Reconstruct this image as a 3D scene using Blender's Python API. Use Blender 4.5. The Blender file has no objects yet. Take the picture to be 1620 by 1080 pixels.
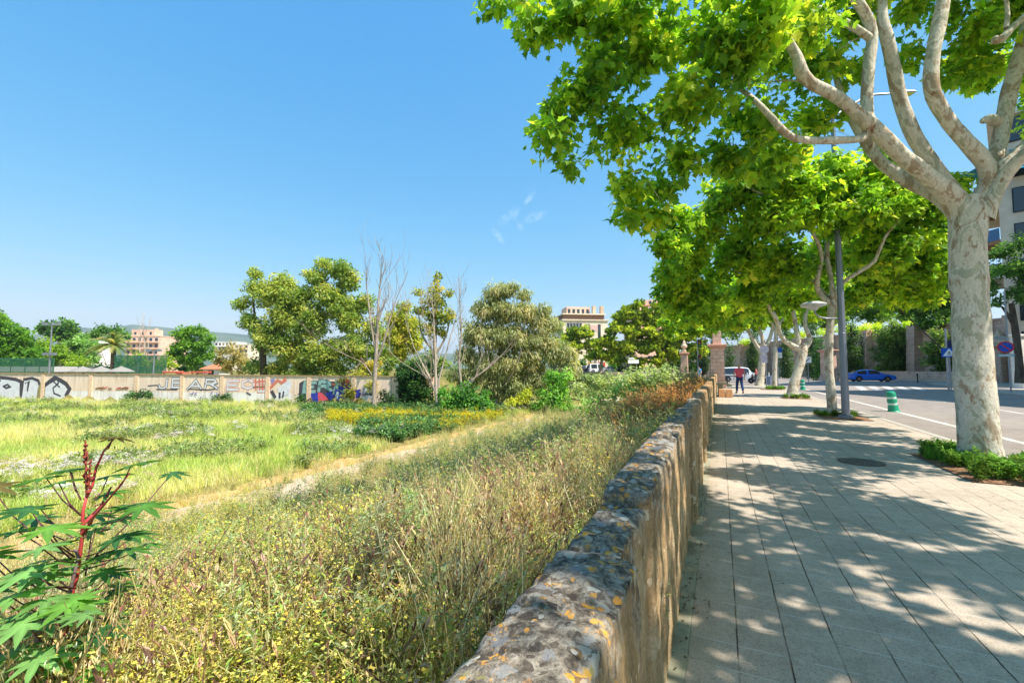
import bpy, bmesh, math, random
import numpy as np
from mathutils import Vector, Matrix, noise
R = math.radians
rng = np.random.default_rng(11)
random.seed(5)
# ---------------------------------------------------------------- camera model (photo is 1620 x 1080)
F, CX, CY, HOR, H = 705.0, 810.0, 540.0, 582.5, 1.5
PIT = math.atan((HOR - CY) / F); CP, SP = math.cos(PIT), math.sin(PIT)
TH = math.atan((1139.3 - CX) / F); s_, c_ = math.sin(TH), math.cos(TH)
SUN_AZ, SUN_EL = 124.0, 55.0

scene = bpy.context.scene
COL = scene.collection
def P(px, py, w):
    u = (px - CX) / F; v = (CY - py) / F
    k = w / (CP - v * SP)
    return Vector((u * k, w, H + (SP + v * CP) * k))
def G(px, py, z=0.0):
    u = (px - CX) / F; v = (CY - py) / F
    k = (z - H) / (SP + v * CP)
    return Vector((u * k, (CP - v * SP) * k, z))
def S(X, Z, z=0.0): return Vector((X * c_ + Z * s_, -X * s_ + Z * c_, z))
def toS(x, y): return x * c_ - y * s_, x * s_ + y * c_
def proj(V):
    V = np.asarray(V, float); x = V[..., 0]; y = V[..., 1]; z = V[..., 2] - H
    f = y * CP + z * SP; up = -y * SP + z * CP
    f = np.where(f < .05, .05, f)
    return CX + F * x / f, CY - F * up / f
def gx(px, w): return (px - CX) / F * w * (1.0 / (CP + math.tan(PIT) * SP)) if False else (px - CX) / F * w / (1 / CP)
def at(px, w, z=0.0):
    """point on the vertical line through horizon pixel px at forward distance w"""
    return Vector(((px - CX) / F * w * CP, w, z))
def sm(t): t = np.clip(t, 0, 1); return t * t * (3 - 2 * t)

def tag(o, label=None, cat=None, group=None, kind=None):
    if label: o['label'] = label
    if cat: o['category'] = cat
    if group: o['group'] = group
    if kind: o['kind'] = kind
    return o
def thing(name, label, cat, loc=(0, 0, 0), rz=0.0, group=None):
    o = bpy.data.objects.new(name, None); COL.objects.link(o)
    o.location = loc; o.rotation_euler = (0, 0, rz); o.empty_display_size = .2
    return tag(o, label, cat, group)

# ---------------------------------------------------------------- mesh helpers
def np_mesh(name, V, Fs, mats, parent=None, col=None, smooth=False, midx=None, local=True):
    V = np.ascontiguousarray(V, dtype=np.float32)
    if not isinstance(Fs, (list, tuple)): Fs = [Fs]
    Fs = [np.asarray(f, dtype=np.int32) for f in Fs if len(f)]
    me = bpy.data.meshes.new(name)
    me.vertices.add(len(V)); me.vertices.foreach_set('co', V.ravel())
    loops = np.concatenate([f.ravel() for f in Fs]); cnt = np.concatenate([np.full(len(f), f.shape[1], np.int32) for f in Fs])
    st = np.concatenate([[0], np.cumsum(cnt)[:-1]]).astype(np.int32)
    me.loops.add(len(loops)); me.loops.foreach_set('vertex_index', loops)
    me.polygons.add(len(cnt)); me.polygons.foreach_set('loop_start', st); me.polygons.foreach_set('loop_total', cnt)
    if midx is not None: me.polygons.foreach_set('material_index', np.asarray(midx, np.int32))
    if smooth: me.polygons.foreach_set('use_smooth', np.ones(len(cnt), bool))
    if col is not None:
        a = me.color_attributes.new('Col', 'FLOAT_COLOR', 'POINT')
        c = np.ones((len(V), 4), np.float32); c[:, :3] = col
        a.data.foreach_set('color', c.ravel())
    me.update(calc_edges=True); me.validate()
    for m in (mats if isinstance(mats, (list, tuple)) else [mats]): me.materials.append(m)
    o = bpy.data.objects.new(name, me); COL.objects.link(o)
    if parent is not None: o.parent = parent
    return o

class MB:
    """accumulates shapes, builds ONE mesh object"""
    def __init__(s): s.v = []; s.f = []; s.m = []; s.mi = 0
    def add(s, vs, fs):
        b = len(s.v); s.v += [tuple(v) for v in vs]; s.f += [tuple(i + b for i in f) for f in fs]; s.m += [s.mi] * len(fs); return s
    def box(s, c, d, rz=0.0, taper=1.0, bev=0.0):
        x, y, z = d[0] / 2, d[1] / 2, d[2] / 2
        M = Matrix.Translation(c) @ Matrix.Rotation(rz, 4, 'Z')
        if bev <= 0:
            vs = [(sx * x * (taper if sz > 0 else 1), sy * y * (taper if sz > 0 else 1), sz * z) for sz in (-1, 1) for sx, sy in ((-1, -1), (1, -1), (1, 1), (-1, 1))]
            fs = [(3, 2, 1, 0), (4, 5, 6, 7), (0, 1, 5, 4), (1, 2, 6, 5), (2, 3, 7, 6), (3, 0, 4, 7)]
        else:
            b = min(bev, x * .9, y * .9, z * .9); vs = []; fs = []
            rings = [(-z, x - b, y - b), (-z + b, x, y), (z - b, x * taper, y * taper), (z, x * taper - b, y * taper - b)]
            for (zz, xx, yy) in rings:
                k = b * .6
                for (a1, b1) in ((-xx + k, -yy), (xx - k, -yy), (xx, -yy + k), (xx, yy - k), (xx - k, yy), (-xx + k, yy), (-xx, yy - k), (-xx, -yy + k)): vs.append((a1, b1, zz))
            for r in range(3):
                for i in range(8): fs.append((r * 8 + i, r * 8 + (i + 1) % 8, r * 8 + 8 + (i + 1) % 8, r * 8 + 8 + i))
            fs.append(tuple(range(7, -1, -1))); fs.append(tuple(range(24, 32)))
        return s.add([M @ Vector(v) for v in vs], fs)
    def lathe(s, prof, c=(0, 0, 0), n=16, M=None):
        vs = []; fs = []
        for (r, z) in prof:
            for i in range(n):
                a = 2 * math.pi * i / n; v = Vector((r * math.cos(a), r * math.sin(a), z))
                vs.append((M @ v if M else v) + Vector(c))
        for j in range(len(prof) - 1):
            for i in range(n): fs.append((j * n + i, j * n + (i + 1) % n, j * n + n + (i + 1) % n, j * n + n + i))
        fs.append(tuple(range(n - 1, -1, -1))); fs.append(tuple((len(prof) - 1) * n + i for i in range(n)))
        return s.add(vs, fs)
    def tube(s, pts, rad, n=8, cap=True):
        V, Fq = tube(pts, rad, n); b = len(s.v)
        s.v += [tuple(v) for v in V]; s.f += [tuple(int(i) + b for i in f) for f in Fq]; s.m += [s.mi] * len(Fq)
        if cap:
            s.f.append(tuple(b + i for i in range(n - 1, -1, -1))); s.f.append(tuple(b + len(V) - n + i for i in range(n))); s.m += [s.mi] * 2
        return s
    def prism(s, poly, depth, M):
        """poly in local xz, extruded along local y from 0 to depth"""
        n = len(poly)
        vs = [M @ Vector((x, 0, z)) for x, z in poly] + [M @ Vector((x, depth, z)) for x, z in poly]
        fs = [tuple(range(n)), tuple(range(2 * n - 1, n - 1, -1))] + [(i, n + i, n + (i + 1) % n, (i + 1) % n) for i in range(n)]
        return s.add(vs, fs)
    def quad(s, a, b, c, d): return s.add([a, b, c, d], [(0, 1, 2, 3)])
    def build(s, name, mats, parent=None, smooth=False, bevel=0.0):
        me = bpy.data.meshes.new(name); me.from_pydata(s.v, [], s.f); me.update()
        mats = mats if isinstance(mats, (list, tuple)) else [mats]
        for m in mats: me.materials.append(m)
        me.polygons.foreach_set('material_index', s.m)
        bm = bmesh.new(); bm.from_mesh(me); bmesh.ops.recalc_face_normals(bm, faces=bm.faces); bm.to_mesh(me); bm.free()
        if smooth: me.polygons.foreach_set('use_smooth', [True] * len(me.polygons))
        o = bpy.data.objects.new(name, me); COL.objects.link(o)
        if parent is not None: o.parent = parent
        if bevel > 0:
            b = o.modifiers.new('bevel', 'BEVEL'); b.width = bevel; b.segments = 2; b.limit_method = 'ANGLE'
        return o

def tube(pts, rad, n=8):
    P_ = np.array([tuple(p) for p in pts], float); m = len(P_)
    r = np.asarray(rad, float) if np.ndim(rad) else np.full(m, rad, float)
    T = np.gradient(P_, axis=0); T /= np.linalg.norm(T, axis=1)[:, None] + 1e-9
    ref = np.array([0, 0, 1.]) if abs(T[0][2]) < .9 else np.array([1., 0, 0])
    A = np.cross(T[0], ref); A /= np.linalg.norm(A)
    V = np.zeros((m, n, 3)); ang = np.arange(n) * 2 * math.pi / n
    for i in range(m):
        A = A - T[i] * A.dot(T[i]); A /= np.linalg.norm(A) + 1e-9
        B = np.cross(T[i], A)
        V[i] = P_[i] + r[i] * (np.cos(ang)[:, None] * A + np.sin(ang)[:, None] * B)
    idx = np.arange(m * n).reshape(m, n); a = idx[:-1]; b = idx[1:]
    Fq = np.stack([a, np.roll(a, -1, 1), np.roll(b, -1, 1), b], -1).reshape(-1, 4)
    return V.reshape(-1, 3), Fq
def smooth_poly(pts, rad, step=.25):
    """Catmull-Rom resample of a limb"""
    p = np.array([tuple(q) for q in pts], float); r = np.array(rad, float)
    p2 = np.vstack([2 * p[0] - p[1], p, 2 * p[-1] - p[-2]]); r2 = np.concatenate([[r[0]], r, [r[-1]]])
    out = []; ro = []
    for i in range(1, len(p2) - 2):
        k = max(2, int(np.linalg.norm(p2[i + 1] - p2[i]) / step))
        for t in np.arange(k) / k:
            a = .5 * ((2 * p2[i]) + (-p2[i - 1] + p2[i + 1]) * t + (2 * p2[i - 1] - 5 * p2[i] + 4 * p2[i + 1] - p2[i + 2]) * t * t + (-p2[i - 1] + 3 * p2[i] - 3 * p2[i + 1] + p2[i + 2]) * t ** 3)
            out.append(a); ro.append(r2[i] * (1 - t) + r2[i + 1] * t)
    out.append(p[-1]); ro.append(r[-1])
    return np.array(out), np.array(ro)
def merge(parts):
    Vs = []; Fs = {}; b = 0
    for V, Fq in parts:
        Vs.append(V); Fs.setdefault(Fq.shape[1], []).append(Fq + b); b += len(V)
    return np.vstack(Vs), [np.vstack(v) for v in Fs.values()]

def unit(a): return a / (np.linalg.norm(a, axis=-1, keepdims=True) + 1e-9)
def frames(yaxis, nrm):
    """rotation matrices whose columns are x,y,z with y = yaxis, z ~ nrm"""
    y = unit(yaxis); x = unit(np.cross(y, nrm)); z = np.cross(x, y)
    return np.stack([x, y, z], -1)
def place(T, pos, Rm, sc):
    """instances of template T=(V,F) -> big V, F"""
    V, Fq = T; n = len(V); N = len(pos)
    sc = np.asarray(sc)
    if sc.ndim == 1: sc = sc[:, None]
    W = np.einsum('nij,nvj->nvi', Rm, V[None] * sc[:, None, :]) + pos[:, None, :]
    FF = (Fq[None] + (np.arange(N) * n)[:, None, None]).reshape(-1, Fq.shape[1])
    return W.reshape(-1, 3), FF

# ---------------------------------------------------------------- materials
def lin(r, g, b, k=1.0):
    f = lambda c: (c / 12.92 if c <= .04045 else ((c + .055) / 1.055) ** 2.4)
    return (f(r / 255.) * k, f(g / 255.) * k, f(b / 255.) * k, 1.0)
class NT:
    def __init__(s, name):
        s.m = bpy.data.materials.new(name); s.m.use_nodes = True; s.t = s.m.node_tree; s.t.nodes.clear()
        s.out = s.n('ShaderNodeOutputMaterial')
    def n(s, ty, **kw):
        nd = s.t.nodes.new(ty)
        for k, v in kw.items():
            if k in nd.inputs: nd.inputs[k].default_value = v
            else: setattr(nd, k, v)
        return nd
    def l(s, a, b): s.t.links.new(a, b)
    def coord(s, scale=(1, 1, 1), kind='Object'):
        tc = s.n('ShaderNodeTexCoord'); mp = s.n('ShaderNodeMapping'); mp.inputs['Scale'].default_value = scale
        s.l(tc.outputs[kind], mp.inputs['Vector']); return mp.outputs['Vector']
    def noise(s, vec, scale, detail=4.0, rough=.6, dist=0.0):
        nd = s.n('ShaderNodeTexNoise'); nd.inputs['Scale'].default_value = scale; nd.inputs['Detail'].default_value = detail
        nd.inputs['Roughness'].default_value = rough; nd.inputs['Distortion'].default_value = dist
        s.l(vec, nd.inputs['Vector']); return nd.outputs['Fac']
    def ramp(s, fac, stops, interp='LINEAR'):
        nd = s.n('ShaderNodeValToRGB'); cr = nd.color_ramp; cr.interpolation = interp
        while len(cr.elements) > 1: cr.elements.remove(cr.elements[-1])
        cr.elements[0].position = stops[0][0]; cr.elements[0].color = stops[0][1]
        for p, c in stops[1:]:
            e = cr.elements.new(p); e.color = c
        s.l(fac, nd.inputs['Fac']); return nd.outputs['Color']
    def mix(s, fac, a, b, mode='MIX'):
        nd = s.n('ShaderNodeMixRGB', blend_type=mode)
        for sock, v in ((nd.inputs['Fac'], fac), (nd.inputs['Color1'], a), (nd.inputs['Color2'], b)):
            if hasattr(v, 'links'): s.l(v, sock)
            else: sock.default_value = v
        return nd.outputs['Color']
    def math(s, op, a, b=0.0, clamp=False):
        nd = s.n('ShaderNodeMath', operation=op, use_clamp=clamp)
        for i, v in enumerate((a, b)):
            if hasattr(v, 'links'): s.l(v, nd.inputs[i])
            else: nd.inputs[i].default_value = v
        return nd.outputs[0]
    def bump(s, h, strength=.3, dist=.02):
        nd = s.n('ShaderNodeBump'); nd.inputs['Strength'].default_value = strength; nd.inputs['Distance'].default_value = dist
        s.l(h, nd.inputs['Height']); return nd.outputs['Normal']
    def done(s, col, rough=.8, normal=None, metal=0.0, spec=.3, coat=0.0, alpha=None):
        p = s.n('ShaderNodeBsdfPrincipled')
        if hasattr(col, 'links'): s.l(col, p.inputs['Base Color'])
        else: p.inputs['Base Color'].default_value = col
        if hasattr(rough, 'links'): s.l(rough, p.inputs['Roughness'])
        else: p.inputs['Roughness'].default_value = rough
        p.inputs['Metallic'].default_value = metal; p.inputs['Specular IOR Level'].default_value = spec
        p.inputs['Coat Weight'].default_value = coat
        if normal is not None: s.l(normal, p.inputs['Normal'])
        s.l(p.outputs[0], s.out.inputs['Surface']); return s.m
_mc = {}
def M(name, c, rough=.7, metal=0.0, var=.18, scale=6.0, bump=0.0, spec=.3, coat=0.0):
    """plain painted / cast material with a little wear"""
    if name in _mc: return _mc[name]
    t = NT(name); v = t.coord(); f = t.noise(v, scale, 5)
    d = tuple(x * (1 - var) for x in c[:3]) + (1,); b = tuple(min(1, x * (1 + var)) for x in c[:3]) + (1,)
    col = t.ramp(f, [(.3, d), (.7, b)])
    nm = t.bump(t.noise(v, scale * 6, 4), bump, .02) if bump else None
    _mc[name] = t.done(col, rough, nm, metal, spec, coat); return _mc[name]
def leaf_mat(name, trans=.4, rough=.5, tint=(1.25, 1.25, .7), spec=.3):
    t = NT(name); a = t.n('ShaderNodeAttribute', attribute_name='Col')
    p = t.n('ShaderNodeBsdfPrincipled'); p.inputs['Roughness'].default_value = rough; p.inputs['Specular IOR Level'].default_value = spec
    t.l(a.outputs['Color'], p.inputs['Base Color'])
    tr = t.n('ShaderNodeBsdfTranslucent'); t.l(t.mix(1.0, a.outputs['Color'], tint + (1,), 'MULTIPLY'), tr.inputs['Color'])
    mx = t.n('ShaderNodeMixShader'); mx.inputs[0].default_value = trans
    t.l(p.outputs[0], mx.inputs[1]); t.l(tr.outputs[0], mx.inputs[2]); t.l(mx.outputs[0], t.out.inputs['Surface'])
    return t.m
LEAF = leaf_mat('leaf', .57, .5, (1.5, 1.42, .75)); WEED = leaf_mat('weed_foliage', .38, .65, (1.25, 1.2, .85), .15); CASTOR = leaf_mat('castor_leaf', .35, .45, (1.2, 1.4, .6), .25)
def glass_mat():
    t = NT('window_glass'); return t.done((.03, .04, .05, 1), .06, None, 0, .8)
GLASS = glass_mat()
def bark_plane():
    t = NT('plane_bark'); v = t.coord((1, 1, .55))
    n1 = t.noise(v, 3.6, 4, .6, .9); n2 = t.noise(v, 8, 4, .65, .7); n3 = t.noise(v, 40, 4)
    a = t.ramp(n1, [(.0, lin(152, 130, 106)), (.42, lin(178, 158, 132)), (.445, lin(208, 198, 177)), (.555, lin(220, 211, 192)), (.58, lin(184, 180, 156)), (1, lin(160, 158, 134))])
    b = t.ramp(n2, [(.0, lin(188, 158, 134)), (.34, lin(200, 172, 148)), (.38, lin(255, 255, 255)), (1, lin(255, 255, 255))])
    c = t.mix(.85, a, b, 'MULTIPLY'); c = t.mix(.35, c, t.ramp(n3, [(.3, lin(150, 150, 150)), (.7, lin(255, 255, 255))]), 'MULTIPLY')
    n4 = t.noise(t.coord((1, 1, .45)), 17, 4, .7, .5); c = t.mix(t.ramp(n4, [(.6, (0, 0, 0, 1)), (.63, (.6, .6, .6, 1))]), c, lin(150, 122, 98)); c = t.mix(t.ramp(n4, [(.36, (.6, .6, .6, 1)), (.4, (0, 0, 0, 1))]), c, lin(226, 222, 206))
    h = t.math('ADD', t.math('MULTIPLY', n1, 1.0), t.math('ADD', t.math('MULTIPLY', n3, .3), t.math('MULTIPLY', n4, .5)))
    return t.done(c, .8, t.bump(h, .6, .04), 0, .2)
BARK_P = bark_plane()
def bark(name, c1, c2, sc=8):
    t = NT(name); v = t.coord((1, 1, .25)); f = t.noise(v, sc, 5, .65, .5)
    return t.done(t.ramp(f, [(.3, c1), (.7, c2)]), .9, t.bump(f, .5, .05), 0, .1)
BARK_D = bark('dark_bark', lin(62, 50, 40), lin(120, 104, 88)); BARK_G = bark('grey_bark', lin(128, 112, 98), lin(190, 176, 160)); BARK_W = bark('pale_bark', lin(150, 134, 116), lin(204, 190, 172))
def stone_mat(name, c1, c2, bw=.55, bh=.28, mort=lin(150, 120, 100)):
    t = NT(name); v = t.coord()
    # course along height, any facing: use x+y as the running coordinate
    sx = t.n('ShaderNodeSeparateXYZ'); t.l(v, sx.inputs[0]); cb = t.n('ShaderNodeCombineXYZ')
    t.l(t.math('ADD', sx.outputs[0], sx.outputs[1]), cb.inputs[0]); t.l(sx.outputs[2], cb.inputs[1])
    b = t.n('ShaderNodeTexBrick'); t.l(cb.outputs[0], b.inputs['Vector'])
    b.inputs['Color1'].default_value = c1; b.inputs['Color2'].default_value = c2; b.inputs['Mortar'].default_value = mort
    b.inputs['Scale'].default_value = 1.0; b.inputs['Brick Width'].default_value = bw; b.inputs['Row Height'].default_value = bh; b.inputs['Mortar Size'].default_value = .018
    f = t.noise(v, 1.3, 6, .7); f2 = t.noise(v, 14, 4)
    c = t.mix(.55, b.outputs['Color'], t.ramp(f, [(.3, lin(150, 128, 112)), (.55, lin(255, 245, 235)), (.8, lin(225, 215, 205))]), 'MULTIPLY')
    c = t.mix(.25, c, t.ramp(f2, [(.3, lin(120, 110, 100)), (.7, lin(255, 255, 255))]), 'MULTIPLY')
    h = t.math('ADD', t.math('MULTIPLY', b.outputs['Fac'], -.6), t.math('MULTIPLY', f2, .5))
    return t.done(c, .9, t.bump(h, .5, .03), 0, .1)
STONE = stone_mat('sandstone_blocks', lin(242, 208, 186), lin(230, 192, 170), mort=lin(200, 166, 146))
STONE2 = stone_mat('retaining_stone', lin(242, 210, 192), lin(224, 190, 172), .8, .35, lin(198, 164, 146))
# ================================================================ camera, sky, sun
cam = bpy.data.cameras.new('camera'); camo = bpy.data.objects.new('camera', cam); COL.objects.link(camo)
camo.location = (0, 0, H); camo.rotation_euler = (math.pi / 2 + PIT, 0, 0)
cam.sensor_width = 36; cam.lens = F / 1620 * 36; cam.clip_start = .05; cam.clip_end = 30000
scene.camera = camo
scene.view_settings.view_transform = 'Standard'; scene.view_settings.look = 'None'; scene.view_settings.gamma = 1
scene.view_settings.exposure = 1.16
W = bpy.data.worlds.new('World'); scene.world = W; W.use_nodes = True
nt = W.node_tree; nt.nodes.clear()
sky = nt.nodes.new('ShaderNodeTexSky'); sky.sky_type = 'NISHITA'; sky.sun_disc = False
sky.sun_elevation = R(SUN_EL); sky.sun_rotation = R(SUN_AZ); sky.air_density = 1.0; sky.dust_density = .6; sky.ozone_density = 1.6; sky.altitude = 20
tcw = nt.nodes.new('ShaderNodeTexCoord')
def wmath(op, a, b=0.0, clamp=False):
    nd = nt.nodes.new('ShaderNodeMath'); nd.operation = op; nd.use_clamp = clamp
    for i, v in enumerate((a, b)):
        if hasattr(v, 'links'): nt.links.new(v, nd.inputs[i])
        else: nd.inputs[i].default_value = v
    return nd.outputs[0]
# a few cirrus wisps low above the trees: noise shreds limited to small patches of sky
cl = None
for (px, py, ang, la, lb) in ((806, 343, 35, .034, .014), (846, 343, 18, .030, .012), (838, 313, 48, .022, .008), (788, 373, -50, .026, .010), (822, 358, -60, .018, .008)):
    d = (P(px, py, 100) - Vector((0, 0, H))).normalized(); ex = Vector((d.y, -d.x, 0)).normalized(); ez = ex.cross(d)
    a = R(ang); e1 = ex * math.cos(a) + ez * math.sin(a); e2 = ez * math.cos(a) - ex * math.sin(a)
    sub = nt.nodes.new('ShaderNodeVectorMath'); sub.operation = 'SUBTRACT'; nt.links.new(tcw.outputs['Generated'], sub.inputs[0]); sub.inputs[1].default_value = d
    q = None
    for e, L in ((e1, la), (e2, lb)):
        dt = nt.nodes.new('ShaderNodeVectorMath'); dt.operation = 'DOT_PRODUCT'; nt.links.new(sub.outputs[0], dt.inputs[0]); dt.inputs[1].default_value = e / L
        t2 = wmath('POWER', wmath('ABSOLUTE', dt.outputs['Value']), 2.0); q = t2 if q is None else wmath('ADD', q, t2)
    m = wmath('POWER', wmath('SUBTRACT', 1.0, q, True), 1.6); cl = m if cl is None else wmath('MAXIMUM', cl, m)
nz = nt.nodes.new('ShaderNodeTexNoise'); nz.inputs['Scale'].default_value = 70; nz.inputs['Detail'].default_value = 7; nz.inputs['Roughness'].default_value = .65
nt.links.new(tcw.outputs['Generated'], nz.inputs['Vector'])
cm = wmath('MULTIPLY', wmath('MULTIPLY', cl, wmath('MULTIPLY', wmath('SUBTRACT', nz.outputs['Fac'], .38), 2.2, True)), .36, True)
mx = nt.nodes.new('ShaderNodeMixRGB'); nt.links.new(cm, mx.inputs['Fac']); mx.inputs['Color2'].default_value = (5.0, 5.2, 5.4, 1)
sc_ = nt.nodes.new('ShaderNodeSeparateColor'); nt.links.new(sky.outputs[0], sc_.inputs[0]); cc_ = nt.nodes.new('ShaderNodeCombineColor'); ch_ = []
for k_, (pw_, gn_) in enumerate(((1.38, .27), (.63, .92), (.28, 1.95))):      # film-like response of the sky colour
    ch_.append(wmath('MULTIPLY', wmath('POWER', sc_.outputs[k_], pw_), gn_))
ch_[0] = wmath('MINIMUM', ch_[0], wmath('MULTIPLY', ch_[1], .8))
for k_ in range(3): nt.links.new(ch_[k_], cc_.inputs[k_])
nt.links.new(cc_.outputs[0], mx.inputs['Color1'])
bg = nt.nodes.new('ShaderNodeBackground'); bg.inputs['Strength'].default_value = .15
wo = nt.nodes.new('ShaderNodeOutputWorld'); nt.links.new(mx.outputs[0], bg.inputs['Color']); nt.links.new(bg.outputs[0], wo.inputs['Surface'])
sd = Vector((math.sin(R(SUN_AZ)) * math.cos(R(SUN_EL)), math.cos(R(SUN_AZ)) * math.cos(R(SUN_EL)), math.sin(R(SUN_EL))))
sl = bpy.data.lights.new('sun', 'SUN'); sl.energy = 3.8; sl.angle = R(.5); sl.color = (1, .93, .84)
so = bpy.data.objects.new('sun', sl); COL.objects.link(so); so.rotation_euler = sd.to_track_quat('Z', 'Y').to_euler(); so.location = (20, -20, 60)
scene.cycles.max_bounces = 6; scene.cycles.diffuse_bounces = 3; scene.cycles.glossy_bounces = 2; scene.cycles.transmission_bounces = 5
scene.cycles.sample_clamp_indirect = 6; scene.cycles.use_denoising = True

# ================================================================ ground
WA, WB = (-84.2, 51.2), (-9.9, 38.9)                       # graffiti wall line in plan
def wall_w(x): return WA[1] + (x - WA[0]) * (WB[1] - WA[1]) / (WB[0] - WA[0])
def n2(x, y): return np.sin(x * .9 + 1.3 * np.sin(y * .7)) * np.cos(y * .8 + .7 * np.sin(x * 1.1))
def terr(X, Z):
    X = np.asarray(X, float); Z = np.asarray(Z, float)
    x = X * c_ + Z * s_; w = -X * s_ + Z * c_
    z = -.3 - 1.9 * sm((-.6 - X) / 8.5)
    z = np.where(X < -13.45, -2.0 + .3 * sm((-13.45 - X) / 25) + .10 * n2(x, w), z + .06 * n2(x * 1.4, w * 1.4))
    z = np.where((X > -13.45) & (X < -10.5), -2.25 + .03 * n2(x * 2, w * 2), z)
    z = np.where((w > wall_w(x) + .35) & (x < -9.4), -.25, z)
    z = np.where(w > 55, z + (.0 - z) * sm((w - 95) / 25), z)
    z = np.where(X > -.36, -.2, z)
    return z
def grid_obj(name, xs, ys, zf, mat, frame='S', kind='structure', parent=None):
    Xg, Yg = np.meshgrid(xs, ys); Zg = zf(Xg, Yg)
    V = np.stack([Xg, Yg, Zg], -1).reshape(-1, 3); n, m = Xg.shape
    i = np.arange(n * m).reshape(n, m); Fq = np.stack([i[:-1, :-1], i[:-1, 1:], i[1:, 1:], i[1:, :-1]], -1).reshape(-1, 4)
    o = np_mesh(name, V, Fq, mat, parent, smooth=True)
    if frame == 'S': o.rotation_euler = (0, 0, -TH)
    if kind: o['kind'] = kind
    return o
t = NT('soil_and_dry_grass'); v = t.coord(); f1 = t.noise(v, .35, 6, .65); f2 = t.noise(v, 6, 5, .7)
cc = t.ramp(f1, [(.3, lin(112, 118, 52)), (.5, lin(140, 136, 78)), (.7, lin(164, 150, 104))])
cc = t.mix(.7, cc, t.ramp(f2, [(.3, lin(90, 76, 50)), (.6, lin(240, 232, 210))]), 'MULTIPLY')
SOIL = t.done(cc, .95, t.bump(f2, .5, .05), 0, .05)
xs = np.concatenate([[-9000, -2500, -800, -300, -150, -110], np.arange(-90, -16, 1.2), np.arange(-16, -.5, .3), [-.44, -.38, -.34, 0, 4, 20, 60, 120, 400, 1500, 9000]])
zs = np.concatenate([[-9000, -1000, -200, -60, -30, -15], np.arange(-8, 62, .7), np.arange(62, 130, 3), [140, 180, 300, 800, 2500, 9000]])
grid_obj('ground', xs, zs, terr, SOIL)

# dirt track along the foot of the bank with its stone edging
t = NT('pale_dirt'); v = t.coord(); f1 = t.noise(v, 1.2, 6, .7); f2 = t.noise(v, 22, 4, .7)
cc = t.mix(.6, t.ramp(f1, [(.3, lin(186, 158, 122)), (.6, lin(214, 196, 168))]), t.ramp(f2, [(.3, lin(150, 140, 130)), (.65, lin(255, 255, 255))]), 'MULTIPLY')
DIRT = t.done(cc, .95, t.bump(f2, .5, .03), 0, .05)
grid_obj('path', np.linspace(-13.3, -10.3, 12), np.arange(-6, 60, .6), lambda X, Z: terr(X * 0 - 12, Z) * 0 - 2.215 + .03 * n2(X * 2, Z * 2) + .02 * n2(X * 5, Z * 5) - .04 * (np.abs(X + 11.8) > 1.4), DIRT)
t = NT('tan_edging'); v = t.coord(); f1 = t.noise(v, 3, 5, .7); f2 = t.noise(v, 26, 4, .7)
cc = t.mix(.5, t.ramp(f1, [(.3, lin(176, 142, 96)), (.5, lin(206, 168, 112)), (.7, lin(196, 176, 146))]), t.ramp(f2, [(.3, lin(130, 120, 110)), (.65, lin(255, 255, 255))]), 'MULTIPLY')
EDGE = t.done(cc, .95, t.bump(f2, .6, .03), 0, .05)
xe = np.array([-13.62, -13.5, -13.38, -13.24, -13.08]); ze = np.arange(-6, 52, .12)
def edge_z(X, Z):
    k = np.clip((-13.1 - X) / .14, 0, 1) * np.clip((X + 13.64) / .03, 0, 1)
    nn = np.array([noise.fractal(Vector((a * 2.0, b * 1.1, 1.0)), 1, 2, 4) for a, b in zip(np.ravel(X), np.ravel(Z))]).reshape(np.shape(X)); gapm = np.array([noise.noise(Vector((b * .35, 3.0, 0))) for b in np.ravel(Z)]).reshape(np.shape(Z))
    return -2.3 + k * (.2 + .09 * nn + .06 * np.clip(gapm, -.6, .6)) + .02 * nn
eo = grid_obj('stone_edging', xe, ze, edge_z, EDGE, kind=None); eo.rotation_euler = (0, 0, -TH)
tag(eo, 'low tan stone edging between the pale track and the flowering meadow', 'edging')

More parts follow.
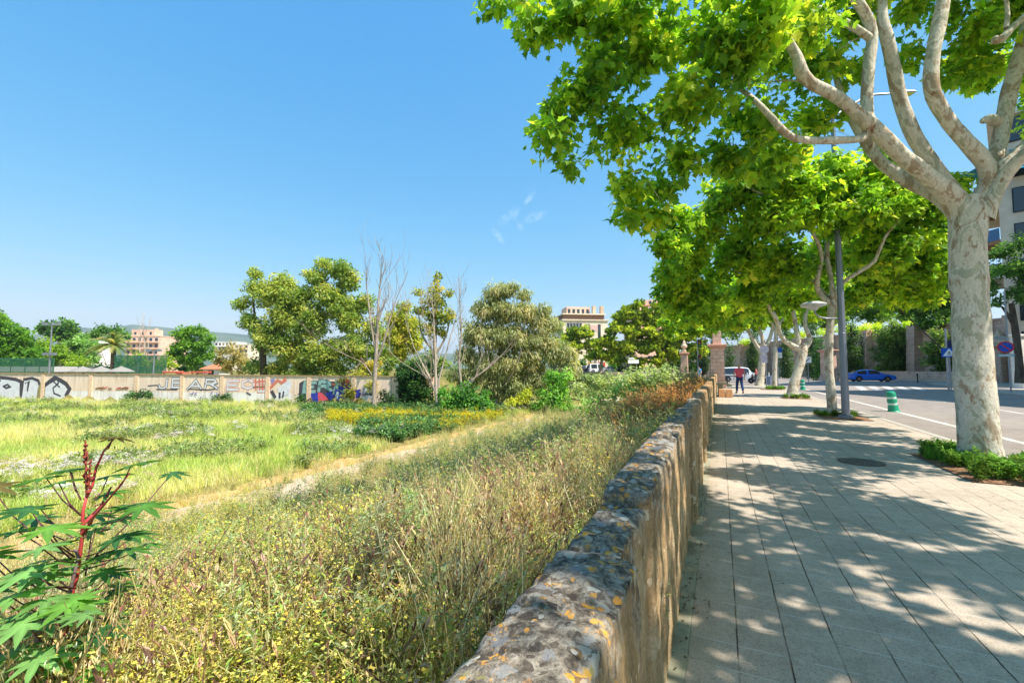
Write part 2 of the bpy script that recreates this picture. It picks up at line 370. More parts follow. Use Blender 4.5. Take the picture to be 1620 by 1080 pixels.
# ---------------------------------------------------------------- pavement
def paving():
    t = NT('paving_tiles'); v = t.coord(); sx = t.n('ShaderNodeSeparateXYZ'); t.l(v, sx.inputs[0])
    def joint(sock, off, pitch, half, soft):
        a = t.math('FRACT', t.math('DIVIDE', t.math('SUBTRACT', sock, off - 100 * pitch), pitch))
        d = t.math('MULTIPLY', t.math('ABSOLUTE', t.math('SUBTRACT', t.math('FRACT', t.math('ADD', a, .5)), .5)), pitch)
        return t.math('SUBTRACT', 1.0, t.math('DIVIDE', t.math('SUBTRACT', d, half), soft), True)
    wob = t.noise(v, 9, 3)
    xo = t.math('ADD', sx.outputs[0], t.math('MULTIPLY', t.math('SUBTRACT', wob, .5), .012))
    jl = joint(xo, .045, .243, .002, .004); jc = joint(t.math('ADD', sx.outputs[1], t.math('MULTIPLY', t.math('SUBTRACT', wob, .5), .012)), .02, .232, .0015, .003)
    big = t.noise(v, .7, 5, .7); fine = t.noise(v, 120, 3, .7); mid = t.noise(v, 9, 5, .7); spk = t.noise(v, 260, 2, .8)
    base = t.ramp(big, [(.3, lin(181, 166, 148)), (.7, lin(205, 190, 171))])
    base = t.mix(.6, base, t.ramp(mid, [(.25, lin(205, 205, 200)), (.6, lin(255, 255, 255))]), 'MULTIPLY')
    base = t.mix(.75, base, t.ramp(fine, [(.28, lin(120, 118, 116)), (.5, lin(255, 255, 255))]), 'MULTIPLY')
    base = t.mix(t.ramp(spk, [(.68, (0, 0, 0, 1)), (.72, (.6, .6, .6, 1))]), base, lin(70, 64, 58))
    # every slab slightly its own tone
    wn = t.n('ShaderNodeTexWhiteNoise', noise_dimensions='2D'); fl = t.n('ShaderNodeCombineXYZ')
    t.l(t.math('FLOOR', t.math('DIVIDE', t.math('SUBTRACT', sx.outputs[0], .045), .243)), fl.inputs[0]); t.l(t.math('FLOOR', t.math('DIVIDE', t.math('SUBTRACT', sx.outputs[1], .02), .232)), fl.inputs[1])
    t.l(fl.outputs[0], wn.inputs['Vector']); base = t.mix(.35, base, t.ramp(wn.outputs['Value'], [(0, lin(215, 214, 210)), (1, lin(255, 255, 255))]), 'MULTIPLY')
    # long joints carry dark soil, brown moss near the wall; cross joints pale grout
    br = t.noise(v, 3.0, 4); jcol = t.ramp(br, [(.42, lin(60, 54, 46)), (.55, lin(74, 62, 46)), (.62, lin(112, 84, 44))])
    broken = t.ramp(t.noise(v, 2.2, 4), [(.38, (.1, .1, .1, 1)), (.56, (1, 1, 1, 1))])
    cmask = t.ramp(t.noise(v, 5.5, 3), [(.36, (.15, .15, .15, 1)), (.52, (.95, .95, .95, 1))])
    c = t.mix(t.mix(1.0, jc, cmask, 'MULTIPLY'), base, lin(204, 200, 190))
    c = t.mix(t.mix(1.0, jl, broken, 'MULTIPLY'), c, jcol)
    # mortar fillet and moss along the wall
    fil = t.math('SUBTRACT', -.185, t.math('ADD', sx.outputs[0], t.math('MULTIPLY', t.math('SUBTRACT', mid, .5), .03))); fm = t.math('MULTIPLY', fil, 90.0, True)
    fcol = t.ramp(mid, [(.3, lin(120, 122, 100)), (.5, lin(164, 162, 140)), (.7, lin(186, 182, 166))]); c = t.mix(fm, c, fcol)
    moss = t.math('MULTIPLY', t.math('SUBTRACT', -.04, sx.outputs[0]), 3.2, True)
    mossn = t.ramp(t.noise(v, 4.5, 5, .7), [(.4, (0, 0, 0, 1)), (.62, (1, 1, 1, 1))])
    c = t.mix(t.mix(1.0, moss, mossn, 'MULTIPLY'), c, lin(112, 104, 72))
    h = t.math('SUBTRACT', t.math('MULTIPLY', fine, .25), t.math('MAXIMUM', jl, t.math('MULTIPLY', jc, .3)))
    return t.done(c, .85, t.bump(h, .5, .006), 0, .25)
PAVE = paving()
xs = np.concatenate([[-.42, -.2], np.arange(0, 4.21, .3), [4.25]]); zs = np.arange(-12, 46.1, .5)
zw = lambda X, Z: .004 * n2(X * 2.1, Z * 1.7) - .004
grid_obj('sidewalk', xs, zs, zw, PAVE)
kerb = MB()
for z in np.arange(-12, 45.5, 1.0): kerb.box((4.33, z + .5, -.075), (.16, .992, .16), 0, 1, .012)
ko = kerb.build('kerb', M('kerb_granite', lin(178, 170, 158), .85, bump=.3, scale=14)); ko.rotation_euler = (0, 0, -TH); tag(ko, kind='structure')
# ---------------------------------------------------------------- road
t = NT('asphalt'); v = t.coord(); f1 = t.noise(v, .12, 5, .7); f2 = t.noise(v, 90, 3, .8); f3 = t.noise(v, 2.5, 5, .7)
cc = t.ramp(f1, [(.3, lin(148, 138, 130)), (.7, lin(168, 157, 147))])
cc = t.mix(.7, cc, t.ramp(f2, [(.3, lin(150, 150, 150)), (.55, lin(255, 255, 255))]), 'MULTIPLY'); cc = t.mix(.5, cc, t.ramp(f3, [(.3, lin(196, 194, 192)), (.6, lin(255, 255, 255))]), 'MULTIPLY')
ASPH = t.done(cc, .9, t.bump(f2, .4, .01), 0, .2)
RZ = -.1
def flat(name, pts, z, mat, kind='structure'):
    m = MB(); m.add([(p[0], p[1], z) for p in pts], [tuple(range(len(pts)))]); o = m.build(name, mat); o['kind'] = kind; return o
flat('road', [S(4.41, -40), S(60, -40), S(60, 40), S(90, 130), S(20, 130), S(-4, 75), S(-1, 46.1), S(4.41, 46.1)], RZ, ASPH)
def worn_paint(name, c):
    t = NT(name); v = t.coord(); f = t.noise(v, 3, 5, .75); f2 = t.noise(v, 50, 3, .8)
    cc = t.mix(.8, t.ramp(f, [(.35, lin(176, 166, 156)), (.55, c)]), t.ramp(f2, [(.3, lin(176, 172, 168)), (.55, lin(255, 255, 255))]), 'MULTIPLY'); return t.done(cc, .8)
PAINT = worn_paint('road_paint', lin(222, 216, 208))
def rmark(name, pts):
    m = MB(); 
    for q in pts: m.add([(p[0], p[1], RZ + .004) for p in q], [(0, 1, 2, 3)])
    o = m.build(name, PAINT); o['kind'] = 'structure'; return o
rmark('lane_marking', [(S(5.75, -20), S(5.93, -20), S(5.93, 41), S(5.75, 41))])
rmark('lane_marking', [(S(9.6, z), S(9.75, z), S(9.75, z + 2.6), S(9.6, z + 2.6)) for z in np.arange(-8, 40, 6.0)])
rmark('crosswalk_marking', [(G(1352 + i * 21, 611, RZ), G(1352 + i * 21 + 11, 611, RZ), G(1362 + i * 23 + 12, 617, RZ), G(1362 + i * 23, 617, RZ)) for i in range(5)])
# far pavements
PAVE2 = M('far_paving', lin(182, 168, 154), .85, scale=3, bump=.2)
def slab(name, pts, z0, z1, mat):
    m = MB(); n = len(pts); m.add([(p[0], p[1], z0) for p in pts] + [(p[0], p[1], z1) for p in pts], [tuple(range(n, 2 * n))] + [(i, (i + 1) % n, n + (i + 1) % n, n + i) for i in range(n)])
    o = m.build(name, mat); o['kind'] = 'structure'; return o
slab('far_sidewalk', [Vector((48.2, 44.5)), Vector((53, 44.5)), Vector((53, 140)), Vector((48.2, 140))], RZ - .05, .03, PAVE2)
q = [G(1466, 607, RZ), G(1512, 613.5, RZ), G(1566, 622, RZ), G(1640, 630, RZ), G(1900, 640, RZ), Vector((75, 30, 0)), Vector((53.2, 44, 0)), Vector((49, 44, 0))]
slab('corner_sidewalk', q, RZ - .05, .03, PAVE2)
# planting bed round the near tree
t = NT('bed_soil'); v = t.coord(); f2 = t.noise(v, 14, 5, .75); f3 = t.noise(v, 60, 3, .7)
cc = t.mix(.6, t.ramp(f2, [(.3, lin(110, 78, 56)), (.5, lin(150, 110, 82)), (.65, lin(176, 146, 112))]), t.ramp(f3, [(.3, lin(120, 110, 100)), (.6, lin(255, 255, 255))]), 'MULTIPLY')
BED = t.done(cc, .95, t.bump(f2, .7, .04))
def bed(X0, X1, Z0, Z1, hh):
    o = grid_obj('planting_bed', np.linspace(X0, X1, 14), np.linspace(Z0, Z1, 16), lambda X, Z: .008 + hh * np.clip(np.minimum(np.minimum(X - X0, X1 - X), np.minimum(Z - Z0, Z1 - Z)) / .3, 0, 1) * (1 + .4 * n2(X * 5, Z * 5)), BED); return o
bed(2.98, 4.25, 8.0, 10.2, .035); bed(2.75, 3.95, 16.0, 18.0, .03); bed(2.8, 4.0, 25.8, 27.4, .03); bed(2.6, 3.9, 36.2, 37.8, .03)
# manhole cover
mh = MB(); mh.lathe([(.31, .0), (.31, .012), (.285, .013), (.285, .008), (.28, .008)], n=32); mh.lathe([(.278, .002), (.278, .012), (.0, .0125)], n=32)
for i in range(-4, 5):
    for j in range(-4, 5):
        if i * i + j * j < 17: mh.box((i * .055, j * .055, .0145), (.03, .03, .004), .785)
mo = mh.build('manhole_cover', M('cast_iron', lin(108, 102, 95), .7, .4, bump=.3)); mo.location = S(2.0, 8.93, .002); tag(mo, 'round dark iron manhole cover set in the paving left of the plane tree', 'manhole cover')

# ================================================================ parapet wall along the pavement
def parapet_mat():
    t = NT('lichen_masonry'); v = t.coord(); geo = t.n('ShaderNodeNewGeometry'); sn = t.n('ShaderNodeSeparateXYZ'); t.l(geo.outputs['Normal'], sn.inputs[0])
    so_ = t.n('ShaderNodeSeparateXYZ'); t.l(v, so_.inputs[0])
    # faces: ochre render, vertical streaks
    vs = t.coord((1, 1, .16)); st = t.noise(vs, 11, 5, .65); st2 = t.noise(vs, 26, 4, .7); n1 = t.noise(v, 3.2, 5, .7); n3 = t.noise(v, 60, 4, .7)
    face = t.ramp(n1, [(.3, lin(176, 146, 108)), (.5, lin(204, 176, 138)), (.68, lin(222, 200, 168))])
    face = t.mix(.6, face, t.ramp(st, [(.3, lin(120, 104, 74)), (.46, lin(222, 210, 184)), (.6, lin(255, 255, 255)), (.72, lin(190, 180, 120))]), 'MULTIPLY')
    face = t.mix(t.ramp(st2, [(.58, (0, 0, 0, 1)), (.68, (.75, .75, .75, 1))]), face, lin(96, 88, 62))
    face = t.mix(.45, face, t.ramp(n3, [(.3, lin(140, 130, 118)), (.6, lin(255, 255, 255))]), 'MULTIPLY')
    gm = t.math('MULTIPLY', t.math('SUBTRACT', .42, so_.outputs[2]), 2.2, True)
    face = t.mix(t.mix(1.0, gm, t.ramp(n1, [(.4, (0, 0, 0, 1)), (.65, (.6, .6, .6, 1))]), 'MULTIPLY'), face, lin(104, 106, 66))
    # tops: grey-black lichen crust with blue-grey and orange rosettes
    l1 = t.noise(v, 22, 6, .78, .3); l2 = t.noise(v, 30, 5, .7); vor = t.n('ShaderNodeTexVoronoi'); vor.inputs['Scale'].default_value = 24; t.l(v, vor.inputs['Vector'])
    top = t.ramp(l1, [(.3, lin(58, 52, 46)), (.42, lin(96, 88, 78)), (.5, lin(132, 122, 108)), (.58, lin(164, 154, 138)), (.7, lin(198, 182, 156))])
    top = t.mix(.7, top, t.ramp(l2, [(.32, lin(110, 104, 98)), (.55, lin(255, 255, 255))]), 'MULTIPLY')
    org = t.ramp(t.noise(v, 13, 6, .75, .2), [(.57, (0, 0, 0, 1)), (.6, (1, 1, 1, 1))]); og2 = t.ramp(t.noise(v, 30, 4, .7), [(.44, (0, 0, 0, 1)), (.52, (1, 1, 1, 1))])
    top = t.mix(t.mix(1.0, org, og2, 'MULTIPLY'), top, t.ramp(l2, [(.35, lin(196, 120, 36)), (.65, lin(226, 170, 70))]))
    yel = t.ramp(t.noise(v, 9.0, 5, .7), [(.6, (0, 0, 0, 1)), (.66, (.8, .8, .8, 1))]); top = t.mix(t.mix(1.0, yel, og2, 'MULTIPLY'), top, lin(150, 140, 64))
    def rosettes(scale, frac, c1, c2, base, seed, region=None):
        mp = t.n('ShaderNodeMapping'); mp.inputs['Location'].default_value = (seed, seed * .7, seed * .3); t.l(v, mp.inputs['Vector']); wn_ = t.n('ShaderNodeTexNoise'); wn_.inputs['Scale'].default_value = 42; wn_.inputs['Detail'].default_value = 5; t.l(v, wn_.inputs['Vector'])
        vo = t.n('ShaderNodeTexVoronoi'); vo.inputs['Scale'].default_value = scale; t.l(mp.outputs[0], vo.inputs['Vector']); sp_ = t.n('ShaderNodeSeparateColor'); t.l(vo.outputs['Color'], sp_.inputs[0])
        dd = t.math('ADD', vo.outputs['Distance'], t.math('MULTIPLY', t.math('SUBTRACT', wn_.outputs['Fac'], .5), 1.1)); mk_ = t.math('MULTIPLY', t.math('SUBTRACT', t.math('MULTIPLY', t.math('SUBTRACT', sp_.outputs[0], 1 - frac), 1.0 / frac * .62), dd), 18, True); mk_ = t.math('MULTIPLY', mk_, .8)
        if region is not None: mk_ = t.mix(1.0, mk_, region, 'MULTIPLY')
        return t.mix(mk_, base, t.ramp(sp_.outputs[1], [(0, c1), (1, c2)]))
    top = rosettes(17, .5, lin(164, 162, 156), lin(122, 122, 122), top, 3.0)
    top = rosettes(30, .5, lin(56, 50, 46), lin(96, 84, 72), top, 7.0)
    top = rosettes(27, .4, lin(196, 190, 176), lin(160, 152, 136), top, 1.0)
    top = rosettes(38, .5, lin(206, 132, 40), lin(214, 166, 80), top, 5.0, t.ramp(t.noise(v, 4.5, 4), [(.5, (0, 0, 0, 1)), (.56, (1, 1, 1, 1))]))
    face = rosettes(9, .35, lin(120, 100, 72), lin(150, 124, 92), face, 11.0)
    face = rosettes(20, .3, lin(226, 206, 176), lin(206, 180, 146), face, 13.0)
    up = t.math('ADD', sn.outputs[2], t.math('MULTIPLY', t.math('SUBTRACT', l1, .5), .9)); mk = t.math('MULTIPLY', t.math('SUBTRACT', up, .28), 4.0, True)
    # crust creeps a little over the edge
    hi = t.n('ShaderNodeAttribute', attribute_name='Col'); edgem = t.math('MULTIPLY', t.math('SUBTRACT', t.math('ADD', hi.outputs['Fac'], t.math('MULTIPLY', t.math('SUBTRACT', st, .5), 1.3)), .78), 5.0, True)
    mk = t.math('MAXIMUM', mk, t.math('MULTIPLY', edgem, .8))
    farm = t.math('MULTIPLY', t.math('SUBTRACT', so_.outputs[1], 6.0), .25, True)   # the far bays are cleaner, re-rendered
    top = t.mix(t.math('MULTIPLY', farm, .8), top, t.ramp(l1, [(.3, lin(128, 96, 66)), (.6, lin(196, 158, 112))]))
    c = t.mix(mk, face, top)
    h = t.math('ADD', t.math('MULTIPLY', l1, .7), t.math('ADD', t.math('MULTIPLY', n3, .45), t.math('MULTIPLY', st, .1)))
    return t.done(c, .95, t.bump(h, .8, .018), 0, .1)
PARAP = parapet_mat()
def hash1(i): return (math.sin(i * 127.1) * 43758.5453) % 1
def parapet_section(Z0, Z1, top0, top1, XR, XL, seed, dz):
    zs = np.arange(Z0, Z1 + 1e-4, dz); zs[-1] = Z1
    prof = []      # (side parameter, height fraction, x 0..1 left..right)
    nh = 18 if dz < .05 else 7; nt_ = 10 if dz < .05 else 5
    for k in range(nh): prof.append((0, k / nh, 0))
    for k in range(nt_ + 1): prof.append((1, 1, k / nt_))
    for k in range(nh): prof.append((2, 1 - (k + 1) / nh, 1))
    rows = []; cols = []
    amp = 1.0 if dz < .05 else .6
    for z in zs:
        t_ = (z - Z0) / (Z1 - Z0); top = top0 * (1 - t_) + top1 * t_
        e = min(z - Z0, Z1 - z); endd = max(0, 1 - e / .06) ** 2
        for (sd_, hf, xf) in prof:
            zb = -.45 if sd_ == 0 else -.02
            x = XL + (XR - XL) * xf; hgt = zb + (top - zb) * hf
            n_ = noise.noise(Vector((x * 6, z * 6, hgt * 6 + seed))); nf = noise.noise(Vector((x * 22, z * 22, hgt * 22 + seed))); nc = noise.noise(Vector((z * 1.7, hgt * .8, seed)))
            rnd = max(0, (hf - .86) / .14) if sd_ != 1 else 1
            if sd_ == 1: hgt += amp * (.016 * n_ + .014 * nf) - .014 * (abs(xf - .5) * 2) ** 4 - .03 * endd
            else:
                s2 = 1 if sd_ == 2 else -1
                x += s2 * (amp * (.012 * n_ + .009 * nf + .008 * nc) - .010 * rnd ** 2 - .03 * endd)
            if sd_ == 1: x += (-1 if xf > .5 else 1) * .010 * (abs(xf - .5) * 2) ** 4 * 1.0
            rows.append((x, z, hgt)); cols.append(hf if sd_ != 1 else 1.0)
    n = len(prof); m = len(zs); i = np.arange(n * m).reshape(m, n)
    Fq = np.stack([i[:-1, :-1], i[1:, :-1], i[1:, 1:], i[:-1, 1:]], -1).reshape(-1, 4)
    caps = [i[0, :], i[-1, ::-1]]
    return np.array(rows), Fq, caps, np.array(cols)
def parapet_obj(name, secs, parent=None):
    Vs = []; Qs = []; Cp = []; Cs = []; b = 0
    for a in secs:
        V, Fq, caps, cc = parapet_section(*a); Vs.append(V); Qs.append(Fq + b); Cp.append(np.array(caps) + b); Cs.append(cc); b += len(V)
    Fs = [np.vstack(Qs)]; bysz = {}
    for cpp in Cp: bysz.setdefault(cpp.shape[1], []).append(cpp)
    Fs += [np.vstack(v) for v in bysz.values()]
    o = np_mesh(name, np.vstack(Vs), Fs, PARAP, parent, col=np.repeat(np.concatenate(Cs)[:, None], 3, 1), smooth=True); return o
pw = thing('parapet_wall', 'long low lichen crusted masonry parapet running beside the shaded pavement', 'wall', (0, 0, 0), -TH)
secs = [(-2.2, .35, .955, .955, -.215, -.475, 3, .03), (.355, 1.36, .955, .96, -.22, -.47, 9, .016), (1.385, 1.93, .935, .945, -.285, -.475, 14, .016), (1.945, 3.3, .99, 1.025, -.272, -.485, 23, .022), (3.31, 4.7, 1.02, 1.035, -.288, -.485, 31, .028)]
zc = 4.72; k = 0
while zc < 36:
    secs.append((zc, zc + 1.55, 1.03 + .03 * hash1(k), 1.03 + .03 * hash1(k + 9), -.315, -.45, 40 + k, .04 if zc < 10 else .12)); zc += 1.56; k += 1
parapet_obj('wall_run', secs, pw)
zc = 4.74; k = 0
while zc < 36:
    parapet_obj('pier', [(zc, zc + .34 + .08 * hash1(k + 4), 1.075 + .02 * hash1(k), 1.075 + .02 * hash1(k + 2), -.245, -.435, 90 + k, .03 if zc < 10 else .1)], pw); zc += 1.56; k += 1

# ================================================================ far hills
t = NT('hill_scrub'); v = t.coord(); f = t.noise(v, .004, 6, .7); HILL = t.done(t.ramp(f, [(.35, lin(58, 80, 60)), (.65, lin(104, 118, 88))]), .95)
def hills():
    prof = [(-700, 560), (-300, 545), (0, 545), (60, 533), (100, 521), (130, 517), (152, 523), (170, 519), (205, 512.5), (230, 516), (262, 518), (300, 521), (340, 524), (380, 529), (420, 534), (500, 545), (620, 556), (900, 566), (1200, 570), (2200, 575)]
    pxs = np.arange(-700, 2200, 6.0); ys = np.interp(pxs, [p[0] for p in prof], [p[1] for p in prof])
    rows = []
    for k, (w, f) in enumerate([(2300, -.05), (2600, .35), (2900, .7), (3200, 1.0), (3700, .8), (4400, 0)]):
        for px, y in zip(pxs, ys):
            top = P(px, y, 3200); x = (px - CX) / F * 3200 * CP
            n_ = noise.fractal(Vector((x * .004, w * .004, 0)), 1, 2, 5) * (18 if f < 1 else 7)
            rows.append((x, w, (top.z) * f + n_ * (f > 0)))
    m = len(pxs); i = np.arange(len(rows)).reshape(-1, m); Fq = np.stack([i[:-1, :-1], i[:-1, 1:], i[1:, 1:], i[1:, :-1]], -1).reshape(-1, 4)
    o = np_mesh('hills', np.array(rows), Fq, HILL, smooth=True); o['kind'] = 'structure'
hills()
# ================================================================ trees
def fold(T, k=.25, droop=.15):
    V, Fq = T; V = V.copy(); V[:, 2] += np.abs(V[:, 0]) * k - V[:, 1] ** 2 * droop; return V, Fq
def fan(out, c):
    n = len(out); V = np.array([(c[0], c[1], 0)] + [(x, y, 0) for x, y in out], float)
    Fq = np.array([(0, i + 1, (i + 1) % n + 1) for i in range(n)]); return V, Fq
def mirror(h): return h + [(-x, y) for x, y in reversed(h) if abs(x) > 1e-6]
PLANE_HI = fold(fan(mirror([(0, -.02), (.16, -.08), (.36, -.02), (.27, .1), (.56, .3), (.36, .38), (.30, .46), (.34, .62), (.16, .58), (.10, .74), (0, 1.0)]), (0, .28)), .22, .18)
PLANE_LO = fold(fan(mirror([(0, 0), (.42, .02), (.5, .38), (.22, .48), (0, 1.0)]), (0, .3)), .2, .15)
OVAL = fold((np.array([(0, 0, 0), (.3, .45, 0), (0, 1, 0), (-.3, .45, 0)], float), np.array([(0, 1, 2), (0, 2, 3)])), .3, .1)
SLIM = fold((np.array([(0, 0, 0), (.13, .4, 0), (0, 1, 0), (-.13, .4, 0)], float), np.array([(0, 1, 2), (0, 2, 3)])), .3, .25)
TUFT = (np.array([(-.16, 0, 0), (.16, 0, 0), (.30, .8, .1), (-.30, .8, -.1), (0, -.05, .16), (0, -.05, -.16), (.06, .85, -.34), (-.05, .85, .34)], float), np.array([(0, 1, 2), (0, 2, 3), (4, 5, 6), (4, 6, 7)]))

LIFT = 1.65
def leaf_cloud(centres, radii, n_per, T, size, pal, out_from=None, droop=.5, flat=.65, jit=.35, cvar=.5):
    """leaves gathered round cluster centres; returns V,F,C"""
    centres = np.asarray(centres); N = len(centres); cnt = np.asarray(n_per, int) if np.ndim(n_per) else np.full(N, n_per, int)
    idx = np.repeat(np.arange(N), cnt); n = len(idx)
    off = rng.normal(size=(n, 3)); off = unit(off) * (rng.random((n, 1)) ** .45)
    rr = np.asarray(radii)[idx][:, None] if np.ndim(radii) else radii
    off *= rr * np.array([1, 1, flat]); pos = centres[idx] + off
    oc = off if out_from is None else pos - np.asarray(out_from)
    out = unit(oc) * .9 + rng.normal(size=(n, 3)) * .6; out[:, 2] -= droop
    nrm = rng.normal(size=(n, 3)) * .55 + np.array([0, 0, 1.0]) + unit(oc) * .35
    Rm = frames(out, nrm); sc = size * (1 + jit * (rng.random(n) - .5) * 2)
    V, Fq = place(T, pos, Rm, sc)
    pal = np.array([p[:3] for p in pal]); k = len(pal) - 1
    tcl = rng.random(N)[idx] * cvar + rng.random(n) * (1 - cvar)
    tt = np.clip(tcl, 0, .9999) * k; i0 = tt.astype(int); fr = (tt - i0)[:, None]
    c = pal[i0] * (1 - fr) + pal[np.minimum(i0 + 1, k)] * fr
    c = np.clip(c * LIFT * (1 + .2 * rng.normal(size=(n, 1))).clip(.55, 1.5), 0, .8)
    return V, Fq, np.repeat(c, len(T[0]), 0)

def grow(limbs, targets, r_end=.006, thick=.022, sag=.1, n_side=4, rmax=.06):
    """join cluster centres to the limbs by twigs, nearest first; returns tube parts"""
    nodes = []; nr = []
    for p, r in limbs: nodes.append(p); nr.append(r)
    nodes = np.vstack(nodes); nr = np.concatenate(nr); parts = []
    T = np.asarray(targets); d = np.array([np.min(np.sum((nodes - t) ** 2, 1)) for t in T]); order = np.argsort(d)
    for k in order:
        t = T[k]; dd = np.sum((nodes - t) ** 2, 1) * (1 + .3 * (nodes[:, 2] > t[2] + .6)); j = int(np.argmin(dd)); L = math.sqrt(np.sum((nodes[j] - t) ** 2))
        if L < .08: continue
        a = nodes[j]; m = max(3, min(8, int(L / .25) + 2)); u = np.linspace(0, 1, m)[:, None]
        bend = np.array([0, 0, 1.]) * sag * L; side = rng.normal(size=3) * .07 * L
        pts = a + (t - a) * u + (bend + side) * np.sin(u * math.pi) ** 1.0
        r0 = min(nr[j] * .7, thick * max(.4, L), rmax); r0 = max(r0, r_end * 1.3)
        rad = r0 + (r_end - r0) * np.linspace(0, 1, m)
        parts.append(tube(pts, rad, n_side)); nodes = np.vstack([nodes, pts[1:]]); nr = np.concatenate([nr, rad[1:]])
    return parts

def pl(pts, w=None):
    """limb given as photo points (px,py[,w])"""
    return [P(p[0], p[1], p[2] if len(p) > 2 else w) for p in pts]
def lobes3(lobes, w0, kd=1.0):
    out = []
    for L in lobes:
        px, py, r = L[:3]; w = L[3] if len(L) > 3 else w0
        rr = r * w / F; out.append((np.array(P(px, py, w)), np.array([rr, rr * kd, rr * .9])))
    return out
def clumps_in(lobes, per_r, minr=.35, shell=.55, jitter_depth=0.0):
    C_ = []; Rr = []
    for c, r in lobes:
        n = max(3, int(per_r * r[0] * r[1] / 1.0))
        d = unit(rng.normal(size=(n, 3))); q = shell + (1 - shell) * rng.random((n, 1)); q = np.where(rng.random((n, 1)) < .2, rng.random((n, 1)) * shell, q)
        C_.append(c + d * q * r * .85); Rr.append(np.full(n, max(minr, 0)))
    return np.vstack(C_), np.concatenate(Rr)
def new_tree(name, label, cat, base, group=None): return thing(name, label, cat, base, 0, group)
def put(o, base):
    """mesh built in world space -> local to its thing"""
    me = o.data; n = len(me.vertices); a = np.empty(n * 3, np.float32); me.vertices.foreach_get('co', a); a = a.reshape(-1, 3) - np.array(tuple(base), np.float32); me.vertices.foreach_set('co', a.ravel()); me.update()
def build_tree(root, base, wood_parts, wood_mat, leaf, leaf_mat_=LEAF, extra=None):
    V, Fs = merge(wood_parts); o = np_mesh('trunk', V, Fs, wood_mat, root, smooth=True); put(o, base)
    if leaf is not None:
        V, Fq, c = leaf; o = np_mesh('crown', V, Fq, leaf_mat_, root, col=c); put(o, base)

# ---------------------------------------------------------------- plane trees along the pavement
PAL_PLANE = [lin(58, 96, 32), lin(84, 122, 38), lin(116, 150, 44), lin(150, 172, 50), lin(190, 198, 66)]
def trunk_tube(pts, rad, n=20, step=.12, knob=.05, seed=0):
    p, r = smooth_poly(pts, rad, step); V, Fq = tube(p, r, n)
    for i in range(len(V)):
        q = Vector(V[i]); cc = Vector(p[i // n]); dv = q - cc; k = 1 + knob * (noise.noise(q * 2.2 + Vector((seed, 0, 0))) * 1.6 + noise.noise(q * 6 + Vector((seed, 3, 0))) * .7); V[i] = tuple(cc + dv * k)
    return V, Fq
def limb_parts(limbs, n=12, step=.15, knob=.07):
    parts = []; sk = []
    for i, (pts, rad) in enumerate(limbs):
        p, r = smooth_poly(pts, rad, step); sk.append((p, r)); parts.append(trunk_tube(pts, rad, n, step, knob, i * 7.3))
    return parts, sk

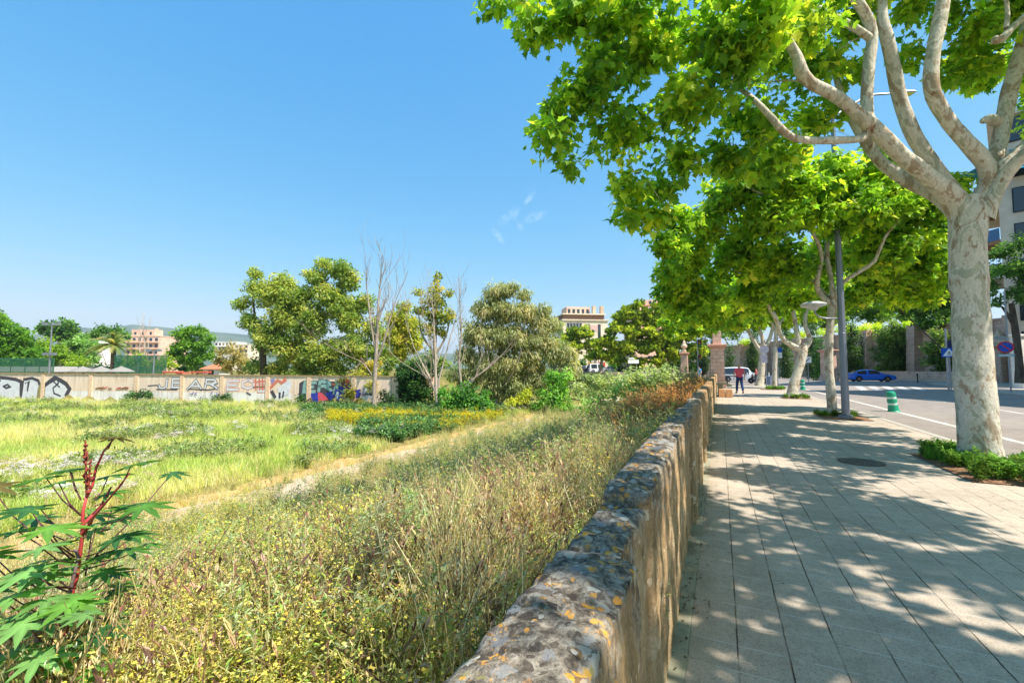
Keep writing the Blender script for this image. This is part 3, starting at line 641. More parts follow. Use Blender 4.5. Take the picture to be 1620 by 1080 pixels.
# --- the near tree
w = 6.93; base = S(3.67, 9.36, 0)
limbs = [
    (pl([(1551, 752, w), (1551, 735, w), (1550, 715, w), (1546, 680, w), (1541, 600, w), (1536, 520, w), (1532, 430, w), (1530, 370, w), (1531, 335, w), (1530, 312, w)]), [.34, .29, .262, .245, .235, .228, .22, .228, .235, .16]),
    (pl([(1530, 345, w), (1508, 315, w), (1475, 285, w - .1), (1430, 250, w - .2), (1395, 215, w - .3), (1372, 193, w - .3)]), [.2, .155, .125, .115, .11, .105]),
    (pl([(1378, 200, w - .3), (1345, 170, w - .5), (1318, 150, w - .6), (1280, 130, w - .7), (1266, 110, w - .8), (1262, 92, w - .8), (1240, 55, w - .9), (1216, 12, w - 1.0), (1190, -40, w - 1.1), (1150, -80, w - 1.2)]), [.10, .085, .08, .08, .085, .066, .06, .052, .046, .04]),
    (pl([(1372, 205, w - .3), (1366, 218, w - .3), (1330, 222, w - .5), (1268, 221, w - .7), (1242, 210, w - .8), (1222, 188, w - .9), (1195, 160, w - .8), (1165, 138, w - .5), (1110, 112, w - .2), (1060, 88, w + .1)]), [.06, .056, .052, .05, .05, .045, .036, .028, .018, .008]),
    (pl([(1374, 200, w - .3), (1371, 160, w - .2), (1375, 100, w - .2), (1380, 55, w - .2), (1368, 20, w - .3), (1345, -15, w - .4), (1310, -80, w - .5)]), [.09, .08, .08, .075, .075, .07, .06]),
    (pl([(1378, 62, w - .2), (1352, 44, w - .3), (1318, 26, w - .4), (1280, 5, w - .5), (1250, -20, w - .6)]), [.06, .055, .052, .048, .04]),
    (pl([(1528, 350, w + .1), (1490, 312, w + .35), (1440, 288, w + .6), (1398, 260, w + .8), (1376, 232, w + .9), (1352, 195, w + 1.0), (1335, 165, w + 1.1), (1322, 120, w + 1.3), (1300, 60, w + 1.5)]), [.16, .13, .115, .10, .09, .075, .065, .05, .04]),
    (pl([(1518, 325, w + .05), (1492, 288, w + .15), (1464, 245, w + .2), (1440, 203, w + .2), (1422, 150, w + .2), (1412, 100, w + .1), (1403, 60, w), (1396, 30, w), (1396, -10, w), (1400, -80, w)]), [.15, .125, .11, .105, .1, .092, .09, .075, .066, .055]),
    (pl([(1540, 330, w), (1562, 295, w - .1), (1560, 262, w - .15), (1528, 224, w - .2), (1496, 185, w - .2), (1474, 140, w - .3), (1476, 85, w - .3), (1486, 35, w - .3), (1494, -10, w - .3), (1500, -80, w - .3)]), [.16, .125, .112, .105, .1, .095, .09, .095, .08, .07]),
    (pl([(1548, 335, w), (1568, 300, w + .1), (1574, 255, w + .2), (1584, 210, w + .3), (1596, 150, w + .3), (1610, 100, w + .3), (1630, 30, w + .3), (1650, -50, w + .3)]), [.16, .125, .118, .112, .11, .105, .1, .09]),
    (pl([(1553, 345, w - .1), (1574, 305, w - .2), (1594, 272, w - .3), (1625, 242, w - .5), (1680, 205, w - .7), (1750, 160, w - .9)]), [.15, .1, .09, .085, .08, .07]),
    (pl([(1570, 275, w + .05), (1590, 258, w), (1620, 232, w - .05), (1660, 200, w - .1)]), [.09, .085, .08, .07]),
    (pl([(1660, -20, w - .2), (1625, 22, w - .2), (1600, 45, w - .2), (1585, 62, w - .2), (1573, 63, w - .2), (1570.5, 63, w - .2)]), [.05, .048, .05, .06, .055, .004]),
    (pl([(1592, 45, w - .2), (1594, 20, w - .2), (1590, -15, w - .2), (1590, -60, w - .2)]), [.035, .03, .028, .01]),
    (pl([(1578, 192, w + .3), (1566, 188, w + .2), (1556, 191, w + .12), (1552, 193, w + .1)]), [.09, .075, .05, .004]),
]
parts, sk = limb_parts(limbs, 14, .12, .07)
parts[0] = trunk_tube(*limbs[0], n=36, step=.06, knob=.06, seed=1)
lob = [(868, 40, 55, 6.6), (905, 20, 60, 6.6), (815, 8, 30, 6.8), (778, 6, 16, 6.8), (880, 175, 40, 6.6), (870, 225, 38, 6.6), (893, 262, 26, 6.6), (950, 110, 70, 6.6), (955, 40, 60, 6.5), (985, 215, 60, 7.0), (1000, 300, 40, 7.2), (985, 340, 24, 7.2), (1040, 340, 34, 7.4), (1040, 60, 80, 6.3), (1090, 165, 80, 6.4), (1070, 265, 50, 7.6),
       (1130, 60, 70, 6.0), (1180, 80, 80, 5.9), (1200, 190, 60, 7.4), (1150, 250, 55, 8.0), (1230, 250, 50, 8.2), (1270, 40, 70, 6.6), (1300, 105, 45, 7.6), (1300, 185, 45, 8.2), (1340, 30, 50, 7.4), (1340, 120, 30, 8.2), (1440, 20, 40, 7.8), (1436, 90, 28, 8.4), (1540, 40, 36, 7.4), (1530, 85, 30, 7.8), (1570, 95, 26, 7.6), (1510, 115, 16, 7.8), (1600, 20, 34, 7.6), (1500, 20, 40, 7.8),
       (1180, 10, 70, 5.5), (1010, 10, 60, 6.0), (1390, 235, 20, 9.0), (1505, 290, 16, 9.2), (1530, 300, 14, 9.0), (1050, 300, 36, 8.2), (1000, 350, 22, 7.6), (920, 150, 50, 6.6), (940, 190, 40, 6.8)]
top = [(860, -70, 70, 7), (1000, -110, 110, 7), (1150, -130, 110, 7), (1290, -140, 110, 7), (1420, -130, 100, 7.4), (1540, -120, 100, 7.6), (1680, -60, 110, 7.2), (1720, 60, 90, 7.0), (1760, 170, 80, 6.6), (1250, -260, 130, 7), (1450, -280, 140, 7), (1650, -200, 120, 7), (1060, -230, 120, 6.6)]
L3 = lobes3(lob, w, 1.1) + lobes3(top, w, 1.3)
# crown lobes over kerb and road, mostly unseen, added to shade the paving
for (X, Z, z, r) in ((3.8, 5.2, 6.9, .8),  (5.4, 6.6, 6.6, 1.1), (4.2, 7.2, 7.8, 1.1), (5.6, 8.6, 7.6, 1.1), (6.6, 9.8, 6.8, 1.1), (6.2, 11, 8, 1.2), (2.6, 9.4, 8.8, 1.2),  (4.6, 4.2, 7.6, 1.0), (6.2, 5.2, 7.0, 1.0), (1.2, 10, 8, 1.0), (7, 8, 7.4, 1.1),
                     (6.4, 12.6, 7.6, 1.1), (5.7, 10.5, 8.4, 1.0), (5.7, 12, 8.6, 1.0), (5.6, 13.8, 8.4, .9), (6.2, 15.2, 8.2, 1.0), (6.8, 12, 8.2, 1.1), (7.0, 14, 7.8, 1.1), (7.8, 15.5, 7.4, 1.0), (8.4, 13, 7.6, 1.0), (8.6, 17, 7.4, 1.0), (7.6, 11.4, 7.2, 1.1), (7.8, 9.6, 7.8, 1.1), (5.2, 10, 8.8, 1.2), (7.2, 13.6, 7.4, 1.0), (8.4, 10.6, 6.6, .9), (6.8, 3.8, 7.2, 1.0)): L3.append((np.array(S(X, Z, z)), np.array([r, r, r * .8])))
C1, _ = clumps_in(L3, 42, shell=.35)
px, py = proj(C1)
def inpoly(px, py, poly):
    ins = np.zeros(len(px), bool); n = len(poly)
    for i in range(n):
        x0, y0 = poly[i]; x1, y1 = poly[(i + 1) % n]
        cnd = ((y0 > py) != (y1 > py)) & (px < (x1 - x0) * (py - y0) / (y1 - y0 + 1e-9) + x0); ins ^= cnd
    return ins
gap = inpoly(px, py, [(1420, 150), (1470, 130), (1560, 140), (1625, 100), (1640, 300), (1560, 280), (1500, 270), (1445, 200)]) | inpoly(px, py, [(905, 75), (965, 75), (955, 10 + 60), (930, 110)]) & (rng.random(len(px)) < .8) | inpoly(px, py, [(905, 195), (945, 180), (955, 330), (915, 300)]) & (rng.random(len(px)) < .7)
C1 = C1[~gap]
twig = grow(sk, C1, r_end=.004, thick=.02, sag=.08)
lf = leaf_cloud(C1, rng.uniform(.18, .36, len(C1)), rng.integers(24, 42, len(C1)), PLANE_HI, .124, PAL_PLANE, droop=.55, flat=.8, cvar=.45, jit=.5)
t1 = new_tree('plane_tree', 'big mottled plane tree nearest the viewer, forking above a weedy bed', 'tree', base, 'plane trees along the pavement')
build_tree(t1, base, parts + twig, BARK_P, lf)

def plane(label, trunk, limbs, lob, w0, per, nleaf, lsize, name='plane_tree', T=PLANE_LO, gap=None, pal=PAL_PLANE, extra3=()):
    allb = [trunk] + limbs; parts, sk = limb_parts(allb, 10, .25, .07)
    base = Vector((trunk[0][0][0], trunk[0][0][1], 0))
    L3 = lobes3(lob, w0, 1.2) + list(extra3); Cc, _ = clumps_in(L3, per, shell=.35)
    twig = grow(sk, Cc[rng.random(len(Cc)) < .5], r_end=.006, thick=.02, sag=.08)
    lf = leaf_cloud(Cc, rng.uniform(.28, .5, len(Cc)), nleaf, T, lsize, pal, droop=.5, flat=.75, cvar=.5)
    t_ = new_tree(name, label, 'tree', base, 'plane trees along the pavement'); build_tree(t_, base, parts + twig, BARK_P, lf); return t_
# --- second, slim one beside the lamp post
w = 14.2
plane('slim pale plane tree standing close behind the tall lamp post',
      (pl([(1317, 664, w), (1316, 640, w), (1313, 600, w), (1311, 560, w), (1313, 520, w), (1318, 478, w)]), [.17, .14, .125, .12, .12, .13]),
      [(pl([(1317, 482, w), (1296, 464, w), (1293, 440, w - .2), (1300, 408, w - .4), (1292, 380, w - .6), (1272, 350, w - .8), (1235, 320, w - 1), (1190, 300, w - 1.2)]), [.09, .075, .07, .062, .055, .05, .04, .03]),
       (pl([(1317, 480, w), (1316, 450, w), (1308, 400, w + .2), (1316, 340, w + .3), (1320, 290, w + .4), (1330, 250, w + .4)]), [.09, .08, .07, .06, .05, .03]),
       (pl([(1320, 478, w), (1330, 450, w - .2), (1362, 428, w - .4), (1384, 412, w - .6), (1400, 375, w - .8), (1430, 340, w - 1)]), [.08, .065, .06, .055, .045, .03]),
       (pl([(1310, 470, w), (1270, 430, w + 1), (1220, 400, w + 1.4), (1160, 390, w + 1.6), (1110, 400, w + 1.8)]), [.06, .05, .045, .035, .02])],
      [(1062, 385, 30, 13), (1075, 345, 30, 13), (1058, 430, 26, 14.5), (1085, 400, 42, 15), (1070, 452, 36, 15.5), (1120, 350, 45, 14), (1105, 470, 48, 16), (1160, 310, 50, 13.5), (1165, 400, 60, 15), (1200, 270, 45, 13), (1215, 340, 60, 13.5), (1235, 420, 55, 15), (1260, 280, 50, 13), (1290, 330, 55, 13.5), (1320, 280, 45, 13.5), (1350, 330, 60, 13.5), (1375, 275, 40, 13.5), (1400, 390, 55, 14), (1420, 320, 55, 13.5), (1455, 370, 45, 14), (1465, 320, 35, 13.5), (1360, 400, 50, 15.5), (1440, 430, 45, 15), (1310, 400, 45, 16), (1475, 410, 28, 14.5), (1490, 360, 28, 14), (1488, 430, 26, 14.5), (1470, 462, 24, 15), (1420, 468, 28, 15.5), (1385, 455, 30, 15.5), (1350, 470, 22, 16), (1495, 325, 18, 13.5), (1190, 450, 45, 16.5), (1260, 470, 30, 16)],
      w, 28, 38, .19)
# --- third, leaning
w = 22.7
plane('stout plane tree with leaning trunk growing from a grassy patch beyond the lamp post',
      (pl([(1250, 634, w), (1253, 622, w), (1258, 600, w), (1266, 575, w), (1270, 552, w), (1264, 545, w)]), [.34, .25, .22, .21, .22, .2]),
      [(pl([(1266, 552, w), (1250, 545, w), (1236, 532, w), (1228, 505, w - .2), (1218, 488, w - .3), (1205, 470, w - .5), (1170, 450, w - .8)]), [.17, .13, .12, .11, .1, .09, .06]),
       (pl([(1264, 550, w), (1262, 530, w), (1258, 510, w + .2), (1253, 480, w + .3), (1250, 450, w + .4)]), [.14, .12, .11, .09, .07]),
       (pl([(1271, 552, w), (1280, 540, w), (1279, 528, w), (1274, 515, w), (1276, 490, w + .2), (1290, 460, w + .4)]), [.15, .13, .11, .1, .09, .06])],
      [(1065, 480, 26, 22), (1090, 498, 28, 22), (1120, 480, 38, 22), (1135, 505, 22, 23), (1160, 455, 40, 22), (1175, 482, 32, 23), (1210, 430, 42, 22), (1225, 475, 36, 23), (1260, 440, 40, 22.5), (1300, 450, 38, 22.5), (1340, 470, 32, 23), (1300, 480, 22, 24), (1360, 450, 30, 23), (1250, 480, 18, 25)],
      w, 17, 38, .24)
# --- fourth and fifth, further on
w = 33
plane('thin straight plane sapling trunk with grass tuft at its foot before the stone wall',
      (pl([(1225, 618, w), (1225, 600, w), (1226, 570, w), (1227, 545, w), (1228, 520, w)]), [.22, .17, .16, .15, .13]),
      [(pl([(1228, 530, w), (1236, 508, w), (1250, 490, w)]), [.1, .08, .05]), (pl([(1228, 525, w), (1218, 505, w), (1205, 490, w)]), [.1, .08, .05])],
      [(1200, 492, 22), (1225, 480, 26), (1255, 488, 22), (1280, 492, 18)], w, 14, 34, .3)
w = 39
plane('farthest plane tree of the row, forked low, beside the white sign post',
      (pl([(1201, 612, w), (1203, 600, w), (1205, 580, w), (1206, 560, w), (1208, 545, w)]), [.42, .3, .27, .26, .28]),
      [(pl([(1207, 560, w), (1198, 548, w), (1188, 530, w), (1178, 515, w), (1165, 505, w)]), [.22, .17, .15, .13, .1]), (pl([(1208, 552, w), (1216, 540, w), (1222, 520, w), (1226, 500, w)]), [.22, .17, .14, .1]), (pl([(1208, 552, w), (1206, 535, w), (1200, 515, w), (1198, 500, w)]), [.2, .15, .12, .08])],
      [(1060, 510, 20), (1085, 522, 16), (1105, 512, 22), (1130, 518, 18), (1150, 502, 26), (1175, 510, 18), (1200, 496, 26), (1230, 505, 16), (1120, 495, 24), (1250, 508, 12), (1062, 530, 10)], w, 12, 36, .34)
# --- the one behind the viewer's right shoulder that shades the foreground paving
bz = S(3.7, .9, 0)
lo = [(np.array(S(X, Z, z)), np.array([r, r, r * .8])) for (X, Z, z, r) in ((4.2, .9, 7.6, 1.3), (3.9, -.4, 6.6, 1.0), (4.3, 2.4, 6.4, 1.0), (5.2, 2.6, 6.2, 1.3), (4.6, 1.6, 6.6, 1.1), (4.4, 3.2, 6.4, 1.0), (4.4, 4.6, 6.8, .9), (5.6, 3.8, 7.4, 1.0), (5.8, .6, 6.2, 1.3), (4.8, -1.2, 6.4, 1.3), (4.2, -2.0, 6.6, 1.0), (6.6, -.6, 6.8, 1.1), (6.8, 2.2, 7, 1.2), (7.4, 3.6, 6.4, 1.0), (4, 3.6, 7.2, 1.0), (7.6, .8, 6.4, 1), (5.4, -2.6, 6.8, 1.2), (6.6, 4.8, 7.4, 1.0))]
tr = ([bz + Vector((0, 0, -.1)), bz + Vector((0, 0, 1)), bz + Vector((.05, 0, 2.5)), bz + Vector((.0, 0, 3.9))], [.3, .25, .22, .22])
lm = [([bz + Vector((0, 0, 3.7)), bz + (Vector(tuple(lo[i][0])) - bz) * .5 + Vector((0, 0, 1.6)), Vector(tuple(lo[i][0]))], [.13, .09, .03]) for i in (0, 1, 2, 3, 5, 8)]
plane('plane tree beside the viewer whose crown shades the near paving', tr, lm, [], 1, 11, 26, .17, extra3=lo)

# ---------------------------------------------------------------- other broadleaf trees, built from lobes
def lobe_tree(name, label, base, trunk, limbs, lob, w0, pal, T=OVAL, lsize=.3, per=6, nleaf=24, wood=BARK_D, rad=(.4, .75), group=None, cat='tree', droop=.4, kd=1.0, flat=.75, twigs=.35, shell=.55, cvar=.65, mat=LEAF):
    L3 = lobes3(lob, w0, kd); Cc, _ = clumps_in(L3, per * 10 / (w0 * .2 + 1) if False else per, shell=shell)
    if trunk is None: 
        lowest = min(lob, key=lambda q: -q[1]); trunk = ([base, base + Vector((.1, 0, .8)), Vector(tuple(L3[0][0]))], [.12, .09, .03])
    allb = [trunk] + limbs
    parts, sk = limb_parts(allb, 8, .5, .05)
    ctr = [c for c, r in L3]; parts += grow(sk, ctr, r_end=.02, thick=.03, sag=.05, rmax=.12)
    if twigs: parts += grow(sk, Cc[rng.random(len(Cc)) < min(twigs, 140 / len(Cc))], r_end=.01, thick=.02, sag=.05)
    lf = leaf_cloud(Cc, rng.uniform(rad[0], rad[1], len(Cc)), nleaf, T, lsize, pal, droop=droop, flat=flat, cvar=cvar)
    t_ = new_tree(name, label, cat, base, group); build_tree(t_, base, parts, wood, lf, mat); return t_
def gb(px, w, z): return at(px, w, z)
# large yellow-green tree behind the graffiti wall
w = 48
OLIVE = [lin(68, 92, 46), lin(94, 120, 58), lin(118, 138, 70), lin(138, 150, 82), lin(154, 158, 88), lin(170, 152, 80)]
lobe_tree('broadleaf_tree', 'large spreading yellow green tree overhanging the painted wall', gb(418, w, -.3),
    (pl([(418, 600, w), (417, 585, w), (416, 560, w), (420, 530, w)]) , [.45, .36, .32, .28]),
    [(pl([(420, 535, w), (450, 510, w), (480, 480, w), (520, 440, w)]), [.25, .2, .15, .08]), (pl([(417, 545, w), (405, 510, w), (400, 470, w)]), [.2, .14, .07]), (pl([(420, 540, w), (470, 545, w), (530, 555, w)]), [.22, .16, .08])],
    [(404, 432, 12), (402, 455, 14), (397, 508, 20), (385, 480, 14), (428, 465, 30), (448, 446, 20), (470, 470, 32), (450, 505, 36), (500, 440, 22), (515, 418, 14), (540, 430, 22), (552, 445, 18), (525, 470, 34), (490, 510, 40), (550, 500, 36), (575, 478, 20), (425, 535, 30), (462, 550, 36), (510, 560, 40), (560, 550, 36), (590, 520, 24), (480, 585, 26), (530, 592, 28), (575, 590, 24), (440, 582, 18), (402, 578, 12), (600, 560, 20), (505, 608, 12)],
    w, OLIVE, lsize=.3, per=14, nleaf=56, rad=(.4, .9), cvar=.7, shell=.4)
lobe_tree('broadleaf_tree', 'yellowish branch heavy tree drooping over the blue and white graffiti', gb(585, 43, -.3),
    (pl([(585, 596, 43), (580, 580, 43), (570, 565, 43)]), [.2, .16, .1]), [(pl([(572, 570, 43), (560, 590, 41.5), (555, 610, 39.5)]), [.08, .06, .03])],
    [(553, 622, 13, 39), (545, 605, 14, 40), (565, 598, 16, 41), (588, 580, 18), (590, 610, 10, 39), (572, 640, 5, 39)], 43, [lin(80, 96, 40), lin(126, 132, 64), lin(158, 152, 74), lin(176, 150, 66)], lsize=.26, per=14, nleaf=40, rad=(.3, .5))
lobe_tree('broadleaf_tree', 'yellow leaved tree behind the tall bare tree', gb(632, 58, -.3),
    (pl([(635, 600, 58), (634, 570, 58), (634, 540, 58)]), [.3, .25, .15]), [],
    [(628, 505, 22), (652, 510, 20), (640, 535, 28), (615, 535, 16), (655, 545, 18), (628, 560, 20), (640, 485, 12)], 58, [lin(92, 114, 44), lin(126, 140, 56), lin(156, 158, 62), lin(160, 140, 72)], lsize=.34, per=10, nleaf=50, rad=(.5, 1.0))
w = 46
lobe_tree('broadleaf_tree', 'tall narrow tree with rust tipped top between bare trunks', gb(692, w, -2),
    (pl([(694, 640, w), (692, 600, w), (688, 550, w), (690, 500, w), (690, 450, w)]), [.3, .24, .2, .14, .06]), [(pl([(690, 560, w), (706, 530, w), (712, 500, w)]), [.12, .1, .05]), (pl([(689, 560, w), (668, 530, w), (662, 495, w)]), [.12, .1, .05])],
    [(692, 440, 8), (688, 455, 13), (684, 475, 18), (700, 478, 13), (709, 466, 8), (668, 492, 14), (690, 500, 20), (708, 500, 16), (680, 520, 16), (700, 525, 12), (664, 462, 7)], w, [lin(52, 78, 34), lin(90, 112, 44), lin(140, 144, 56), lin(176, 150, 60)], lsize=.28, per=10, nleaf=44, rad=(.3, .55), wood=BARK_G)
# eucalyptus
w = 38
lobe_tree('eucalyptus_tree', 'tall grey green eucalyptus with drooping leaves and pale limbs by the track', gb(787, w, -2),
    (pl([(786, 664, w), (787, 645, w), (784, 610, w), (790, 570, w), (792, 520, w), (795, 480, w)]), [.36, .28, .24, .2, .14, .06]),
    [(pl([(786, 640, w), (775, 600, w), (760, 560, w), (752, 520, w)]), [.18, .13, .1, .05]), (pl([(788, 600, w), (815, 570, w), (845, 530, w), (862, 495, w)]), [.16, .12, .09, .04]), (pl([(786, 625, w), (805, 600, w - 1), (818, 575, w - 1.5), (825, 550, w - 2)]), [.12, .1, .08, .05]), (pl([(790, 660, w), (800, 620, w), (840, 590, w), (880, 560, w)]), [.16, .12, .09, .05])],
    [(782, 462, 16), (800, 456, 14), (812, 452, 8), (825, 462, 10), (765, 490, 20), (795, 490, 28), (825, 495, 22), (748, 525, 22), (780, 530, 32), (815, 535, 30), (850, 500, 18), (860, 488, 8), (852, 535, 24), (875, 510, 12), (735, 560, 18), (765, 575, 28), (800, 580, 34), (840, 575, 30), (875, 555, 22), (895, 585, 20), (745, 600, 16), (820, 615, 24), (860, 605, 22), (785, 612, 22), (725, 590, 12), (900, 560, 14)],
    w, [lin(84, 98, 66), lin(114, 124, 86), lin(140, 146, 108), lin(160, 158, 124), lin(160, 140, 104)], T=SLIM, lsize=.38, per=16, nleaf=80, wood=BARK_G, rad=(.4, .95), droop=1.3, cvar=.6, shell=.4)

# bare trees
def bare_tree(name, label, base, stems, wood, depth=4, seed=1):
    rg = random.Random(seed); parts = []
    def br(p, d, L, r, dep):
        n = 4; pts = [p]; q = Vector(p); dd = Vector(d)
        for i in range(n):
            dd = (dd + Vector((rg.uniform(-.16, .16), rg.uniform(-.16, .16), rg.uniform(-.02, .16)))).normalized(); q = q + dd * L / n; pts.append(Vector(q))
        parts.append(tube(pts, np.linspace(r, r * .55, n + 1), 6 if r > .05 else 4))
        if dep > 0:
            for k in range(rg.choice((2, 2, 3, 3))):
                i = rg.randint(1, n); ax = Vector((rg.uniform(-1, 1), rg.uniform(-1, 1), rg.uniform(-.1, .6))); nd = (dd * 1.0 + ax * .62).normalized()
                br(pts[i], nd, L * rg.uniform(.5, .8), max(.008, r * .5), dep - 1)
    for pts, rad in stems:
        p, r = smooth_poly(pts, rad, .4); parts.append(tube(p, r, 8))
        m = len(p)
        for k in range(max(3, m // 3)):
            i = rg.randint(int(m * .3), m - 1); d = Vector(p[i] - p[max(0, i - 2)]).normalized()
            br(Vector(p[i]), (d + Vector((rg.uniform(-.6, .6), rg.uniform(-.5, .5), .15))).normalized(), rg.uniform(1.2, 2.6), max(.02, r[i] * .5), depth - 2)
        br(Vector(p[-1]), Vector(p[-1] - p[-3]).normalized(), 2.4, r[-1], depth - 1)
    V, Fs = merge(parts); t_ = new_tree(name, label, 'tree', base); o = np_mesh('trunk', V, Fs, wood, t_, smooth=True); put(o, base)
w = 37
bare_tree('bare_tree', 'tall leafless grey tree rising in front of the painted wall', gb(592, w, -2),
    [(pl([(592, 646, w), (592, 620, w), (594, 580, w), (596, 540, w), (598, 490, w), (601, 450, w)]), [.24, .19, .17, .15, .1, .05]), (pl([(594, 575, w), (606, 545, w), (618, 500, w), (628, 470, w)]), [.11, .09, .07, .035]), (pl([(595, 560, w), (588, 520, w), (583, 480, w), (580, 450, w)]), [.1, .08, .06, .03]), (pl([(593, 600, w), (575, 575, w), (555, 565, w - 1)]), [.06, .04, .02])], BARK_G, 4, 3)
w = 35
bare_tree('bare_tree', 'pale white stemmed dead tree fanning out beside the dark bush', gb(692, w, -2),
    [(pl([(692, 640, w), (690, 620, w), (689, 580, w), (688, 540, w), (686, 500, w)]), [.15, .12, .09, .06, .03]), (pl([(692, 630, w), (683, 605, w), (668, 575, w), (655, 550, w)]), [.09, .08, .06, .03]), (pl([(691, 615, w), (700, 580, w), (708, 550, w), (716, 520, w)]), [.08, .06, .05, .025]), (pl([(690, 618, w), (672, 595, w), (655, 585, w)]), [.06, .05, .025]), (pl([(690, 600, w), (684, 560, w), (676, 530, w)]), [.07, .05, .025])], BARK_W, 4, 8)
w = 36
bare_tree('bare_tree', 'leaning bare branches in front of the eucalyptus leaves', gb(728, w, -2),
    [(pl([(728, 646, w), (730, 615, w), (726, 570, w), (730, 530, w), (727, 480, w)]), [.12, .1, .08, .06, .03]), (pl([(729, 620, w), (748, 600, w), (775, 580, w), (795, 560, w)]), [.09, .08, .06, .03]), (pl([(729, 625, w), (750, 600, w - .5), (760, 570, w - .5)]), [.07, .05, .025])], BARK_G, 3, 12)

# bushes in the hollow
BUSH = [lin(36, 70, 34), lin(60, 104, 48), lin(92, 136, 62), lin(124, 164, 80)]
DBUSH = [lin(24, 48, 26), lin(40, 72, 36), lin(64, 100, 50), lin(90, 122, 60)]
def bush(label, px, w, z, lob, pal=BUSH, lsize=.24, per=16, nleaf=44, **k): return lobe_tree('bush', label, gb(px, w, z), None, [], lob, w, pal, lsize=lsize, per=per, nleaf=nleaf, cat='bush', rad=(.25, .5), **k)
bush('rich green rounded bush in the hollow left of the eucalyptus foot', 735, 34, -2, [(712, 628, 22), (735, 625, 24), (758, 630, 22), (722, 643, 20), (748, 645, 20), (772, 642, 10), (702, 645, 12)])
bush('dark green tall bush beside the pale dead tree', 655, 39, -2, [(648, 585, 22), (672, 580, 20), (640, 605, 18), (660, 610, 26), (650, 628, 18), (675, 622, 14), (632, 590, 10), (690, 590, 10)], DBUSH)
bush('small dark shrub against the end of the painted wall', 612, 37.5, -2, [(612, 625, 11), (606, 635, 9), (618, 636, 9)], DBUSH, .2)
bush('fresh bright green bush right of the eucalyptus', 878, 36, -2, [(872, 596, 16), (888, 604, 16), (866, 618, 16), (885, 625, 18), (862, 634, 14), (898, 592, 9), (880, 642, 16), (895, 640, 12), (866, 648, 10), (850, 642, 8)], [lin(60, 104, 44), lin(92, 136, 62), lin(124, 162, 80), lin(148, 180, 104)])
bush('yellowish leafy bush at the foot of the eucalyptus', 830, 36.5, -2, [(826, 628, 11), (812, 636, 9), (838, 622, 8)], [lin(100, 120, 40), lin(160, 170, 60), lin(196, 196, 70)], .2)
bush('mixed grey green thicket behind the bright bush under the bridge', 900, 50, -1.8, [(905, 600, 14), (925, 602, 14), (890, 612, 12), (945, 606, 12), (965, 606, 12), (985, 604, 12), (920, 616, 12), (850, 612, 14), (830, 600, 14), (870, 596, 10)], [lin(84, 104, 66), lin(116, 134, 90), lin(142, 156, 108)], .3)
bush('low dark green shrub at the foot of the graffiti wall', 218, 42.2, -1.85, [(212, 624, 8), (224, 622, 9), (236, 626, 6), (204, 628, 5)], DBUSH, .22)
bush('tiny green shrub below the black letters on the wall', 352, 41, -1.85, [(350, 630, 5), (357, 627, 5), (342, 631, 4)], DBUSH, .2)
bush('dark ivy clump under the blue graffiti', 492, 39.5, -1.9, [(478, 640, 8), (495, 641, 7), (512, 640, 6), (474, 630, 4), (530, 641, 5)], DBUSH, .2)
# ================================================================ wild vegetation (uncountable: stuff)
class Pr:
    def __init__(s): s.V = []; s.F = []; s.C = []
    def tri(s, pts, c):
        b = len(s.V); s.V += [tuple(p) for p in pts]; s.C += [c] * len(pts)
        s.F += [(b, b + i, b + i + 1) for i in range(1, len(pts) - 1)]
    def strip(s, pts, wds, c0, c1=None, side=None):
        """thin ribbon along pts"""
        c1 = c1 or c0; pts = [np.array(p, float) for p in pts]; n = len(pts); d = pts[-1] - pts[0]
        sd = np.cross(d, np.random.default_rng(len(s.V)).normal(size=3)) if side is None else np.array(side, float); sd = sd / (np.linalg.norm(sd) + 1e-9); b = len(s.V)
        for i, p in enumerate(pts):
            t_ = i / (n - 1); c = tuple(a * (1 - t_) + b_ * t_ for a, b_ in zip(c0[:3], c1[:3])); w_ = wds[0] * (1 - t_) + wds[1] * t_
            s.V += [tuple(p - sd * w_ / 2), tuple(p + sd * w_ / 2)]; s.C += [c, c]
        for i in range(n - 1): a = b + 2 * i; s.F += [(a, a + 1, a + 3), (a, a + 3, a + 2)]
    def leaf(s, p, d, L, wd, c, up=(0, 0, 1)):
        p = np.array(p, float); d = np.array(d, float); d /= np.linalg.norm(d) + 1e-9; x = np.cross(d, up); x /= np.linalg.norm(x) + 1e-9; z = np.cross(x, d)
        b = len(s.V); s.V += [tuple(p), tuple(p + d * L * .5 + x * wd / 2 + z * wd * .2), tuple(p + d * L - z * L * .08), tuple(p + d * L * .5 - x * wd / 2 + z * wd * .2)]; s.C += [c[:3]] * 4
        s.F += [(b, b + 1, b + 2), (b, b + 2, b + 3)]
    def out(s): return np.array(s.V, float), np.array(s.F), np.array([c[:3] for c in s.C], float)
def vary(c, rg, k=.2):
    m = 1 + rg.uniform(-k, k); return tuple(x * m for x in c[:3])
def pick(rg, cs): return vary(rg.choice(cs), rg)
GREENS = [lin(124, 150, 66), lin(148, 166, 82), lin(112, 142, 62), lin(166, 178, 108)]
GREYG = [lin(138, 152, 108), lin(158, 168, 126), lin(122, 138, 92), lin(176, 180, 140)]
STRAW = [lin(226, 208, 156), lin(214, 194, 138), lin(236, 222, 178), lin(200, 176, 120)]
YGREEN = [lin(174, 178, 84), lin(192, 188, 98), lin(156, 166, 80), lin(208, 200, 122)]
RUSTC = [lin(166, 116, 76), lin(192, 144, 90), lin(146, 106, 78), lin(206, 168, 106)]
TWIGC = [lin(134, 100, 82), lin(160, 124, 100), lin(112, 86, 72), lin(186, 158, 132)]
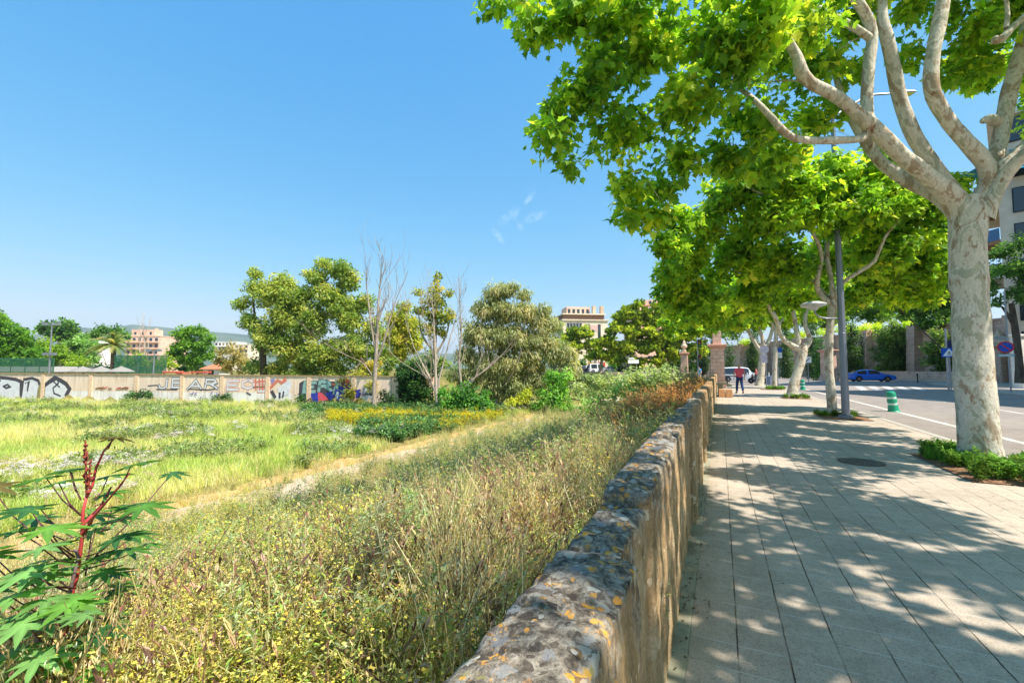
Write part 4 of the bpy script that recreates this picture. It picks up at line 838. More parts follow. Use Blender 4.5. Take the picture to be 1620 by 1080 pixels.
def p_grass(seed, n=26, h=.5, sp=.16, wd=.008, cols=GREENS, tipc=None, segs=3, droop=.35):
    rg = random.Random(seed); p = Pr()
    for i in range(n):
        a = rg.uniform(0, 6.283); r = rg.random() ** .5 * sp; x, y = r * math.cos(a), r * math.sin(a); hh = h * rg.uniform(.5, 1.1); ln = rg.uniform(.1, droop) * hh; b = rg.uniform(0, 6.283)
        pts = [(x + ln * (t_ ** 2) * math.cos(b), y + ln * (t_ ** 2) * math.sin(b), hh * (t_ - .25 * t_ ** 3 * droop)) for t_ in np.linspace(0, 1, segs + 1)]
        c = pick(rg, cols); p.strip(pts, (wd, wd * .15), c, tipc or c)
    return p.out()
def p_oat(seed, n=7, h=.95):
    """dry wild oats: bare straw stems with nodding seed heads"""
    rg = random.Random(seed); p = Pr()
    for i in range(n):
        a = rg.uniform(0, 6.283); r = rg.random() * .14; x, y = r * math.cos(a), r * math.sin(a); hh = h * rg.uniform(.6, 1.1); b = rg.uniform(0, 6.283); ln = rg.uniform(.08, .3) * hh
        f = lambda t_: np.array((x + ln * t_ ** 2.2 * math.cos(b), y + ln * t_ ** 2.2 * math.sin(b), hh * (t_ - .12 * t_ ** 4)))
        c = pick(rg, STRAW); p.strip([f(t_) for t_ in np.linspace(0, 1, 5)], (.005, .0025), c)
        for k in range(rg.randint(9, 15)):
            t_ = rg.uniform(.6, 1.0); q = f(t_); dd = np.array((rg.uniform(-1, 1), rg.uniform(-1, 1), rg.uniform(-.6, .5))); dd /= np.linalg.norm(dd); e = q + dd * rg.uniform(.03, .08)
            p.leaf(e, (dd[0] * .4, dd[1] * .4, -1), rg.uniform(.016, .024), .0055, pick(rg, STRAW))
        for k in range(2):
            t_ = rg.uniform(.1, .5); p.leaf(f(t_), (rg.uniform(-1, 1), rg.uniform(-1, 1), .6), rg.uniform(.12, .24), .006, pick(rg, STRAW))
    return p.out()
def p_leafy(seed, n=5, h=.7, leaf=.06, lw=.4, per=22, cols=GREYG, stem=STRAW, flower=None, fl_n=0, fl_s=1.0, branch=True, sp=.14):
    rg = random.Random(seed); p = Pr()
    for i in range(n):
        a = rg.uniform(0, 6.283); r = rg.random() * sp; x, y = r * math.cos(a), r * math.sin(a); hh = h * rg.uniform(.55, 1.1); b = rg.uniform(0, 6.283); ln = rg.uniform(.05, .35) * hh
        f = lambda t_: np.array((x + ln * t_ * math.cos(b), y + ln * t_ * math.sin(b), hh * t_))
        ax = [(f, 1.0)]; sc = pick(rg, stem); p.strip([f(0), f(.5), f(1)], (.007, .003), sc)
        segs = [(f(0), f(1), hh)]
        if branch:
            for k in range(rg.randint(3, 6)):
                t_ = rg.uniform(.3, .9); q = f(t_); d = np.array((rg.uniform(-1, 1), rg.uniform(-1, 1), rg.uniform(.3, 1.1))); d /= np.linalg.norm(d); L = hh * rg.uniform(.18, .4)
                p.strip([q, q + d * L], (.004, .002), sc); segs.append((q, q + d * L, L))
        tot = sum(s3 for _, _, s3 in segs)
        for (q0, q1, L) in segs:
            for k in range(max(2, int(per * L / tot))):
                t_ = rg.uniform(.12, 1); q = q0 + (q1 - q0) * t_; d = (rg.uniform(-1, 1), rg.uniform(-1, 1), rg.uniform(-.3, .8)); ll = leaf * rg.uniform(.6, 1.3)
                p.leaf(q, d, ll, ll * lw, pick(rg, cols))
            if flower:
                for k in range(fl_n):
                    q = q1 + np.array((rg.uniform(-1, 1), rg.uniform(-1, 1), rg.uniform(-.6, .5))) * .05; z = rg.uniform(.004, .008) * fl_s; c = pick(rg, flower)
                    p.tri([q + np.array((z, 0, z * .4)), q + np.array((0, z, 0)), q + np.array((-z, 0, z * .4)), q + np.array((0, -z, 0))], c)
    return p.out()
def p_twigs(seed, n=14, h=.35, sp=.35, cols=TWIGC):
    rg = random.Random(seed); p = Pr()
    for i in range(n):
        a = rg.uniform(0, 6.283); r = rg.random() * sp; q = np.array((r * math.cos(a), r * math.sin(a), rg.uniform(0, .12))); d = np.array((rg.uniform(-1, 1), rg.uniform(-1, 1), rg.uniform(-.05, .55))); d /= np.linalg.norm(d); L = rg.uniform(.25, .8)
        k_ = np.array((rg.uniform(-.1, .1), rg.uniform(-.1, .1), rg.uniform(0, .12))); pts = [q, q + d * L * .5 + k_, q + d * L]
        c = pick(rg, cols); p.strip(pts, (.009, .003), c)
        for j in range(rg.randint(1, 4)):
            t_ = rg.uniform(.3, .9); e = q + d * L * t_ + k_ * .7; dd = d + np.array((rg.uniform(-1, 1), rg.uniform(-1, 1), rg.uniform(-.3, .6))); dd /= np.linalg.norm(dd); p.strip([e, e + dd * L * .3], (.005, .002), c)
            p.leaf(e + dd * L * .2, dd, rg.uniform(.03, .07), .016, pick(rg, cols + STRAW[:2]))
    return p.out()
def p_umbel(seed, n=4, h=.6, cols=[lin(206, 196, 200), lin(190, 178, 186), lin(220, 214, 206)]):
    rg = random.Random(seed); p = Pr()
    for i in range(n):
        a = rg.uniform(0, 6.283); r = rg.random() * .18; x, y = r * math.cos(a), r * math.sin(a); hh = h * rg.uniform(.7, 1.1); q = np.array((x + rg.uniform(-.08, .08), y + rg.uniform(-.08, .08), hh))
        p.strip([(x, y, 0), q], (.012, .008), pick(rg, GREENS))
        for k in range(12):
            e = q + np.array((rg.uniform(-1, 1), rg.uniform(-1, 1), rg.uniform(-.25, .3))) * .09; z = rg.uniform(.014, .026); p.tri([e + np.array((z, 0, 0)), e + np.array((0, z, z * .5)), e + np.array((-z, 0, 0)), e + np.array((0, -z, z * .5))], pick(rg, cols))
        for k in range(6): p.leaf((x, y, hh * rg.uniform(.1, .7)), (rg.uniform(-1, 1), rg.uniform(-1, 1), .5), .14, .03, pick(rg, GREENS))
    return p.out()
def scatter(name, protos, XY, z, scale, lean=.15, tint=.16, mat=WEED, kind='stuff', parent=None, far=None, thr=5.5):
    """protos: list of (V,F,C); plants spread over XY (N,2) world"""
    N = len(XY); which = rng.integers(0, len(protos), N)
    if far: which = np.where(XY[:, 1] > thr, len(protos) + rng.integers(0, len(far), N), which); protos = protos + far
    Vs = []; Fs = []; Cs = []; b = 0
    for k, (V, Fq, C_) in enumerate(protos):
        m = which == k; n = int(m.sum())
        if not n: continue
        pos = np.column_stack([XY[m], z[m]]); a = rng.random(n) * 6.283; up = unit(np.column_stack([rng.normal(size=(n, 2)) * lean, np.ones(n)])); y = np.column_stack([np.cos(a), np.sin(a), np.zeros(n)])
        x = unit(np.cross(y, up)); y = np.cross(up, x); Rm = np.stack([x, y, up], -1)
        W_, F_ = place((V, Fq), pos, Rm, np.asarray(scale)[m]); Vs.append(W_); Fs.append(F_ + b); b += len(W_)
        tn = (1 + tint * rng.normal(size=(n, 1, 1))).clip(.5, 1.5) * (1 + .06 * rng.normal(size=(n, 1, 3))); Cs.append((C_[None] * tn * 1.18).reshape(-1, 3))
    o = np_mesh(name, np.vstack(Vs), np.vstack(Fs), mat, parent, col=np.clip(np.vstack(Cs), 0, 1))
    if kind: o['kind'] = kind
    return o
def sample_bank(n, wmin, wmax, pxmin=-500, pxmax=1320, Xmin=-13.2, Xmax=-.72, power=1.0):
    w = wmin * (wmax / wmin) ** (rng.random(n) ** power); px = pxmin + (pxmax - pxmin) * rng.random(n); x = (px - CX) / F * w
    X, Z = toS(x, w); ok = (X > Xmin) & (X < Xmax) & (Z > -3)
    return np.column_stack([x, w])[ok]
def zof(XY): X, Z = toS(XY[:, 0], XY[:, 1]); return terr(X, Z)
def pix(XY): return proj(np.column_stack([XY, zof(XY)]))
def soft(v, a, b): return sm((v - a) / (b - a + 1e-9))
def patch(XY, sc, th, seed=0.0): 
    return np.array([noise.noise(Vector((q[0] * sc, q[1] * sc, seed))) for q in XY]) > th
def keep(XY, prob): return XY[rng.random(len(XY)) < prob]
def sz(n, a=.7, b=1.25): return rng.uniform(a, b, n)

# ---------- the bank between the parapet and the track
B = sample_bank(36000, 1.7, 44); X, Z = toS(B[:, 0], B[:, 1])
notrack = (X > -11.1 - .9 * soft(Z, 12, 18) + .4 * np.sin(Z * .9) + .3 * np.sin(Z * 2.3)) | (rng.random(len(B)) < .05); B = B[notrack]; px, py = pix(B); X, Z = toS(B[:, 0], B[:, 1])
nearwall = soft(X, -4.6, -2.2)                       # 1 close to the parapet
pn = lambda sc, sd_: np.array([noise.noise(Vector((q_[0] * sc, q_[1] * sc, sd_))) for q_ in B])
n_a, n_b, n_c = pn(.55, 1.0), pn(.8, 9.0), pn(1.3, 17.0)
crest = soft(-X, 7.4, 9.5)                           # 1 along the track
zY = soft(px, 40, 240) * (1 - soft(px, 480, 680)) * soft(py, 790, 880)          # yellow-green corner
zG = soft(px, 330, 460) * (1 - soft(px, 640, 760)) * soft(py, 860, 960)          # green herbs at the bottom
zE = soft(px, 560, 700) * (1 - soft(py, 760, 900))                               # grey-green far bank
zT = nearwall * (1 - soft(Z, 8, 12))                                             # brown tangle under the wall
c01 = lambda v_: np.clip(v_, 0, 1)
g = [p_grass(i, 34, .46, .17, .007, GREENS + YGREEN[:2]) for i in range(3)]
g2 = [p_grass(10 + i, 32, .55, .17, .006, STRAW + YGREEN[:1]) for i in range(3)]
q = keep(B, c01(.20 + .25 * zG + .15 * zE + .5 * n_a) * (1 - .75 * zT)); scatter('bank_grass', g, q, zof(q), sz(len(q), .6, 1.3))
q = keep(B, c01(.16 + .30 * crest - .5 * n_a - .1 * zT) * (1 - .7 * zG)); scatter('dry_bank_grass', g2, q, zof(q), sz(len(q), .6, 1.2))
yw = [p_leafy(20 + i, 9, .66, .016, .36, 130, YGREEN + GREENS[:1], [lin(186, 178, 108)], [lin(226, 208, 84), lin(216, 202, 110)], 2) for i in range(3)]
ywf = [p_leafy(25 + i, 5, .66, .036, .42, 34, YGREEN + GREENS[:1], [lin(186, 178, 108)], [lin(228, 208, 70), lin(216, 200, 96)], 1, 2.2) for i in range(3)]
q = keep(B, c01(.05 + .62 * zY * (n_b > -.25) + .25 * (n_b > .3) * (1 - zT))); scatter('yellow_weeds', yw, q, zof(q), sz(len(q), .6, 1.3), far=ywf, thr=3.6)
oa = [p_oat(40 + i) for i in range(4)]
q = keep(B, c01((.08 + .5 * crest + .45 * (n_c > .15)) * (1 - .75 * zY) * (1 - .8 * zG))); scatter('dry_oats', oa, q, zof(q), sz(len(q), .7, 1.3))
gg = [p_leafy(60 + i, 8, .78, .027, .28, 110, GREYG + GREENS[:2], [lin(170, 160, 116)]) for i in range(3)]
ggf = [p_leafy(65 + i, 6, .78, .055, .32, 34, GREYG + GREENS[:2], [lin(170, 160, 116)]) for i in range(3)]
q = keep(B, c01(.04 + .36 * zE * (n_b > -.2) + .25 * (n_b < -.28)) * (1 - .7 * zT)); scatter('leafy_weeds', gg, q, zof(q), sz(len(q), .7, 1.45), far=ggf)
fg = [p_leafy(80 + i, 7, .46, .028, .36, 96, [lin(96, 142, 62), lin(124, 166, 84), lin(82, 124, 56), lin(140, 176, 96)], [lin(140, 150, 84)], sp=.22) for i in range(3)]
fgf = [p_leafy(85 + i, 5, .46, .055, .42, 30, [lin(96, 142, 62), lin(124, 166, 84), lin(82, 124, 56)], [lin(140, 150, 84)], sp=.22) for i in range(2)]
q = keep(B, c01(.05 + .6 * zG * (n_c > -.25) + .35 * (n_c < -.3)) * (1 - .6 * zT)); scatter('green_herbs', fg, q, zof(q), sz(len(q), .6, 1.4), far=fgf)
tw = [p_twigs(100 + i, 18, .4) for i in range(4)]
q = keep(B, c01((.62 * zT + .10 * (n_a < -.2) + .03)) * (X < -1.2)); scatter('dead_twigs', tw, q, zof(q) + .08, sz(len(q), .6, 1.3))
br_ = [p_leafy(130 + i, 7, .55, .024, .26, 66, RUSTC + TWIGC[:2] + STRAW[:1], TWIGC, sp=.2) for i in range(3)]
q = keep(B, c01(.34 * zT + .10 * (n_a < -.3)) * (1 - .6 * zG) * (1 - .85 * zY)); scatter('brown_weeds', br_, q, zof(q), sz(len(q), .6, 1.2))
ml = [p_leafy(120 + i, 3, .4, .04, .7, 16, [lin(96, 128, 70)], [lin(110, 120, 70)], [lin(160, 140, 196), lin(178, 160, 206)], 1) for i in range(2)]
q = keep(B, .03 * (X > -4)); scatter('mallow_weeds', ml, q, zof(q), sz(len(q)))
ne = 900; Xe = np.where(rng.random(ne) < .55, rng.normal(-13.3, .25, ne), rng.normal(-10.9, .5, ne)); Ze = rng.uniform(3, 34, ne); pe = np.array([(v_[0], v_[1]) for v_ in (S(a_, b_) for a_, b_ in zip(Xe, Ze))]); pe = pe[np.array([noise.noise(Vector((u_[0] * .5, u_[1] * .5, 40.0))) for u_ in pe]) > -.12]
scatter('track_side_grass', g2 + [p_grass(16, 30, .4, .2, .01, MG0) for MG0 in ([lin(196, 196, 120), lin(176, 186, 96)],)], pe, zof(pe), sz(len(pe), .5, 1.1))
# rust dock along the far wall, and the tall grey bushy growth beyond
dk = [p_leafy(140 + i, 5, .95, .05, .45, 80, RUSTC, RUSTC, sp=.18) for i in range(3)]
pr = soft(Z, 9, 13) * soft(X, -3.4, -1.6) * .5; q = keep(B, pr); scatter('rust_dock', dk, q, zof(q) + .15, sz(len(q), .8, 1.3))

# ---------- meadow beyond the track
def sample_meadow(n, wmin=7, wmax=46, pxmin=-420, pxmax=900):
    w = wmin * (wmax / wmin) ** (rng.random(n) ** .8); px = pxmin + (pxmax - pxmin) * rng.random(n); x = (px - CX) / F * w; X, Z = toS(x, w)
    ok = (X < -13.75) & (w < wall_w(x) - .35) | (x > -9.9) & (X < -13.75) & (w < 46); return np.column_stack([x, w])[ok]
Md = sample_meadow(34000); px, py = pix(Md)
MG = [lin(166, 184, 84), lin(186, 198, 104), lin(150, 174, 78), lin(200, 204, 126)]
mg = [p_grass(200 + i, 22, .42, .26, .022, MG, segs=2) for i in range(3)]; mp = [p_grass(210 + i, 20, .45, .26, .02, [lin(212, 206, 136), lin(222, 216, 164), lin(198, 198, 114)], segs=2) for i in range(2)]
pp = np.array([noise.noise(Vector((a * .16, b * .16, 2.0))) + .5 * noise.noise(Vector((a * .5, b * .5, 7.0))) for a, b in Md])
q = Md[(pp < .16)]; q = keep(q, .75); scatter('meadow_grass', mg, q, zof(q), sz(len(q), .6, 1.15))
q = Md[(pp >= .0)]; q = keep(q, .7); scatter('pale_meadow_grass', mp, q, zof(q), sz(len(q), .6, 1.15))
um = [p_umbel(220 + i) for i in range(3)]; pu = np.array([noise.noise(Vector((a * .3, b * .3, 12.0))) for a, b in Md]); q = Md[(pu > .22)]; q = keep(q, .13); scatter('white_umbels', um, q, zof(q), sz(len(q), .7, 1.1))
ml2 = [p_leafy(240 + i, 5, .5, .12, .4, 18, GREYG + GREENS, GREENS, sp=.3) for i in range(3)]; pu2 = np.array([noise.noise(Vector((a * .25, b * .25, 22.0))) for a, b in Md]); q = Md[(pu2 > .1)]; q = keep(q, .3); scatter('meadow_herbs', ml2, q, zof(q), sz(len(q), .7, 1.2))
# dark green nettles and yellow daisies near the trees
yf = [p_leafy(260 + i, 4, .55, .09, .4, 14, [lin(110, 140, 50), lin(150, 160, 60)], GREENS, [lin(240, 200, 20), lin(246, 214, 40), lin(230, 176, 30)], 5, 2.4, sp=.3) for i in range(3)]
pd = ((px > 535) & (px < 640) & (py > 655) & (py < 676)) * .85 + ((px > 600) & (px < 800) & (py > 660) & (py < 692)) * .35 + ((px > 700) & (px < 795) & (py > 664) & (py < 692)) * .6
XYd = sample_meadow(26000, 20, 42, 480, 820); a, b_ = pix(XYd)
pd = ((a > 520) & (a < 650) & (b_ > 657) & (b_ < 676)) * .85 + ((a > 690) & (a < 795) & (b_ > 664) & (b_ < 690)) * .6 + ((a > 590) & (a < 800) & (b_ > 655) & (b_ < 690)) * .12
pd = pd * np.array([.2 + 1.1 * max(0, noise.noise(Vector((u_[0] * .5, u_[1] * .35, 31.0))) + .35) for u_ in XYd]); q = keep(XYd, pd * .5); scatter('yellow_daisies', yf, q, zof(q), sz(len(q), .7, 1.2))
nt2 = [p_leafy(280 + i, 5, .5, .15, .5, 20, [lin(84, 120, 64), lin(110, 144, 84), lin(70, 104, 60)], GREENS, sp=.3) for i in range(3)]
pd = ((a > 570) & (a < 720) & (b_ > 668) & (b_ < 700)) * .3 + ((a > 470) & (a < 800) & (b_ > 646) & (b_ < 660)) * .12; q = keep(XYd, pd); scatter('nettles', nt2, q, zof(q), sz(len(q), .7, 1.2))

# ---------- weeds round the tree pits and grass tufts at the lamp post
def ring(cX, cZ, hX, hZ, n, skip): 
    X = cX + rng.uniform(-hX, hX, n); Z = cZ + rng.uniform(-hZ, hZ, n); ok = (X - skip[0]) ** 2 + (Z - skip[1]) ** 2 > skip[2] ** 2; p_ = [S(a, b) for a, b in zip(X[ok], Z[ok])]; return np.array([(v[0], v[1]) for v in p_])
tg = [p_leafy(300 + i, 8, .26, .07, .3, 60, [lin(96, 136, 52), lin(124, 164, 66), lin(78, 118, 46)], GREENS, sp=.14) for i in range(3)] + [p_grass(310, 40, .3, .14, .012, [lin(90, 136, 46), lin(116, 160, 60)])]
def tuft(label, XY, s0, s1, grp=None):
    o = scatter('weed_patch', tg, XY, np.full(len(XY), .03), sz(len(XY), s0, s1)); return o
tuft('', np.vstack([ring(3.3, 9.6, .22, .25, 9, (3.67, 9.36, .3)), ring(3.95, 8.5, .3, .35, 20, (3.67, 9.36, .3)), ring(3.3, 9.05, .2, .2, 7, (3.67, 9.36, .3)), ring(3.5, 8.3, .45, .2, 14, (3.67, 9.36, .3)), ring(3.15, 9.8, .12, .3, 8, (3.67, 9.36, .3)), ring(4.2, 9.2, .2, .5, 9, (3.67, 9.36, .3))]), .7, 1.15)
tuft('', np.vstack([ring(3.0, 17.0, .3, .3, 16, (3.25, 17.2, .2)), ring(3.5, 16.7, .35, .3, 10, (3.25, 17.2, .2))]), .4, .7)
tuft('', ring(3.4, 26.5, .5, .6, 26, (3.36, 26.6, .25)), .5, .8)
tuft('', ring(3.45, 36.8, .6, .8, 34, (3.57, 37, .2)), .5, .9)
# fallen leaves and grit along the foot of the wall and over the paving
n = 640; X = -.28 + np.abs(rng.normal(size=n)) * .09; Z = rng.uniform(1.2, 12, n); X[520:] = rng.uniform(-.1, 4, 120); Z[520:] = rng.uniform(2, 14, 120); Z[:260] = rng.uniform(3.0, 6.2, 260)
pos = np.array([tuple(S(a, b, .004)) for a, b in zip(X, Z)]); nr_ = rng.normal(size=(n, 3)) * .35 + np.array([0, 0, 1]); Rm = frames(rng.normal(size=(n, 3)) * np.array([1, 1, .1]), nr_)
V, Fq = place(OVAL, pos, Rm, rng.uniform(.008, .026, n)); V[:, 2] = np.maximum(V[:, 2], .004); cc = np.array([pick(random.Random(i), [lin(96, 78, 58), lin(128, 100, 72), lin(76, 66, 56), lin(160, 136, 96)]) for i in range(n)])
lo_ = np_mesh('leaf_litter', V, Fq, WEED, col=np.repeat(cc, len(OVAL[0]), 0)); lo_['kind'] = 'stuff'

# ---------- bushy growth at the far end of the bank, right up to the bridge
def shrub(label, lob, w, pal, base_px, z=-1.2, T=OVAL, lsize=.2, per=16, nleaf=46): return lobe_tree('shrub', label, at(base_px, w, z), None, [], lob, w, pal, T=T, lsize=lsize, per=per, nleaf=nleaf, rad=(.3, .6), cat='shrub', wood=BARK_G)
SAGE = [lin(84, 104, 66), lin(116, 134, 90), lin(150, 162, 118), lin(172, 178, 140)]
shrub('tall sage green shrub at the end of the bank below the pines', [(1010, 596, 20), (1035, 592, 18), (1060, 594, 18), (990, 608, 18), (1020, 612, 18), (1050, 610, 18), (1076, 600, 12)], 27, SAGE, 1030)
shrub('grey green shrub thicket in front of the bridge parapet', [(940, 604, 14), (962, 600, 14), (915, 612, 14), (984, 606, 12), (930, 622, 16), (958, 620, 14)], 33, SAGE, 945, -1.6)
shrub('light green shrub below the sage thicket on the bank', [(975, 618, 14), (1000, 625, 14), (950, 634, 14), (985, 640, 14), (925, 640, 12)], 24, [lin(100, 130, 66), lin(136, 164, 92), lin(160, 180, 120)], 968)
shrub('dusty shaded shrub leaning against the far end of the wall', [(1080, 598, 14), (1100, 600, 12), (1115, 604, 9), (1066, 612, 12), (1092, 614, 10)], 25, [lin(104, 100, 82), lin(134, 128, 104), lin(150, 130, 100)], 1090, -.6)
# ================================================================ buildings, walls, street things
WHITE = M('white_paint', lin(226, 222, 214), .6); STEEL = M('galvanised_steel', lin(150, 154, 160), .45, .6, .1); DARKM = M('dark_metal', lin(48, 50, 52), .5, .3)
# ---------------------------------------------------------------- graffiti wall
def wall_frame():
    a = Vector((WA[0], WA[1], 0)); b = Vector((WB[0], WB[1], 0)); d = (b - a); L = d.length; d.normalize(); return a, d, L, math.atan2(d.y, d.x)
wa, wd_, wL, wrz = wall_frame()
def wall_top(s): return 1.12 + (.73 - 1.12) * s / wL
def s_of(px):                                       # distance along the wall for a photo column
    k = (px - CX) / F * CP; return ((WA[1] * k - WA[0]) / (wd_.x - wd_.y * k))
def gw_mat():
    t = NT('painted_render'); v = t.coord(); f = t.noise(v, .9, 6, .7); f2 = t.noise(v, 12, 4, .7); sp = t.n('ShaderNodeSeparateXYZ'); t.l(v, sp.inputs[0])
    c = t.ramp(f, [(.3, lin(238, 208, 180)), (.55, lin(246, 222, 198)), (.75, lin(230, 198, 170))])
    lowb = t.math('MULTIPLY', t.math('SUBTRACT', t.math('ADD', -.72, t.math('MULTIPLY', t.math('SUBTRACT', f2, .5), .25)), sp.outputs[2]), 14, True)
    inx = t.math('MULTIPLY', t.math('MULTIPLY', t.math('SUBTRACT', sp.outputs[0], s_of(108)), 2.0, True), t.math('MULTIPLY', t.math('SUBTRACT', s_of(468), sp.outputs[0]), 2.0, True))
    c = t.mix(t.math('MULTIPLY', lowb, inx), c, lin(244, 238, 230))
    st = t.noise(t.coord((1, 1, .1)), 3.5, 4); c = t.mix(.35, c, t.ramp(st, [(.35, lin(170, 140, 116)), (.55, lin(255, 255, 255))]), 'MULTIPLY')
    return t.done(c, .9, t.bump(f2, .3, .02), 0, .1)
GWM = gw_mat()
gw = thing('graffiti_wall', 'long peach rendered wall covered in graffiti at the back of the meadow', 'wall', wa, wrz)
m = MB(); 
ns = 30
for i in range(ns):
    s0, s1 = wL * i / ns, wL * (i + 1) / ns
    m.add([(s0, 0, -2.6), (s1, 0, -2.6), (s1, 0, wall_top(s1)), (s0, 0, wall_top(s0)), (s0, .3, -2.6), (s1, .3, -2.6), (s1, .3, wall_top(s1)), (s0, .3, wall_top(s0))], [(0, 1, 2, 3), (3, 2, 6, 7), (5, 4, 7, 6)])
m.build('wall_body', GWM, gw)
m = MB()
for i in range(ns):
    s0, s1 = wL * i / ns, wL * (i + 1) / ns; m.add([(s0, -.07, wall_top(s0) + .003), (s1, -.07, wall_top(s1) + .003), (s1, .37, wall_top(s1) + .003), (s0, .37, wall_top(s0) + .003), (s0, -.07, wall_top(s0) + .09), (s1, -.07, wall_top(s1) + .09), (s1, .37, wall_top(s1) + .09), (s0, .37, wall_top(s0) + .09)], [(0, 1, 5, 4), (4, 5, 6, 7), (3, 2, 1, 0), (2, 3, 7, 6)])
m.build('coping', M('tan_coping', lin(168, 140, 104), .9, bump=.2), gw)
for px in (-290, -215, -150, -80, -5, 67, 142, 214, 286, 349, 421, 486, 556, 620):
    s = s_of(px); m = MB(); m.box((s + .22, -.02, -1.1), (.42, .06, 2 * (wall_top(s) + 1.1) - .02), 0); m.build('pilaster', M('render_pilaster', lin(236, 200, 166), .9), gw)
    m = MB(); m.box((s - .01, -.006, -1.1), (.05, .02, 2 * (wall_top(s) + 1.1) - .02), 0); m.build('joint', M('joint_brown', lin(120, 92, 72), .9), gw)  # narrow dark brown strip along the left edge of each pilaster
# spray paint: flat strokes on the face
def paint(name, c): return M('spray_' + name, c, .7, var=.12, scale=2.5)
INK, SILV, REDP, TEAL, BLUE, PINK, LILAC = paint('black', lin(76, 72, 78)), paint('silver', lin(222, 220, 222)), paint('red', lin(216, 124, 100)), paint('teal', lin(140, 176, 168)), paint('blue', lin(60, 70, 168)), paint('pink', lin(226, 90, 100)), paint('lilac', lin(150, 140, 186))
class Gr:
    layer = 0
    def __init__(s): s.items = []
    def poly(s, pts, mat): s.items.append(('p', pts, mat))
    def stroke(s, pts, wd, mat): s.items.append(('s', pts, mat, wd))
    def build(s, name, xo=0, zo=0, k=1.0, zk=None):
        zk = zk or k
        mats = []; mb = MB()
        for it in s.items:
            if it[2] not in mats: mats.append(it[2])
            mb.mi = mats.index(it[2]); n_it = s.items.index(it); y = -.004 - .0009 * n_it
            pts = [(xo + a * k, zo + b * zk) for a, b in it[1]]
            if it[0] == 'p': mb.add([(a, y, b) for a, b in pts], [tuple(range(len(pts)))])
            else:
                wd2 = it[3] / 2; vs = []; n = len(pts)
                for i in range(n):
                    a = Vector(pts[max(0, i - 1)]); b = Vector(pts[min(n - 1, i + 1)]); d = (b - a); d = d.normalized() if d.length > 0 else Vector((1, 0)); nn = Vector((-d.y, d.x)) * wd2; p_ = Vector(pts[i])
                    if 0 < i < n - 1:
                        d1 = (p_ - a).normalized(); cosn = max(.45, abs(Vector((-d1.y, d1.x)).dot(nn.normalized()))); nn = nn / cosn
                    e = (d * wd2 if i == n - 1 else -d * wd2 if i == 0 else Vector((0, 0)))
                    vs += [(p_.x + e.x + nn.x, y, p_.y + e.y + nn.y), (p_.x + e.x - nn.x, y, p_.y + e.y - nn.y)]
                mb.add(vs, [(2 * i, 2 * i + 1, 2 * i + 3, 2 * i + 2) for i in range(n - 1)])
        o = mb.build(name, mats, gw); return o
LET = {'J': [[(.75, 1), (.75, .2), (.5, 0), (.2, .05), (.1, .3)]], 'E': [[(.9, 1), (.15, 1), (.15, 0), (.9, 0)], [(.15, .52), (.75, .52)]], 'A': [[(0, 0), (.45, 1), (.95, 0)], [(.2, .35), (.75, .35)]], 'R': [[(.1, 0), (.1, 1), (.7, .95), (.8, .7), (.6, .5), (.1, .48)], [(.45, .48), (.95, 0)]],
       'F': [[(.9, 1), (.15, 1), (.15, 0)], [(.15, .52), (.75, .52)]], 'O': [[(.5, 1), (.1, .75), (.1, .25), (.5, 0), (.9, .25), (.9, .75), (.5, 1)]], 'N': [[(.05, 0), (.05, 1), (.85, 0), (.85, 1)]], 'Z': [[(.1, 1), (.9, 1), (.1, 0), (.95, 0)]], 'X': [[(.05, 0), (.9, 1)], [(.05, 1), (.9, 0)]]}
def word(g, txt, x, z, wch, h, wd, ink, fill, slant=.12, ol=.13):
    for lay, ww, mt in ((0, wd + ol * 2, ink), (1, wd, fill)):
        for i, ch in enumerate(txt):
            for st in LET[ch]: g.stroke([(x + i * wch * 1.12 + a * wch + slant * b * h * .6, z + b * h + .12 * math.sin(i * 2.1)) for a, b in st], ww, mt)
def zs_(px, y): return P(px, y, WA[1] + wd_.y * s_of(px)).z
# silver piece at the left with black outline
g = Gr()
def pxpoly(pts): return [(s_of(a), zs_(a, b)) for a, b in pts]
left = pxpoly([(-40, 640), (-40, 598), (0, 597), (12, 598), (26, 600), (36, 604), (37, 640)]); g.poly(left, SILV); g.stroke(left[1:-1], .34, INK); g.stroke([left[4], left[5], left[6]], .34, INK)
g.stroke(pxpoly([(8, 611), (14, 608), (18, 611), (12, 614), (8, 611)]), .2, INK); g.stroke(pxpoly([(-30, 606), (-10, 603), (2, 602)]), .16, INK)
mid = pxpoly([(37, 640), (40, 600), (52, 598), (62, 602), (65, 610), (62, 640)]); g.poly(mid, SILV); g.stroke(mid[1:-1], .3, INK); g.stroke(pxpoly([(42, 606), (47, 603), (46, 618)]), .15, INK)
rt = pxpoly([(70, 640), (72, 610), (88, 597), (96, 601), (106, 607), (112, 615), (108, 624), (104, 640)]); g.poly(rt, SILV); g.stroke(rt[1:-1], .42, INK); g.stroke(pxpoly([(76, 608), (90, 600)]), .2, INK); g.stroke(pxpoly([(92, 598), (94, 606), (86, 614), (88, 622), (98, 626)]), .16, INK); g.stroke(pxpoly([(87, 604), (96, 612)]), .14, INK)
g.poly(pxpoly([(62, 614), (66, 605), (70, 607), (74, 612), (73, 640), (60, 640)]), paint('olive', lin(150, 140, 92)))
g.build('graffiti')
